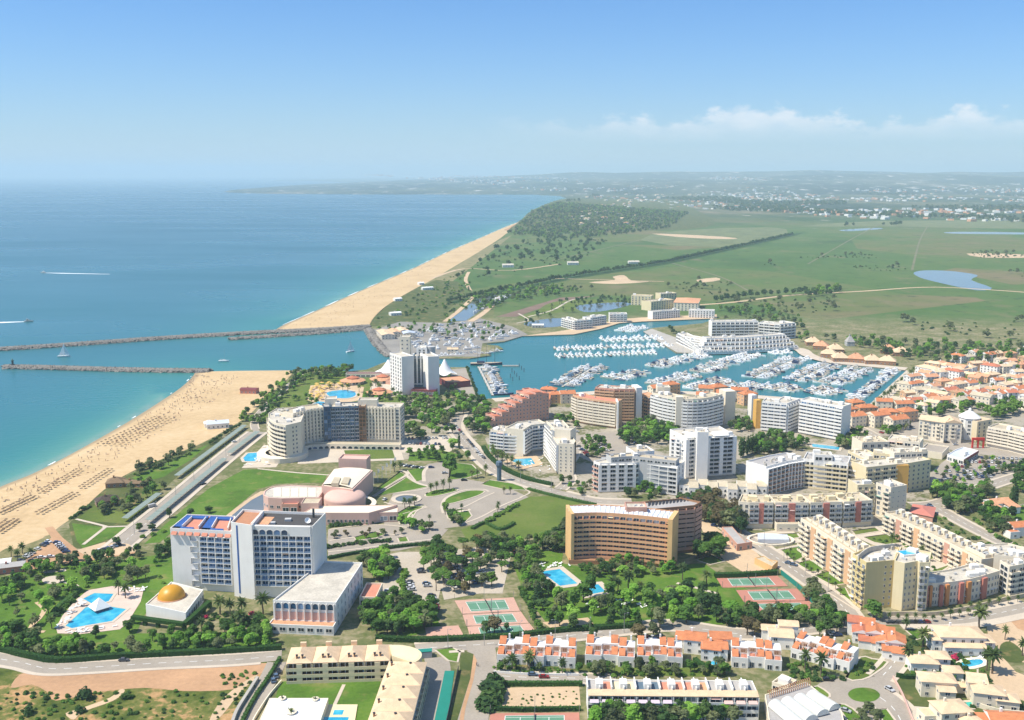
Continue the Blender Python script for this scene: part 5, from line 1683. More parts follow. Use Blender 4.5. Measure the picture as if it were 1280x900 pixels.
part(ap, 'balcony_tower', 'white', q[0] - 2, q[1] + 6, 0, 4.5, 6, 24, .3)
# ------------------------------------------------------------------ stepped cream complex
ap = at(1130, 612, 'apartment_complex', 'stepped cream apartment complex with ochre stair bay beside the car park', 'apartments')
H = 19
block(ap, [(1083, 584), (1122, 580), (1134, 579), (1164, 574)], H, 15, [('balc', 6, -4, dict(foot=1, d=1, ww=.6)), None, ('win', 6, -5, dict(foot=1, ww=.34, wh=.5))], wall='pale_yellow', roof='light_roof', right=('win', 6, 5, dict(ww=.4)), kn=12, seed=61, kmats=('white_warm',) * 3)
q = wpoly([(1128, 579.5)], H)[0]
part(ap, 'ochre_bay', 'ochre', q[0], q[1] - .2, 0, 8, 2.0, H - .8, .05)
block(ap, [(1118, 566), (1160, 564)], H + 3.4, 14, ('win', 1, 4, dict(foot=H, glass='glass')), wall='white_warm', roof='light_roof', kn=12, seed=62, kmats=('white_warm',) * 3)
block(ap, [(1060, 563), (1085, 576)], 17, 14, ('balc', 5, 5, dict(d=1.4)), wall='pale_yellow', roof='light_roof', kn=9, seed=63, kmats=('white_warm',) * 3)
block(ap, [(1078, 553), (1112, 552)], 20, 16, ('win', 6, 5, dict(ww=.5)), wall='white_warm', roof='beige_roof', kn=12, seed=64, kmats=('white_warm',) * 3)
block(ap, [(1110, 548), (1150, 553)], 21, 14, ('balc', 6, 5, dict(d=1.4)), wall='white_warm', roof='light_roof', kn=12, seed=65, kmats=('white_warm',) * 3)
block(ap, [(1092, 566), (1116, 568)], 20, 11, ('balc', 6, 4, dict(d=1.4)), wall='pale_yellow', roof='light_roof', kn=8, seed=66, kmats=('white_warm',) * 3)
t = at(1170, 566, 'parking_deck', 'flat asphalt parking deck behind the stepped cream complex', 'deck')
block(t, [(1150, 562), (1178, 566)], 5, 22, None, wall='white_warm', roof='asphalt', par=.8)
# ------------------------------------------------------------------ beige block with white octagon, its neighbour, the shop
ap = at(1195, 552, 'apartment_building', 'beige apartment block with arcaded ground floor and white octagonal cap', 'apartments')
H = 15.5
for i, (pts_, mm) in enumerate((([(1149, 524), (1166, 526), (1181, 528.5)], 'cream_roof'), ([(1181, 528), (1203, 529)], 'cream_roof'))):
 p = block(ap, pts_, H, 15, ('balc', 4, -3, dict(foot=3.2, d=1.1, bcols=(1,), ww=.4)), wall='white_warm', roof='cream_roof', par=.3)
 gable(ap, [p[0], p[len(pts_) - 1], p[len(pts_)], p[-1]], H - .1, 2.4, 'cream_roof', .4)
q = P(1212, 521, H + 1)
b = MB()
b.lathe([(7.6, -H - 1), (7.6, 0), (8.4, .1), (2.0, 4.6), (1.2, 4.7), (1.2, 6.2), (.05, 7.2)], 8, o=q)
b.obj('octagon_cap', 'white', ap)
for k in range(8):
 a_ = (k + .5) * math.pi / 4
 for i in range(4):
  part(ap, 'window', window_mesh('white', 'glass'), q.x + 7.05 * math.cos(a_), q.y + 7.05 * math.sin(a_), 4 + i * 3, 2.2, 1, 1.8, a_ + math.pi / 2)
block(ap, [(1222, 527), (1240, 524)], H, 13, ('win', 5, 5, dict(ww=.3)), wall='cream', roof='cream_roof', par=.3)
ap = at(1260, 565, 'apartment_building', 'beige terraced apartment slab with long balcony rows above the car park', 'apartments')
block(ap, [(1235, 533), (1262, 538), (1300, 547)], 15.5, 17, ('band', 5, 5, dict(foot=3.2, d=1.3, ph=1.0, glass='glass_brown')), wall='white_warm', roof='beige_roof', kn=10, seed=71)
t = at(1205, 573, 'shop', 'low shop with white sunken roof and magenta fascia in the car park', 'shop')
block(t, [(1184, 568), (1205, 574), (1223, 563)], 4.5, [(1204, 558.5), (1194, 562)], [('win', 1, 4, dict(foot=.4)), ('win', 1, 4, dict(foot=.4))], wall='white', roof='solar', par=.6, kn=4)
f = wpoly([(1205, 574.4), (1223.4, 563)], 4.6)
m_ = (Vector(f[0]) + Vector(f[1])) / 2
part(t, 'fascia', 'maroon', m_.x, m_.y, 2.8, (Vector(f[1]) - Vector(f[0])).length, .3, 1.6, math.atan2(f[1][1] - f[0][1], f[1][0] - f[0][0]))
c = P(1222, 560)
t = thing('portal_sign', 'bright red three-legged portal beside the car park shop', 'sign', c)
for i in range(3):
 part(t, 'leg', 'red_paint', c.x - 4 + i * 4, c.y, 0, 1.1, 1.1, 6.0)
part(t, 'top_beam', 'red_paint', c.x, c.y, 6.0, 9.2, 1.4, 1.8)
# ------------------------------------------------------------------ houses
def opening(root, name, A, B, s, z, w, h, m='glass', fr='white', out=.02):
 A, B = Vector(A), Vector(B)
 d = (B - A).normalized()
 q = A.lerp(B, s) + Vector((d.y, -d.x)) * out
 part(root, name, window_mesh(fr, m), q.x, q.y, z, w, 1, h, math.atan2(d.y, d.x))
def townhouse(A, B, seed, label, group, tile='tile_orange', flip=False):
 """terraced house: tall tiled rear part, low front part with roof terrace and pergola"""
 r = random.Random(seed)
 A, B = Vector(A), Vector(B)
 d = (B - A).normalized()
 n = Vector((-d.y, d.x))
 w = (B - A).length
 t = thing('terraced_house', label, 'house', (*((A + B) / 2), 0), group)
 rz = math.atan2(d.y, d.x)
 hb, hf = 6.6 + r.uniform(-.3, .4), 3.9 + r.uniform(-.2, .3)
 df, db = 5.0 + r.uniform(-.4, .4), 6.2
 front = [tuple(A), tuple(B), tuple(B + n * df), tuple(A + n * df)]
 shell(t, front, 0, hf + .7, 'white', 'terrace_red', .7, .25)
 A2, B2 = A + n * df, B + n * df
 back = [tuple(A2 - d * .02), tuple(B2 + d * .02), tuple(B2 + n * db), tuple(A2 + n * db)]
 b = MB()
 b.prism(back, 0, hb)
 b.obj('rear_wall', 'white', t)
 s0, s1 = (.0, .52) if not flip else (.48, 1.0)
 q = [tuple(A2.lerp(B2, s0 + .05) + n * .7), tuple(A2.lerp(B2, s1 - .05) + n * .7), tuple(A2.lerp(B2, s1 - .05) + n * (db - .9)), tuple(A2.lerp(B2, s0 + .05) + n * (db - .9))]
 rf = shed(t, q, hb + .05, 1.4, tile, .1)
 f0, f1 = (.04, .42) if not flip else (.58, .96)
 q = [tuple(A.lerp(B, f0) + n * .4), tuple(A.lerp(B, f1) + n * .4), tuple(A.lerp(B, f1) + n * (df - .3)), tuple(A.lerp(B, f0) + n * (df - .3))]
 shed(t, q, hf + .72, 1.2, tile, .05)
 g0 = .74 if not flip else .26
 c = A.lerp(B, g0) + n * (df * .5)
 for j in range(5):
  cc_ = c + n * (-1.6 + .8 * j)
  part(t, 'pergola_beam', 'brick_brown', cc_.x, cc_.y, hf + 2.6, w * .42, .16, .2, rz)
 for sx in (-1, 1):
  for sy in (-1, 1):
   cc_ = c + d * (sx * w * .19) + n * (sy * 1.6)
   part(t, 'pergola_post', 'white', cc_.x, cc_.y, hf, .2, .2, 2.58, rz)
 opening(t, 'door', A, B, .25 + r.uniform(-.04, .04), .1, 2.0, 2.3)
 opening(t, 'window', A, B, .72, .8, 1.3, 1.4)
 opening(t, 'window', A2, B2, .2 if not flip else .8, hf + 1.6, 1.0, .9)
 opening(t, 'terrace_door', A2, B2, .72 if not flip else .28, hf + .1, 1.8, 2.1)
 c = A2.lerp(B2, r.uniform(.2, .8)) + n * (db * .85)
 part(rf, 'chimney', 'white', c.x, c.y, hb + .8, .7, .7, 1.9, rz)
 return t
def row(px0, px1, n, seed, place, group, tile='tile_orange'):
 a, c = P(*px0).xy, P(*px1).xy
 dd = (c - a).normalized()
 nn = Vector((-dd.y, dd.x))
 ends = ['at the %s end of' % e for e in ('road', 'lane')]
 for j in range(n):
  st = nn * (1.2 * (j % 2))
  lab = 'white terraced house with orange tiled roofs %s' % place
  townhouse(a.lerp(c, j / n) + st, a.lerp(c, (j + 1) / n) + st, seed + j, lab, group, tile, flip=(j % 3 == 1))
row((621, 831), (719, 836), 5, 100, 'in the row beside the empty plot', 'terraced houses beside the empty plot')
row((731, 831), (793, 835), 3, 110, 'in the middle row above the long terrace', 'terraced houses of the middle row')
row((796, 832), (853, 835), 3, 120, 'in the row beside the villa pool', 'terraced houses next to the villa pool')
row((914, 834), (977, 839), 3, 130, 'in the row beside the roof arbour', 'terraced houses beside the arbour')
row((988, 822), (1060, 843), 4, 140, 'in the slanting row above the turning circle', 'terraced houses above the turning circle')
def villa(px, py, w, d, h, rz, label, tile='cream_roof', wall='white_warm', seed=1, second=None, roof='hip', cat='house', name='villa', group=None, rise=None):
 r = random.Random(seed)
 c = P(px, py)
 t = thing(name, label, cat, c, group)
 roofs = []
 def vol(ox, oy, w, d, h, roof):
  cx, cy = c.x + ox * math.cos(rz) - oy * math.sin(rz), c.y + ox * math.sin(rz) + oy * math.cos(rz)
  q = rect(cx, cy, w, d, rz)
  b = MB()
  b.prism(q, 0, h)
  b.obj('wall', wall, t)
  rs = rise or min(w, d) * .2
  if roof == 'hip':
   ro = hip(t, q, h + .01, rs, tile)
  elif roof == 'gable':
   ro = gable(t, q, h + .01, rs, tile, .4, 'roof', wall)
  elif roof == 'shed':
   ro = shed(t, q, h + .02, rs, tile)
  else:
   b = MB()
   b.prism(inset(q, .3), h - .1, h + .06)
   ro = b.obj('roof', tile, t)
  roofs.append(ro)
  nf = max(1, round(h / 3))
  for i in range(4):
   a, e = q[i], q[(i + 1) % 4]
   L = (Vector(e) - Vector(a)).length
   nb = max(1, int(L / 3.6))
   if e[0] > a[0] or abs(e[0] - a[0]) < .6 * L:
    for f in range(nf):
     for j in range(nb):
      if r.random() < .78:
       opening(t, 'window', a, e, (j + .5) / nb, f * h / nf + .9, 1.2 + r.random() * .8, 1.35)
  return q
 q = vol(0, 0, w, d, h, roof)
 for s in second or ():
  vol(*s)
 a = Vector(q[3]).lerp(Vector(q[1]), r.uniform(.3, .45))
 part(roofs[0], 'chimney', wall, a.x, a.y, h, .8, .8, (rise or min(w, d) * .2) + 1.0, rz)
 return t
villa(869, 812, 9, 9, 6.2, -.25, 'white villa with split orange roofs and twin chimneys beside the access steps', 'tile_orange', 'white', 201, [(7, -6, 8, 7, 5.2, 'shed'), (-6, 2, 5, 6, 4.2, 'shed')], 'gable')
villa(893, 821, 10, 7.5, 5.4, -.1, 'white villa with orange gable roof above a small pool', 'tile_orange', 'white', 202, [(3, 6, 9, 5, 6.4, 'shed')], 'gable')
villa(975, 806, 10, 9, 5.6, -.15, 'white villa with pale sandy gables beside the parking bay', 'cream_roof', 'white', 203, [(-4, 6, 7, 6, 5.0, 'gable'), (4, 8, 8, 6, 6.6, 'gable')], 'gable')
for j, (x, y, lab) in enumerate(((1077, 800, 'white orange-roofed house first of the stepped cluster by the access road'), (1093, 803, 'orange-roofed stepped house set behind a small front garden'), (1106, 812, 'orange-roofed stepped house with blank garden wall'), (1118, 815, 'orange-roofed house at the low end of the stepped cluster'))):
 villa(x, y, 8, 8.5, 5.0 + (j % 2), -.3, lab, 'tile_orange' if j else 'tile_red', 'white', 210 + j, [(2, -6.5, 7, 5, 3.6, 'shed'), (-3, 6, 6, 5, 6.2, 'shed')], 'gable')
villa(1197, 808, 19, 11, 6.8, -.06, 'large white villa with sandy hipped roof and twin chimneys', 'cream_roof', 'white', 220, [(0, -7.2, 17, 3.5, 3.6, 'shed'), (-11, -2, 4, 8, 5.5, 'hip'), (11, -2, 4, 8, 5.0, 'hip')], 'hip')
villa(1152, 836, 11, 8, 4.4, -.1, 'sandy-roofed villa between the turning lane and its round pool', 'cream_roof', 'white', 221, [(7, 3, 8, 7, 5.0, 'hip'), (10, -6, 7, 6, 3.4, 'hip')], 'hip')
villa(1169, 866, 13, 8, 6.6, -.12, 'two-storey sandy-roofed villa with curved entry ramp', 'cream_roof', 'white_warm', 222, [(2, -6, 6, 5, 5.0, 'gable')], 'hip')
villa(1187, 902, 12, 9, 6.2, .12, 'sandy-roofed villa beside a rectangular blue pool', 'cream_roof', 'white_warm', 223, [(-8, 2, 5, 6, 3.4, 'flat')], 'hip')
villa(1233, 880, 11, 8, 6.2, -.25, 'sandy-roofed villa with teal pool at its door', 'cream_roof', 'white_warm', 224, [(-3, 5, 7, 6, 7.0, 'shed')], 'hip')
villa(1257, 884, 8, 7, 4.2, -.25, 'small sandy-roofed outbuilding by the dirt road', 'cream_roof', 'white_warm', 225)
villa(1204, 864, 7, 4, 2.8, -.1, 'little garden house with pale roof and dark porch', 'cream_roof', 'white_warm', 226)
villa(1262, 912, 16, 8, 5.0, -.1, 'white house with orange roof and red terrace behind a rendered wall', 'tile_orange', 'white', 227, [(-9, -1, 6, 6, 3.6, 'shed')], 'gable')
villa(1213, 912, 8, 6, 4.0, 0, 'low pale house below the teal pool', 'cream_roof', 'white_warm', 228)
# by the lane on the far right
villa(1247, 636, 14, 9, 5, .3, 'white house with pale orange roofs beside the cypress', 'tile_orange_pale', 'white', 230, [(-9, -5, 8, 7, 4, 'shed'), (3, -8, 7, 6, 4, 'shed')], 'gable')
villa(1272, 667, 12, 9, 5.5, .2, 'white house with terracotta roof patch and arches by the lane', 'tile_orange', 'white', 231, [(-7, -4, 6, 6, 4, 'flat')], 'gable')
# ------------------------------------------------------------------ cream L-shaped apartments in front
ap = at(430, 852, 'apartment_building', 'cream L-shaped holiday flats with hipped tile roofs and paired chimneys', 'apartments')
H = 8.6
fr = wpoly([(358, 828), (488, 824)], H)
a, c = Vector(fr[0]), Vector(fr[1])
dd = (c - a).normalized()
nn = Vector((-dd.y, dd.x))
D = 13
poly = [tuple(a), tuple(c), tuple(c + nn * D), tuple(a + nn * D)]
shell(ap, poly, 0, H, 'cream', 'cream_roof', .1)
facade(ap, a, c, 0, H, ('band', 3, -8, dict(foot=.3, head=.2, d=1.5, ph=1.0, m='pale_yellow', glass='glass_brown', wh=.75)), 'cream')
for j in range(4):
 q = [tuple(a.lerp(c, j / 4) - nn * 1.4), tuple(a.lerp(c, (j + 1) / 4) - nn * 1.4), tuple(a.lerp(c, (j + 1) / 4) + nn * D), tuple(a.lerp(c, j / 4) + nn * D)]
 hip(ap, q, H + .05 + .01 * j, 2.6, 'cream_roof', -.06)
 m_ = a.lerp(c, (j + .5) / 4)
 for s in (-1.1, 1.1):
  q2 = m_ + dd * s + nn * 1.0
  part(ap, 'chimney', 'brick_brown', q2.x, q2.y, H + .3, .7, .7, 2.0, .3)
  part(ap, 'chimney_pot', 'dark_metal', q2.x, q2.y, H + 2.3, .9, .9, .35, .3)
 q2 = m_ - nn * .75
 part(ap, 'stair_bay', 'cream', q2.x, q2.y, 0, 2.2, 1.7, H - .3, math.atan2(dd.y, dd.x))
 q2 = m_ + nn * (D - .5)
 part(ap, 'chimney', 'cream_roof', q2.x, q2.y, H, 2.4, 1.2, 2.4, math.atan2(dd.y, dd.x))
l0, l1, r0, r1 = (Vector(wpoly([q], H)[0]) for q in ((487, 827), (445, 945), (533, 828), (503, 945)))
poly = [tuple(l1), tuple(r1), tuple(r0), tuple(l0)]
shell(ap, poly, 0, H, 'cream', 'cream_roof', .1)
facade(ap, r1, r0, 0, H, ('balc', 3, 5, dict(d=1.2)), 'cream')
facade(ap, l0, l1, 0, H, ('balc', 3, 5, dict(d=1.2)), 'cream')
for j in range(7):
 q = [l0.lerp(l1, (j + 1) / 7), r0.lerp(r1, (j + 1) / 7), r0.lerp(r1, j / 7), l0.lerp(l1, j / 7)]
 hip(ap, [tuple(v) for v in q], H + .05 + .01 * (j % 3), 2.5, 'cream_roof', .25)
 for u in (.12, .62):
  m_ = l0.lerp(l1, (j + .55) / 7).lerp(r0.lerp(r1, (j + .55) / 7), u)
  part(ap, 'chimney', 'brick_brown', m_.x, m_.y, H + .4, .7, .7, 1.9, .3)
  part(ap, 'chimney_pot', 'dark_metal', m_.x, m_.y, H + 2.3, .9, .9, .3, .3)
cen = Vector(wpoly([(490, 822)], H)[0])
b = MB()
pts_ = [cen + Vector((12 * math.cos(a_), 9.5 * math.sin(a_))) for a_ in np.linspace(-.7, 1.75, 14)]
b.prism([tuple(cen)] + [tuple(v) for v in pts_], 0, H + .9)
b.obj('round_wing', 'pale_yellow', ap)
inn_ = inset([tuple(cen)] + [tuple(v) for v in pts_], .9)
b = MB()
b.prism(inn_, H + .91, H + .96)
b.obj('round_roof', 'cream', ap)
t = at(375, 900, 'flat_roofed_building', 'low building with bright white flat roof and three planters', 'building')
p = block(t, W2([(318, 925), (396, 925)]), 3.2, 24, None, wall='white_warm', roof='canvas_white', world=True, par=.15)
for x, y, s in ((353, 874, 1.0), (394, 875, 1.0), (364, 891, 1.5)):
 c = P(x, y, 3.1)
 pl = thing('planter', 'round stone planter with a spiky palm on the white roof', 'planter', c, 'planters on the white roof')
 b = MB()
 b.lathe([(1.1 * s, 0), (1.5 * s, .7), (1.3 * s, .7), (.05, .6)], 12, o=c)
 b.obj('bowl', 'white_warm', pl)
 b = MB()
 rr = random.Random(x)
 for k in range(26):
  an, el = rr.uniform(0, 6.28), rr.uniform(.15, 1.3)
  d_ = Vector((math.cos(an) * math.cos(el), math.sin(an) * math.cos(el), math.sin(el))) * rr.uniform(1.2, 2.0) * s
  sd = Vector((-math.sin(an), math.cos(an), 0)) * .14 * s
  o_ = Vector((c.x, c.y, c.z + .6))
  b.face([o_ - sd, o_ + sd, o_ + d_ + Vector((0, 0, -.2))])
 b.obj('leaves', 'leaf_palm', pl)
t = at(425, 895, 'pool_deck', 'pale yellow pool deck with two small blue basins', 'deck')
b = MB()
b.prism(W2([(404, 882), (447, 882), (440, 925), (396, 925)]), 0.02, .5)
b.obj('deck', 'canvas_yellow' if False else 'pale_yellow', t)
for q in ([(418, 889), (430, 889), (428, 895), (416, 895)], [(405, 898), (436, 898), (433, 912), (401, 912)]):
 b = MB()
 b.prism(W2(q), .4, .54)
 b.obj('basin_water', 'pool_water', t)
# ------------------------------------------------------------------ long terraced block with coloured roof terraces
ap = at(840, 895, 'terraced_block', 'long white three-storey terrace with coloured roof terraces and striped awnings', 'terrace')
H = 9.5
fr = wpoly([(735, 866), (948, 868)], H)
a, c = Vector(fr[0]), Vector(fr[1])
dd = (c - a).normalized()
nn = Vector((-dd.y, dd.x))
rz = math.atan2(dd.y, dd.x)
D = 10.5
shell(ap, [tuple(a), tuple(c), tuple(c + nn * D), tuple(a + nn * D)], 0, H, 'white', 'grey_roof', .4)
facade(ap, a, c, 0, H, ('band', 3, -14, dict(foot=.2, head=.6, d=1.6, ph=1.0, m='white', glass='glass', wh=.7)), 'white')
L = (c - a).length
cols = ['grey_roof', 'terrace_red', 'pale_yellow', 'pale_yellow', 'slate_blue', 'slate_blue', 'terrace_red', 'terrace_red', 'terrace_red', 'tile_orange_pale', 'grey_roof', 'grey_roof', 'grey_roof', 'grey_roof']
for j in range(14):
 m_ = a.lerp(c, (j + .5) / 14) + nn * 5.8
 part(ap, 'terrace_floor', cols[j], m_.x, m_.y, H - .38, L / 14 - .5, 7.0, .08, rz)
 m_ = a.lerp(c, j / 14) + nn * 5.8
 part(ap, 'party_wall', 'white', m_.x, m_.y, H - .4, .4, 8.2, 1.9, rz)
 if j % 2 == 0:
  m_ = a.lerp(c, (j + 1) / 14) + nn * 5.2
  part(ap, 'stair_hut', 'white', m_.x, m_.y, H - .37, 2.6, 4.4, 2.5, rz)
 m_ = a.lerp(c, (j + .5) / 14) - nn * 1.9
 if j < 7 or j > 10:
  o = part(ap, 'awning', 'awning_lilac' if j < 8 else 'awning_pink', m_.x, m_.y, H - 2.3, L / 14 - 1.2, 1.6, .08, rz)
  o.rotation_euler = (math.radians(24), 0, rz)
m_ = (a + c) / 2 + nn * .4
o = part(ap, 'tiled_eave', 'cream_roof', m_.x, m_.y, H - .1, L, 3.4, .2, rz)
o.rotation_euler = (math.radians(16), 0, rz)
# ------------------------------------------------------------------ vaulted hall
ap = at(1000, 895, 'vaulted_hall', 'hall with four translucent barrel vaults and a timber arbour', 'hall')
f = W2([(962, 925), (1060, 925)])
base = [(956, 868), (1008, 852), (1052, 888), (1062, 930), (966, 930)]
q = ccw(wpoly(base, 5))
shell(ap, q, 0, 5, 'white_warm', 'grey_roof', .3)
for j in range(4):
 e0, e1 = P(968 + j * 15.5, 881 - j * 4, 5), P(1000 + j * 14.5, 908 - j * 7, 5)
 dv = (e1 - e0)
 sd = Vector((-dv.y, dv.x, 0)).normalized() * 2.9
 b = MB()
 k = 9
 for s in range(k):
  a0, a1 = math.pi * s / k, math.pi * (s + 1) / k
  f_ = lambda e, a_: (e.x + sd.x * math.cos(a_), e.y + sd.y * math.cos(a_), 5 + 2.3 * math.sin(a_))
  b.face([f_(e0, a0), f_(e0, a1), f_(e1, a1), f_(e1, a0)])
 for e in (e0, e1):
  b.face([(e.x + sd.x * math.cos(math.pi * s / k), e.y + sd.y * math.cos(math.pi * s / k), 5 + 2.3 * math.sin(math.pi * s / k)) for s in range(k + 1)])
 b.obj('barrel_vault', 'polycarb', ap)
for j in range(22):
 e = P(961 + j * 2.4, 868 - j * .75, 5.5)
 b = MB()
 n_ = 7
 for s in range(n_):
  a0, a1 = math.pi * s / n_, math.pi * (s + 1) / n_
  b.tube((e.x, e.y + 2 * math.cos(a0), 5 + 1.9 * math.sin(a0)), (e.x, e.y + 2 * math.cos(a1), 5 + 1.9 * math.sin(a1)), .16, .16, 4)
 b.obj('arbour_hoop', 'brick_brown', ap)
ap = at(975, 850, 'terrace_house', 'flat-roofed cream house with roof terrace beside the arbour', 'house')
block(ap, [(965, 852), (985, 858), (996, 850)], 5.5, [(978, 842)], [('win', 2, 3, {}), ('win', 2, 3, {})], wall='white_warm', roof='beige_roof', kn=2)
# ------------------------------------------------------------------ old-town roofs, marina front, resort
def small_house(px, py, w, d, h, rz, tile, wall, label, group, name='house', cat='house', roof='gable', rise=None):
 c = P(px, py)
 t = thing(name, label, cat, c, group)
 q = rect(c.x, c.y, w, d, rz)
 b = MB()
 b.prism(q, 0, h)
 b.obj('wall', wall, t)
 rs = rise or min(w, d) * .24
 rf = hip(t, q, h + .01, rs, tile, .4) if roof != 'gable' else gable(t, q, h + .01, rs, tile, .4, 'roof', wall)
 nf = max(1, round(h / 3))
 for i in (0, 1, 3):
  a, e = q[i], q[(i + 1) % 4]
  nb = max(1, int((Vector(e) - Vector(a)).length / 3.4))
  for f in range(nf):
   for j in range(nb):
    opening(t, 'window', a, e, (j + .5) / nb, f * h / nf + .8, 1.3, 1.4)
 c2 = Vector(q[0]).lerp(Vector(q[2]), .42)
 part(rf, 'chimney', wall, c2.x, c2.y, h + rs * .5, .8, .8, rs * .5 + 1.0, rz)
 return t
rt = random.Random(55)
TOWN = [(1143, 488), (1152, 497), (1166, 490), (1178, 484), (1186, 494), (1172, 502), (1152, 513), (1134, 500), (1212, 487), (1224, 491), (1240, 494), (1227, 476), (1238, 466), (1250, 457), (1271, 471), (1268, 487), (1250, 500), (1227, 503), (1272, 498), (1196, 498), (1208, 500), (1258, 478), (1262, 462), (1212, 474), (1200, 484), (1126, 508), (1140, 480), (1278, 460), (1282, 505), (1284, 480), (1186, 505), (1218, 463), (1246, 484), (1130, 488), (1162, 480), (1296, 470), (1298, 490)]
rt2 = random.Random(8)
for k in range(400):
 q = (rt2.uniform(1128, 1300), rt2.uniform(440, 516))
 if inside([(1136, 470), (1200, 448), (1300, 438), (1300, 516), (1240, 506), (1150, 516), (1122, 506)], *q) and all(abs(q[0] - a) > 8 or abs(q[1] - b_) > 4.6 for a, b_ in TOWN) and len(TOWN) < 84:
  TOWN.append(q)
for i, (x, y) in enumerate(TOWN):
 tl, tn_ = (('tile_orange', 'orange'), ('tile_orange_pale', 'pale clay'), ('tile_red', 'dark red'), ('cream_roof', 'sandy'), ('beige_roof', 'greyish'))[(0, 3, 1, 3, 2, 4, 3, 1)[i * 5 % 8]]
 wl, wn = (('white', 'white'), ('white_warm', 'cream'), ('white', 'white'), ('peach', 'peach'))[i % 4]
 big = rt.random() < .35
 small_house(x, y, rt.uniform(13, 20) if big else rt.uniform(9, 13), rt.uniform(8, 10), rt.uniform(5, 8.5), rt.choice([.5, .5, -.9, .2]) + rt.uniform(-.08, .08), tl, wl,
    '%s %s house with %s tiled roof in the old quarter behind the marina' % ('long' if big else 'compact', wn, tn_), 'houses of the old quarter', roof='hip' if i % 3 == 0 else 'gable')
FRONT = [(880, 506), (893, 512), (904, 501), (897, 494), (884, 494), (1058, 524), (1068, 532), (1082, 521), (1097, 532), (1110, 527), (1120, 536), (1068, 513), (1104, 514), (1132, 526), (1128, 515), (664, 502), (678, 507), (694, 503), (709, 503), (686, 496), (822, 494), (838, 492), (924, 500), (934, 505)]
for i, (x, y) in enumerate(FRONT):
 wl, wn = (('white_warm', 'cream'), ('salmon', 'salmon'), ('peach', 'peach'))[i % 3 if x < 720 else (0, 2)[i % 2]]
 small_house(x, y, rt.uniform(12, 17), rt.uniform(9, 11), rt.uniform(7, 10), rt.choice([.15, -.2, .4]), 'tile_orange', wl,
    '%s waterfront building with bright orange roof beside the near marina quay' % wn, 'orange-roofed waterfront buildings', 'waterfront_building', 'building', 'hip' if i % 2 else 'gable')
villa(1190, 470, 46, 12, 7, .45, 'large white courtyard block with clay roofs at the back of the old quarter', 'cream_roof', 'white', 301, [(-14, 16, 12, 26, 7, 'hip'), (14, 14, 12, 24, 7, 'hip')], 'hip', rise=2.4)
# wooden-roofed village on the far quay
VIL = [(1026, 436), (1044, 440), (1036, 446), (1050, 451), (1070, 452), (1090, 454), (1109, 455), (1016, 431), (1110, 441), (1126, 444)]
for i, (x, y) in enumerate(VIL):
 small_house(x, y, 17, 14, 4.2, (-.35, -.1)[i % 2], 'cream_roof' if i % 4 else 'tile_orange_pale', 'brick_brown', 'timber pavilion with tall sandy pyramid roof on the far marina quay', 'quayside pavilions', 'pavilion', 'pavilion', 'hip', 5.5)
small_house(1062, 432, 9, 9, 5, 0, 'grey_roof', 'grey_wall', 'pavilion with tall grey pointed roof among the sandy-roofed pavilions', None, 'pavilion', 'pavilion', 'hip', 8)
ap = at(930, 441, 'apartment_complex', 'white terraced marina apartments stepping back above the boats', 'apartments')
TB = dict(foot=.5, d=1.6, ph=1.0, glass='glass', m='white', head=.8)
for i in range(4):
 block(ap, [(874 + i * 3, 438 - i * 4.8 - (1 if i else 0)), (930, 436.5 - i * 5), (997 - i * 5, 431.5 - i * 4.6)], 4.5 + 3.6 * i, 14, ('band', 1 if i else 2, 5, dict(TB, foot=max(.3, 3.6 * i - 2.6) if i else .3)), wall='white', roof='light_roof', kn=10, seed=400 + i, tall=2.2)
for i in range(5):
 block(ap, [(847 + i * 5.5, 416 + i * 4.0), (856 + i * 5.5, 420 + i * 4.2), (880, 424 + i * 2.8)], 12 - i * 1.5, 12, ('band', 3, 5, TB), wall='white', roof='light_roof', kn=4, seed=410 + i)
ap = at(945, 412, 'apartment_building', 'white six-storey block rising behind the terraced marina apartments', 'apartments')
block(ap, [(890, 402), (948, 401.5)], 19, 16, ('band', 5, 6, TB), wall='white', roof='light_roof', kn=9, seed=420)
block(ap, [(949, 403), (975, 405), (994, 403)], 19, 18, ('band', 5, 6, TB), wall='white', roof='light_roof', kn=9, seed=421)
ap = at(830, 385, 'resort_hotel', 'cream resort hotel with clay roof overlooking the far end of the marina', 'hotel')
block(ap, [(789, 369), (814, 370)], 15, 18, ('win', 5, 5, dict(ww=.4)), wall='pale_yellow', roof='beige_roof', kn=4)
block(ap, [(814, 377), (842, 374)], 14, 20, ('win', 5, 5, dict(ww=.4)), wall='pale_yellow', roof='beige_roof', kn=9, seed=431)
block(ap, [(826, 367), (846, 366)], 17, 16, ('win', 5, 5, dict(ww=.4)), wall='pale_yellow', roof='light_roof', kn=5, seed=432)
block(ap, [(842, 378), (873, 379)], 12, 22, ('win', 4, 5, dict(ww=.4)), wall='white_warm', roof='tile_orange_pale', par=.3)
hip(ap, wpoly([(842, 378), (873, 379), (876, 373), (846, 372)], 12), 11.9, 3, 'tile_orange_pale')
block(ap, [(816, 389.5), (850, 387)], 11, 12, ('win', 4, 4, dict(ww=.5)), wall='white', roof='light_roof', kn=5, seed=433)
block(ap, [(861, 387), (893, 388)], 11, 12, ('win', 4, 4, dict(ww=.5)), wall='white', roof='light_roof', kn=5, seed=434)
ap = at(730, 408, 'resort_hotel', 'white waterfront hotel with many small balconies between pond and promenade', 'hotel')
block(ap, [(702, 397), (718, 401), (740, 399)], 12, 14, ('balc', 4, 5, dict(d=1)), wall='white', roof='light_roof', kn=9, seed=441)
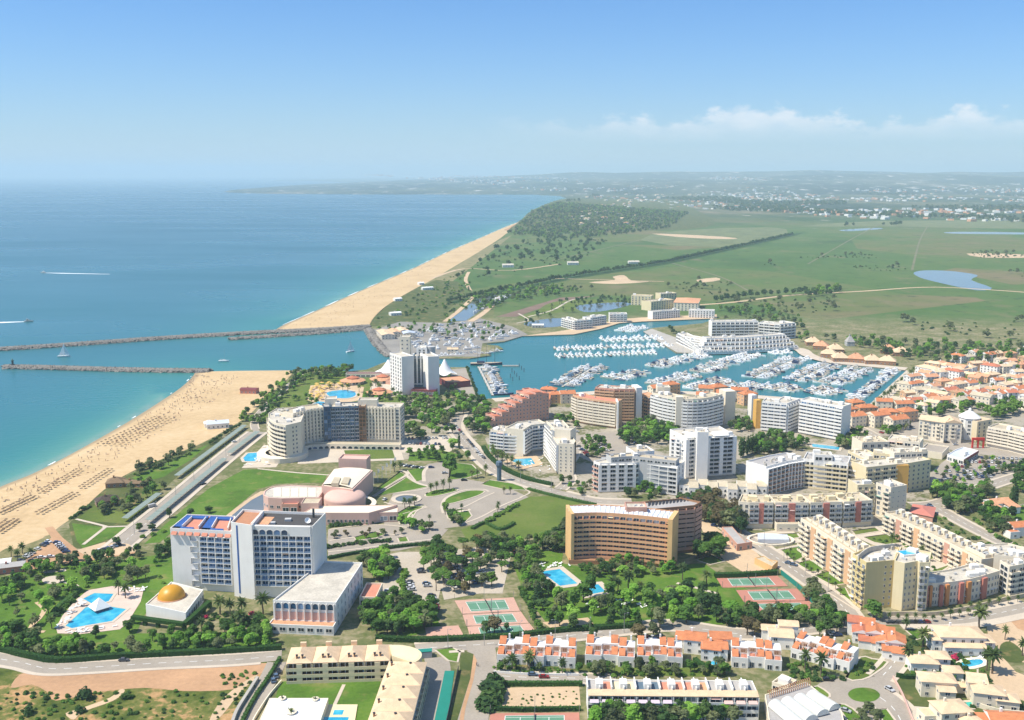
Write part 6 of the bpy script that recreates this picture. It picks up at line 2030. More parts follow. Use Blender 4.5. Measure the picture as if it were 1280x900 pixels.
block(ap, [(738, 397), (758, 394)], 12, 14, ('balc', 4, 5, dict(d=1)), wall='white', roof='light_roof', kn=6, seed=442)
block(ap, [(762, 392), (784, 392)], 12, 14, ('balc', 4, 5, dict(d=1)), wall='white', roof='light_roof', kn=5, seed=443)
t = at(671, 409, 'boathouse', 'small white-roofed pavilion beside the pond', 'pavilion')
block(t, [(665, 406), (680, 406)], 4, 10, ('win', 1, 4, {}), wall='white', roof='canvas_white', par=.2)
# boatyard sheds
for x, y, w, d, rz, m_, lab in ((482, 421, 16, 42, .28, 'cream_roof', 'long sandy-roofed boat shed along the sea wall'), (493, 419, 13, 30, .28, 'peach', 'clay-coloured boat shed between the two pale sheds'), (503, 417, 13, 28, .28, 'cream_roof', 'sandy-roofed boat shed next to the blue-grey shed'), (511, 421, 15, 18, .2, 'solar', 'blue-grey metal shed in the boatyard'), (566, 442, 12, 8, 0, 'cream_roof', 'yellow-walled office on the boatyard quay')):
 small_house(x, y, w, d, 5.5, rz, m_, 'white_warm', lab, None, 'boat_shed', 'shed', 'gable', 1.6)
# beach buildings
small_house(272, 534, 17, 10, 4, .35, 'solar', 'white', 'beach restaurant with pale blue roof standing on the sand', None, 'beach_restaurant', 'restaurant', 'gable', 1.8)
small_house(262, 533, 8, 8, 3.2, .35, 'canvas_white', 'white', 'white lean-to beside the blue-roofed beach restaurant', None, 'beach_kiosk', 'kiosk', 'gable', 1.2)
small_house(312, 491, 15, 9, 4, -.1, 'maroon', 'rose_panel', 'dark red beach bar on stilts at the edge of the sand', None, 'beach_bar', 'bar', 'gable', 1.0)
small_house(145, 607, 11, 10, 3.2, .2, 'thatch', 'brick_brown', 'thatched beach hut with pyramid roof above the sand', None, 'beach_hut', 'hut', 'hip', 3.0)
small_house(134, 630, 13, 9, 3.2, .5, 'wood_roof', 'brick_brown', 'dark-roofed beach hut beside the lawn path', None, 'beach_hut', 'hut', 'hip', 2.6)
small_house(166, 607, 22, 7, 2.6, -.12, 'thatch', 'brick_brown', 'long low thatched shelter beside the beach hut', None, 'beach_shelter', 'shelter', 'gable', 1.4)
small_house(12, 714, 15, 7, 3.4, .35, 'grey_roof', 'rose_panel', 'dark red beach bar with grey roof by the parked cars', None, 'beach_bar', 'bar', 'gable', 1.2)
small_house(-2, 709, 12, 6, 3.2, .35, 'canvas_white', 'salmon', 'white-roofed bar end beside the dark red beach bar', None, 'beach_kiosk', 'kiosk', 'gable', 1.0)
for i, (x, y) in enumerate(((534, 362), (526, 356), (497, 376), (494, 394))):
 small_house(x, y, (20, 10, 12, 16)[i], 9, 4, .5, 'canvas_white', 'white', ('long white beach restaurant among the northern dunes', 'small white hut at the dune edge above the northern restaurant', 'white kiosk on the dune track', 'white pavilion near the canal mouth')[i], None, 'beach_restaurant', 'restaurant', 'gable', 1.2)
for i, (x, y) in enumerate(((635, 334), (716, 331), (792, 330))):
 small_house(x, y, 24, 12, 5, .1, 'light_roof', 'white', ('lone white farmhouse beside the sandy track', 'white farm shed in the green plain', 'pale barn beside the dark tree-lined ditch')[i], None, 'farmhouse', 'house', 'gable')
# kiosk row and yard buildings behind the tan hotel
t = at(915, 680, 'service_building', 'long pinkish service building with grey roof behind the tan hotel', 'building')
block(t, W2([(902, 667), (921, 689), (940, 686)]), 4, 6, ('win', 1, 5, dict(ww=.3)), wall='salmon', roof='grey_roof', world=True, par=.3)
t = at(965, 710, 'shed', 'tan flat-roofed shed beside the tennis hedge', 'shed')
block(t, W2([(943, 705), (965, 716), (972, 709)]), 3.4, 6, None, wall='tan_bright', roof='beige_roof', world=True, par=.3)
c = P(963, 676)
t = thing('glass_pavilion', 'low oval pavilion with a tilted glass roof in the paved court', 'pavilion', c)
b = MB()
b.lathe([(13, 0), (13, 1.2), (11.5, 1.2), (11.5, .3)], 30, o=c, sy=.7)
b.obj('ring_wall', 'white_warm', t)
b = MB()
b.prism([(c.x - 8, c.y - 4.5), (c.x + 9, c.y - 5), (c.x + 10, c.y + 3), (c.x - 6, c.y + 5)], .3, 2.6)
b.obj('glass_roof', 'solar', t)
# carports along the beach road
def carport(p0, p1, label):
 a, c = P(*p0).xy, P(*p1).xy
 L = (c - a).length
 d = (c - a).normalized()
 t = thing('carport', label, 'carport', (*((a + c) / 2), 0))
 n = max(1, int(L / 5.2))
 rz = math.atan2(d.y, d.x)
 for j in range(n):
  q = a + d * ((j + .5) * L / n)
  o = part(t, 'roof_panel', 'carport_green', q.x, q.y, 2.5, L / n - .12, 3.8, .12, rz)
  o.rotation_euler = (math.radians(4), 0, rz)
  for s in (-1.6, 1.6):
   q2 = q + Vector((-d.y, d.x)) * s
   part(t, 'post', 'steel', q2.x, q2.y, 0, .14, .14, 2.4, rz)
carport((156, 653), (199, 621), 'green carport between the beach gardens and the road')
carport((221, 599), (306, 535), 'longest green carport on the seaward side of the beach road')
carport((186, 655), (281, 577), 'long green carport on the landward side of the beach road')
carport((287, 570), (322, 543), 'short green carport beside the hotel pool terrace')
# ------------------------------------------------------------------ pools
def pool(px, label, rim=1.4, name='swimming_pool', m='pool_water', sm=0, rimm='paving'):
 w = ccw(W2(px))
 if sm:
  w = smooth_line(w, sm, True)
 c = sum((Vector(q) for q in w), Vector((0, 0))) / len(w)
 t = thing(name, label, 'pool', (c.x, c.y, 0))
 b = MB()
 o, k = inset(w, -rim), len(w)
 b.faces([(x, y, .12) for x, y in o] + [(x, y, .32) for x, y in o] + [(x, y, .32) for x, y in w] + [(x, y, .1) for x, y in w], [(r_ * k + i, r_ * k + (i + 1) % k, (r_ + 1) * k + (i + 1) % k, (r_ + 1) * k + i) for r_ in range(3) for i in range(k)])
 b.obj('coping', rimm, t)
 b = MB()
 b.faces([(x, y, .24) for x, y in w], tess(w))
 b.obj('water', m, t)
 return t
G('pool_terrace', [(70, 785), (78, 770), (95, 750), (110, 738), (140, 733), (180, 735), (176, 752), (160, 778), (150, 787), (100, 793), (72, 792)], 'pool_paving', .13)
pool([(82, 783), (107, 760), (125, 757), (158, 762), (140, 777), (110, 782), (90, 786)], 'large angular turquoise pool beside the domed pavilion')
pool([(104, 749), (118, 742), (142, 743), (136, 752), (118, 757)], 'smaller turquoise pool behind the white pyramid shelter')
pool([(676, 715), (700, 712), (722, 730), (700, 733)], 'long blue pool below the tan crescent hotel', 3)
pool([(735, 732), (748, 731), (757, 740), (736, 744)], 'small square pool next to the long blue hotel pool', 3)
pool([(304, 573), (310, 567), (324, 566), (326, 572), (318, 577), (306, 577)], 'free-form blue pool at the foot of the rounded hotel end', 2)
pool([(408, 492), (416, 489), (432, 488), (443, 490), (444, 495), (434, 498), (416, 497)], 'round blue pool among the yellow parasols', 2.5, sm=3)
pool([(390, 506), (398, 502), (406, 503), (402, 507)], 'little pale pool behind the cream slab hotel', 1.5)
pool([(640, 577), (644, 574), (650, 574), (664, 573), (669, 580), (656, 583)], 'bright blue pool in the court of the glass-banded flats', 5, rimm='earth_pale')
pool([(1014, 555), (1050, 559), (1048, 563), (1016, 559)], 'long rooftop-edge pool behind the finned white block', 2)
pool([(1176, 825), (1180, 822), (1184, 825), (1184, 830), (1178, 829)], 'round villa pool between the sandy-roofed houses', 1.2, sm=3)
pool([(1200, 830), (1210, 826), (1226, 825), (1228, 830), (1214, 834), (1202, 834)], 'kidney-shaped villa pool on a white terrace', 1.8, sm=3, rimm='white_warm')
pool([(1204, 879), (1215, 878), (1214, 885), (1203, 886)], 'teal square pool beside the sandy-roofed villa', 1.5, m='teal')
pool([(1148, 887), (1160, 888), (1157, 899), (1146, 899)], 'deep blue rectangular villa pool with pale coping', 1.8)
pool([(888, 829), (894, 826), (906, 829), (904, 833), (892, 832)], 'small pale pool below the orange-gabled villa', 1.0, sm=3)
c = P(125, 762)
t = thing('pyramid_shelter', 'white pyramid shelter standing between the two turquoise pools', 'shelter', c)
b = MB()
b.lathe([(5.6, 1.6), (.05, 6)], 4, o=(c.x, c.y, 0))
b.obj('roof', 'canvas_white', t)
b = MB()
b.lathe([(4.2, 0), (4.2, 1.58)], 4, o=(c.x, c.y, 0))
b.obj('base', 'slate_blue', t)
# fountain in the congress forecourt
c = P(508, 624)
t = thing('fountain', 'round fountain basin on the congress centre forecourt', 'fountain', c)
b = MB()
b.lathe([(9.5, .1), (9.5, .5), (6.8, .5), (6.8, .2)], 28, o=c)
b.obj('basin', 'paving', t)
b = MB()
b.lathe([(6.8, .34), (.05, .34)], 28, o=c)
b.obj('water', 'pond_water', t)
# pylon sign by the bend
c = P(624, 601)
t = thing('pylon_sign', 'tall dark blue pylon sign with flared top beside the winding road', 'sign', c)
b = MB()
b.lathe([(1.5, 0), (1.5, 9), (2.3, 11), (2.1, 13), (1.2, 13.6), (.05, 13.7)], 8, o=c)
b.obj('column', 'slate_blue', t)
# ------------------------------------------------------------------ tennis courts
def court(quad, label, apron='clay_court'):
 """quad: apron corners in pixels, near-left, near-right, far-right, far-left"""
 q = [P(*v).xy for v in quad]
 c = sum(q, Vector((0, 0))) / 4
 t = thing('tennis_court', label, 'court', (c.x, c.y, 0))
 z = lay(.14)
 def sub(u0, u1, v0, v1, dz, m, name):
  w = [q[0].lerp(q[1], u).lerp(q[3].lerp(q[2], u), v) for u, v in ((u0, v0), (u1, v0), (u1, v1), (u0, v1))]
  b = MB()
  b.faces([(p.x, p.y, z + dz) for p in w], [(0, 1, 2, 3)])
  b.obj(name, m, t)
 sub(0, 1, 0, 1, 0, apron, 'apron')
 sub(.17, .83, .15, .85, .012, 'court_green', 'playing_surface')
 for u in (.17, .34, .5, .66, .83):
  sub(u - .0035, u + .0035, .15 if u in (.17, .83) else .25, .85 if u in (.17, .83) else .75, .024, 'line_white', 'line')
 for v in (.15, .25, .75, .85):
  sub(.17, .83, v - .007, v + .007, .027, 'line_white', 'line')
 a, e = q[0].lerp(q[1], .5).lerp(q[3].lerp(q[2], .5), .1), q[0].lerp(q[1], .5).lerp(q[3].lerp(q[2], .5), .9)
 m_ = (a + e) / 2
 part(t, 'net', 'dark_metal', m_.x, m_.y, .2, (e - a).length, .08, .9, math.atan2((e - a).y, (e - a).x))
 for s in (a, e):
  part(t, 'net_post', 'steel', s.x, s.y, .2, .12, .12, 1.1)
 for u, v in ((0, 0), (1, 0), (1, 1), (0, 1), (.5, 1), (.5, 0)):
  s = q[0].lerp(q[1], u).lerp(q[3].lerp(q[2], u), v)
  part(t, 'lamp_post', 'steel', s.x, s.y, .1, .16, .16, 7 if (u == .5) else 3.4)
 return t
court([(578, 768), (650, 764), (642, 747), (568, 751)], 'pale clay-edged green tennis court nearest the trees of the car park', 'clay_pale')
court([(583, 783), (661, 779), (651, 764.5), (578, 768.5)], 'pale clay-edged green tennis court in the middle of its set of three', 'clay_pale')
court([(588, 798), (672, 792), (662, 779.5), (584, 783.5)], 'pale clay-edged green tennis court next to the front road', 'clay_pale')
court([(903, 735), (985, 733), (972, 720), (895, 722)], 'red-edged green tennis court farthest up by the shed hedge')
court([(930, 753), (1010, 751), (996, 736), (920, 738)], 'red-edged green tennis court in the middle beside the road')
court([(945, 768), (1028, 765), (1011, 751.5), (931, 753.5)], 'red-edged green tennis court lowest by the dark trees')
court([(610, 915), (725, 914), (724, 891), (613, 892)], 'red clay tennis court below the empty plot')
# teal sports strip beside the cream flats
t = at(555, 870, 'bowling_strip', 'long teal sports strip beside the driveway', 'court')
b = MB()
b.prism(ccw(W2([(556, 839), (568, 839), (556, 925), (538, 925)])), .1, .2)
b.obj('surface', 'mesh_green', t)
t = at(530, 813, 'canopy', 'flat green canopy at the entrance of the cream flats', 'canopy')
b = MB()
b.prism(ccw(wpoly([(516, 812), (540, 810), (540, 814), (518, 816)], 3)), 2.8, 3.0)
b.obj('roof', 'mesh_green', t)
block(t, [(519, 817), (540, 815)], 2.6, 4, None, wall='grey_wall', roof='grey_roof', par=.2)
# ------------------------------------------------------------------ plants
def quads_mesh(name, C, U, V, m):
 """leaf faces: centres C, half-axes U and V"""
 n = len(C)
 co = np.empty((n, 4, 3), np.float32)
 co[:, 0], co[:, 1], co[:, 2], co[:, 3] = C - U - V * .6, C + U - V, C + U * .7 + V, C - U + V * .8
 me = bpy.data.meshes.new(name)
 me.vertices.add(n * 4)
 me.vertices.foreach_set('co', co.ravel())
 set_quads(me, np.arange(n * 4).reshape(n, 4))
 me.materials.append(MATS[m])
 return me
def leaf_cloud(seed, lobes, n, size, flat=1.0):
 """leaf faces over the skins of overlapping lobes (x, y, z, rx, rz, weight)"""
 g = np.random.default_rng(seed)
 L = np.array(lobes, float)
 w = L[:, 3] ** 2 * L[:, 5]
 k = g.choice(len(L), n, p=w / w.sum())
 d = g.normal(size=(n, 3))
 d /= np.linalg.norm(d, axis=1)[:, None]
 d[:, 2] = np.where(d[:, 2] < -.35, -d[:, 2] * .6, d[:, 2])
 r = 1 - np.abs(g.normal(size=n)) * .17
 R3 = np.stack([L[k, 3], L[k, 3], L[k, 4]], 1)
 C = L[k, :3] + d * R3 * r[:, None]
 nrm = d + g.normal(size=(n, 3)) * .55 + np.array([0, 0, flat])
 nrm /= np.linalg.norm(nrm, axis=1)[:, None]
 u = np.cross(nrm, g.normal(size=(n, 3)))
 u /= np.maximum(1e-6, np.linalg.norm(u, axis=1))[:, None]
 v = np.cross(nrm, u)
 s = size * g.uniform(.6, 1.35, n)[:, None]
 return C, u * s, v * s
def lobes_for(kind, r):
 out = []
 if kind == 'broad':
  H = 5.0
  for i in range(11):
   a, q = r.uniform(0, 6.28), r.uniform(.2, 1) ** .7
   z = r.uniform(2.6, 6.6)
   rr = 2.4 * q * (1 - abs(z - 4.3) / 5.2)
   s = r.uniform(.75, 1.9)
   out.append((rr * math.cos(a), rr * math.sin(a), z, s, s * .8, 1))
  out.append((0, 0, 4.3, 2.2, 2.0, .5))
 elif kind == 'pine':
  for i in range(12):
   a, q = r.uniform(0, 6.28), r.uniform(0, 1) ** .5
   s = r.uniform(1.1, 1.7)
   out.append((3.2 * q * math.cos(a), 3.2 * q * math.sin(a), 6.6 + r.uniform(-.5, .7) - q * .7, s, s * .55, 1))
 elif kind == 'cypress':
  for i in range(12):
   z = .9 + i * .85
   s = 1.15 * math.sin(math.pi * min(.97, (i + 2.2) / 14.5)) + .15
   out.append((r.uniform(-.15, .15), r.uniform(-.15, .15), z, s, .95, 1))
 elif kind == 'shrub':
  for i in range(6):
   a, q = r.uniform(0, 6.28), r.uniform(0, .9)
   s = r.uniform(.7, 1.1)
   out.append((q * math.cos(a), q * math.sin(a), r.uniform(.4, 1.1), s, s * .85, 1))
 elif kind == 'conifer':
  for i in range(9):
   z = 1.5 + i * .85
   s = 2.3 * (1 - i / 9.6) + .25
   for j in range(4 if i < 6 else 1):
    a = j * 1.57 + i + r.uniform(-.3, .3)
    q = s * .55 if i < 6 else 0
    out.append((q * math.cos(a), q * math.sin(a), z - q * .25, s * .6, s * .38, 1))
 return out
KINDS = {
 'broadleaf_tree': ('broad', 620, .40, 'leaf', 'trunk', 2.6, .28),
 'dark_tree': ('broad', 620, .40, 'leaf_dark', 'trunk', 2.8, .30),
 'olive_tree': ('broad', 560, .34, 'leaf_olive', 'trunk', 2.2, .25),
 'bright_tree': ('broad', 560, .40, 'leaf_bright', 'trunk', 2.4, .24),
 'brown_tree': ('broad', 520, .38, 'leaf_brown', 'trunk', 3.0, .3),
 'stone_pine': ('pine', 560, .36, 'leaf', 'trunk', 6.6, .28),
 'cypress_tree': ('cypress', 420, .30, 'leaf_dark', 'trunk', 1.4, .22),
 'conifer_tree': ('conifer', 520, .32, 'leaf_dark', 'trunk', 3.0, .24),
 'shrub': ('shrub', 170, .30, 'leaf', None, 0, 0),
 'dark_shrub': ('shrub', 170, .30, 'leaf_dark', None, 0, 0),
 'palm_tree': ('palm', 0, 0, 'leaf_palm', 'palm_trunk', 6.0, .3),
 'flowering_bush': ('shrub', 150, .30, 'bougain', None, 0, 0),
}
VAR = {}
def palm_leaves(seed):
 r = random.Random(seed)
 b = MB()
 for k in range(30):
  a = k * 2.4 + r.uniform(-.2, .2)
  el = 1.25 - 1.75 * (k / 30) + r.uniform(-.1, .1)
  L = r.uniform(2.7, 3.4)
  p = Vector((0, 0, 6.0))
  d = Vector((math.cos(a) * math.cos(el), math.sin(a) * math.cos(el), math.sin(el)))
  sd = Vector((-math.sin(a), math.cos(a), 0))
  for s in range(5):
   w0, w1 = .46 * math.sin(math.pi * (s + .6) / 5.8), .46 * math.sin(math.pi * (s + 1.6) / 5.8)
   q = p + d * (L / 5)
   dr = Vector((0, 0, -.22))
   b.face([p, q, q + sd * w1 + dr * w1 * 2, p + sd * w0 + dr * w0 * 2])
   b.face([p, p - sd * w0 + dr * w0 * 2, q - sd * w1 + dr * w1 * 2, q])
   p = q
   d = (d + Vector((0, 0, -.24))).normalized()
 return b.mesh('fronds', ['leaf_palm'])
def trunk_mesh(kind, m, h, rad, seed):
 r = random.Random(seed)
 b = MB()
 if kind == 'palm':
  x = y = 0
  for i in range(4):
   nx, ny = x + r.uniform(-.15, .15), y + r.uniform(-.15, .15)
   b.tube((x, y, i * 1.5), (nx, ny, i * 1.5 + 1.5), rad * (1 - i * .1), rad * (.9 - i * .1), 7)
   x, y = nx, ny
  b.tube((0, 0, 5.3), (0, 0, 6.1), .42, .5, 7)
 else:
  b.tube((0, 0, -.1), (0, 0, h), rad, rad * .6, 6)
  for i in range(5):
   a = i * 1.26 + r.uniform(-.4, .4)
   z = h * r.uniform(.6, .98)
   q = (1.7 if kind != 'cypress' else .4)
   b.tube((0, 0, z), (q * math.cos(a), q * math.sin(a), z + (1.6 if kind != 'pine' else .5)), rad * .5, rad * .2, 5)
 return b.mesh('trunk', [m])
def variants(name, nv=4):
 if name in VAR:
  return VAR[name]
 kind, n, size, lm, tm, th, tr = KINDS[name]
 out = []
 for i in range(nv):
  sd = (hash_str(name) + i * 31) % 9973
  if kind == 'palm':
   cr, raw = palm_leaves(sd), None
  else:
   raw = leaf_cloud(sd, lobes_for(kind, random.Random(sd)), n, size)
   cr = quads_mesh('crown', *raw, lm)
  out.append((cr, trunk_mesh(kind, tm, th, tr, sd) if tm else None, raw))
 VAR[name] = out
 return out
def hash_str(s):
 h = 7
 for ch in s:
  h = (h * 31 + ord(ch)) % 100003
 return h
PLANTS = []
ADJ = {'broadleaf_tree': 'leafy green tree', 'dark_tree': 'dark green bushy tree', 'olive_tree': 'grey-green olive-like tree', 'bright_tree': 'bright yellow-green tree', 'brown_tree': 'brownish sparse tree',
       'stone_pine': 'flat-topped pine', 'cypress_tree': 'slim dark cypress', 'conifer_tree': 'dark pointed conifer', 'shrub': 'round green shrub', 'dark_shrub': 'dark low shrub', 'palm_tree': 'feathery palm', 'flowering_bush': 'crimson flowering bush'}
def one(name, px, py, s, place):
 c = P(px, py)
 PLANTS.append((c.y, name, c.x, c.y, s, place))
def plant(poly, n, mix, place, s=(.7, 1.15), seed=0, gap=3.0, clus=0):
 """n plants scattered with their feet inside a pixel polygon"""
 r = random.Random(hash_str(place) + seed)
 w = W2(poly)
 xs, ys = [p[0] for p in w], [p[1] for p in w]
 names = [q for q, k in mix for _ in range(k)]
 got, tries = [], 0
 while len(got) < n and tries < n * 40:
  tries += 1
  x, y = r.uniform(min(xs), max(xs)), r.uniform(min(ys), max(ys))
  if not inside(w, x, y) or (gap and any((x - a) ** 2 + (y - b_) ** 2 < gap * gap for a, b_ in got)):
   continue
  if clus and mnoise.noise((x * clus, y * clus * .6, 5)) < .22:
   continue
  got.append((x, y))
  PLANTS.append((y, r.choice(names), x, y, r.uniform(*s), place))
def along(px, n, name, place, s=(.8, 1.0), off=0.0, seed=1):
 r = random.Random(hash_str(place) + seed)
 w = resample(smooth_line(W2(px), 5), max(2, n))
 if off:
  w = ribbon_pts(w, off)
 for x, y in w:
  PLANTS.append((y, name, x + r.uniform(-.7, .7), y + r.uniform(-.7, .7), r.uniform(*s), place))
def grow():
 cnt = {}
 rest = {}
 r = random.Random(3)
 for y_, name, x, y, s, place in sorted(PLANTS):
  cnt[name] = cnt.get(name, 0) + 1
  v = variants(name)
  cr, tk, raw = v[r.randrange(len(v))]
  rz = r.uniform(0, 6.28)
  if cnt[name] <= 290 or raw is None:
   lab = '%s %s' % (ADJ[name], place)
   t = link(name, None, None, (x, y, headz(x, y)), rz, (s * r.uniform(.82, 1.25), s * r.uniform(.82, 1.2), s * r.uniform(.82, 1.2)))
   tag(t, lab, 'tree' if 'tree' in name or 'pine' in name else 'shrub', '%ss %s' % (ADJ[name], place))
   link('fronds' if name == 'palm_tree' else ('crown' if tk else 'foliage'), cr, t)
   if tk:
    link('trunk', tk, t)
  else:
   rest.setdefault(KINDS[name][3], []).append((raw, x, y, s, rz))
 for lm, L in rest.items():
  Cs, Us, Vs = [], [], []
  for (C, U, V), x, y, s, rz in L:
   c, q = math.cos(rz), math.sin(rz)
   M = np.array([[c, -q, 0], [q, c, 0], [0, 0, 1]]) * s
   k = 3 if y < 2200 else (8 if y < 4500 else 24)
   Cs.append(C[::k] @ M.T + np.array([x, y, headz(x, y)]))
   Us.append(U[::k] @ M.T * (k ** .5 * .92))
   Vs.append(V[::k] @ M.T * (k ** .5 * .92))
  me = quads_mesh('woodland', np.concatenate(Cs), np.concatenate(Us), np.concatenate(Vs), lm)
  o = link('woodland', me)
  tag(o, 'distant %s growth across the plain and town edges' % {'leaf': 'green', 'leaf_dark': 'dark green', 'leaf_olive': 'grey-green', 'leaf_bright': 'bright green', 'leaf_brown': 'brownish'}.get(lm, 'mixed'), 'woodland', kind='stuff')
def hedge(px, label, h=1.8, w=1.6, m='hedge', seed=1):
 pts = smooth_line(W2(px), 5)
 t = thing('hedge', label, 'hedge', (*pts[len(pts) // 2], 0))
 b = MB()
 a, c = ribbon_pts(pts, -w / 2), ribbon_pts(pts, w / 2)
 n = len(a)
 b.faces([(x, y, 0) for x, y in a] + [(x, y, h) for x, y in a] + [(x, y, h) for x, y in c] + [(x, y, 0) for x, y in c], [(k * n + i, k * n + i + 1, (k + 1) * n + i + 1, (k + 1) * n + i) for k in range(3) for i in range(n - 1)])
 b.obj('core', m, t)
 g = np.random.default_rng(seed)
 p = resample(pts, 300)
 L = np.sum(np.hypot(*np.diff(p, axis=0).T))
 k = int(min(6000, L * (h + w) * 2.4))
 i = g.integers(0, 299, k)
 d = p[i + 1] - p[i]
 d /= np.maximum(1e-6, np.hypot(d[:, 0], d[:, 1]))[:, None]
 nr = np.stack([d[:, 1], -d[:, 0]], 1)
 sd = g.choice([-1, 0, 0, 1], k)
 off = np.where(sd == 0, g.uniform(-.5, .5, k) * w, sd * w * .5)
 z = np.where(sd == 0, h, g.uniform(0, 1, k) * h) + g.normal(size=k) * .14
 xy = p[i] + d * g.uniform(0, L / 299, k)[:, None] + nr * (off + g.normal(size=k) * .12)[:, None]
 C = np.column_stack([xy, z]) - np.array([t.location.x, t.location.y, 0])
 nm = np.column_stack([nr * sd[:, None], (sd == 0) * 1.0]) + g.normal(size=(k, 3)) * .5
 nm /= np.linalg.norm(nm, axis=1)[:, None]
 u = np.cross(nm, g.normal(size=(k, 3)))
 u /= np.maximum(1e-6, np.linalg.norm(u, axis=1))[:, None]
 v = np.cross(nm, u)
 s = g.uniform(.2, .42, k)[:, None]
 link('leaves', quads_mesh('leaves', C, u * s, v * s, m), t)
MIXG = [('broadleaf_tree', 3), ('dark_tree', 2), ('olive_tree', 2), ('bright_tree', 2)]
MIXD = [('dark_tree', 3), ('broadleaf_tree', 3), ('olive_tree', 2), ('bright_tree', 1)]
MIXS = [('shrub', 3), ('dark_shrub', 2)]
# foreground left: garden of the white hotel
plant([(0, 742), (60, 706), (160, 704), (212, 702), (205, 730), (150, 730), (100, 734), (60, 770), (30, 800), (0, 796)], 46, [('shrub', 3), ('bright_tree', 1), ('dark_shrub', 1), ('olive_tree', 1)], 'scattered over the hotel lawn', (.45, 1.0), gap=5)
plant([(240, 790), (300, 790), (345, 796), (340, 803), (200, 812), (180, 800)], 26, [('shrub', 2), ('bright_tree', 1), ('broadleaf_tree', 1)], 'on the lawn below the domed pavilion', (.5, .9), gap=3)
plant([(255, 772), (300, 766), (338, 770), (336, 782), (262, 786)], 22, [('shrub', 3), ('dark_shrub', 1), ('flowering_bush', 1)], 'under the palms of the white hotel', (.6, 1.1), gap=2)
plant([(412, 668), (450, 664), (500, 664), (520, 668), (500, 672), (415, 676)], 12, [('brown_tree', 1), ('olive_tree', 1)], 'on the parking islands by the congress wing', (.35, .55), gap=4)
hedge([(-30, 811), (0, 814), (40, 823), (75, 828), (150, 823), (250, 818), (352, 812)], 'tall clipped hedge along the front road below the hotel garden', 2.3, 2.2)
plant([(-20, 806), (0, 800), (70, 806), (160, 812), (250, 808), (340, 802), (345, 810), (250, 816), (80, 824), (0, 813)], 46, MIXG, 'behind the front road hedge', (.55, .95), gap=2.6)
plant([(0, 795), (30, 790), (60, 800), (40, 812), (0, 808)], 9, MIXD, 'in the corner of the hotel garden', (.7, 1.0))
plant([(258, 795), (290, 780), (340, 786), (350, 800), (300, 806)], 13, MIXG, 'in front of the white hotel terrace', (.7, 1.05))
plant([(30, 716), (60, 704), (150, 694), (176, 690), (176, 700), (120, 708), (70, 716), (36, 724)], 34, MIXD, 'along the inland edge of the beach car park', (.5, .85), gap=3)
plant([(98, 726), (118, 706), (145, 704), (150, 716), (128, 728)], 13, MIXG, 'in the clump on the hotel lawn', (.7, 1.05), gap=2.5)
for x, y, s in ((165, 727, 1.15), (172, 726, .9), (160, 730, .8)):
 one('olive_tree', x, y, s, 'alone on the hotel lawn by the sunbeds')
plant([(0, 728), (26, 722), (30, 735), (8, 744), (0, 745)], 10, MIXD, 'at the seaward corner of the hotel garden', (.6, .95))
plant([(64, 738), (96, 736), (90, 744), (66, 748)], 10, MIXS, 'on the rockery of the hotel lawn', (.7, 1.1), gap=1.5)
hedge([(98, 740), (84, 752), (70, 764), (60, 778)], 'winding hedge between hotel lawn and pool terrace', 1.8, 2.0)
plant([(66, 770), (84, 752), (100, 736), (110, 734), (92, 752), (74, 772)], 14, MIXS, 'round the pool terrace', (.8, 1.3), gap=1.5)
plant([(196, 690), (214, 684), (214, 700), (198, 702)], 7, MIXD, 'against the blank wall of the white hotel', (.6, .9), gap=2)
for x, y, s in ((275, 768, 1.2), (303, 772, 1.25), (329, 768, 1.25), (302, 788, 1.15), (252, 790, .8), (292, 782, .9), (322, 782, .95), (288, 770, .9)):
 one('palm_tree', x, y, s, 'in front of the white hotel')
for x, y, s in ((148, 744, .95), (157, 748, .9), (65, 786, .9), (12, 757, .6), (27, 751, .6), (31, 732, .8)):
 one('palm_tree', x, y, s, 'around the turquoise pools')
for x, y in ((39, 697), (28, 692), (14, 696), (22, 700)):
 one('palm_tree', x, y, .75, 'beside the beach car park')
one('dark_tree', 162, 790, .95, 'between pool terrace and domed pavilion')
one('dark_tree', 120, 797, .7, 'on the lawn below the large pool')
for x, y, s in ((106, 872, 1.0), (157, 874, .65), (36, 893, .8), (57, 874, .55), (101, 890, .6)):
 one('dark_shrub', x, y, s * 2.0, 'on the overgrown building plot')
plant([(-30, 862), (60, 868), (150, 866), (240, 864), (290, 870), (270, 905), (-30, 905)], 120, [('shrub', 3), ('dark_shrub', 1)], 'on the overgrown building plot', (.35, .8), gap=2.0)
plant([(275, 845), (300, 842), (325, 838), (318, 862), (295, 885)], 26, [('shrub', 2), ('dark_shrub', 1)], 'on the earth bank by the walled drive', (.35, .8), gap=1.6)
hedge([(350, 824), (336, 848), (316, 878), (300, 910)], 'dark clipped hedge along the walled drive', 1.5, 1.2)
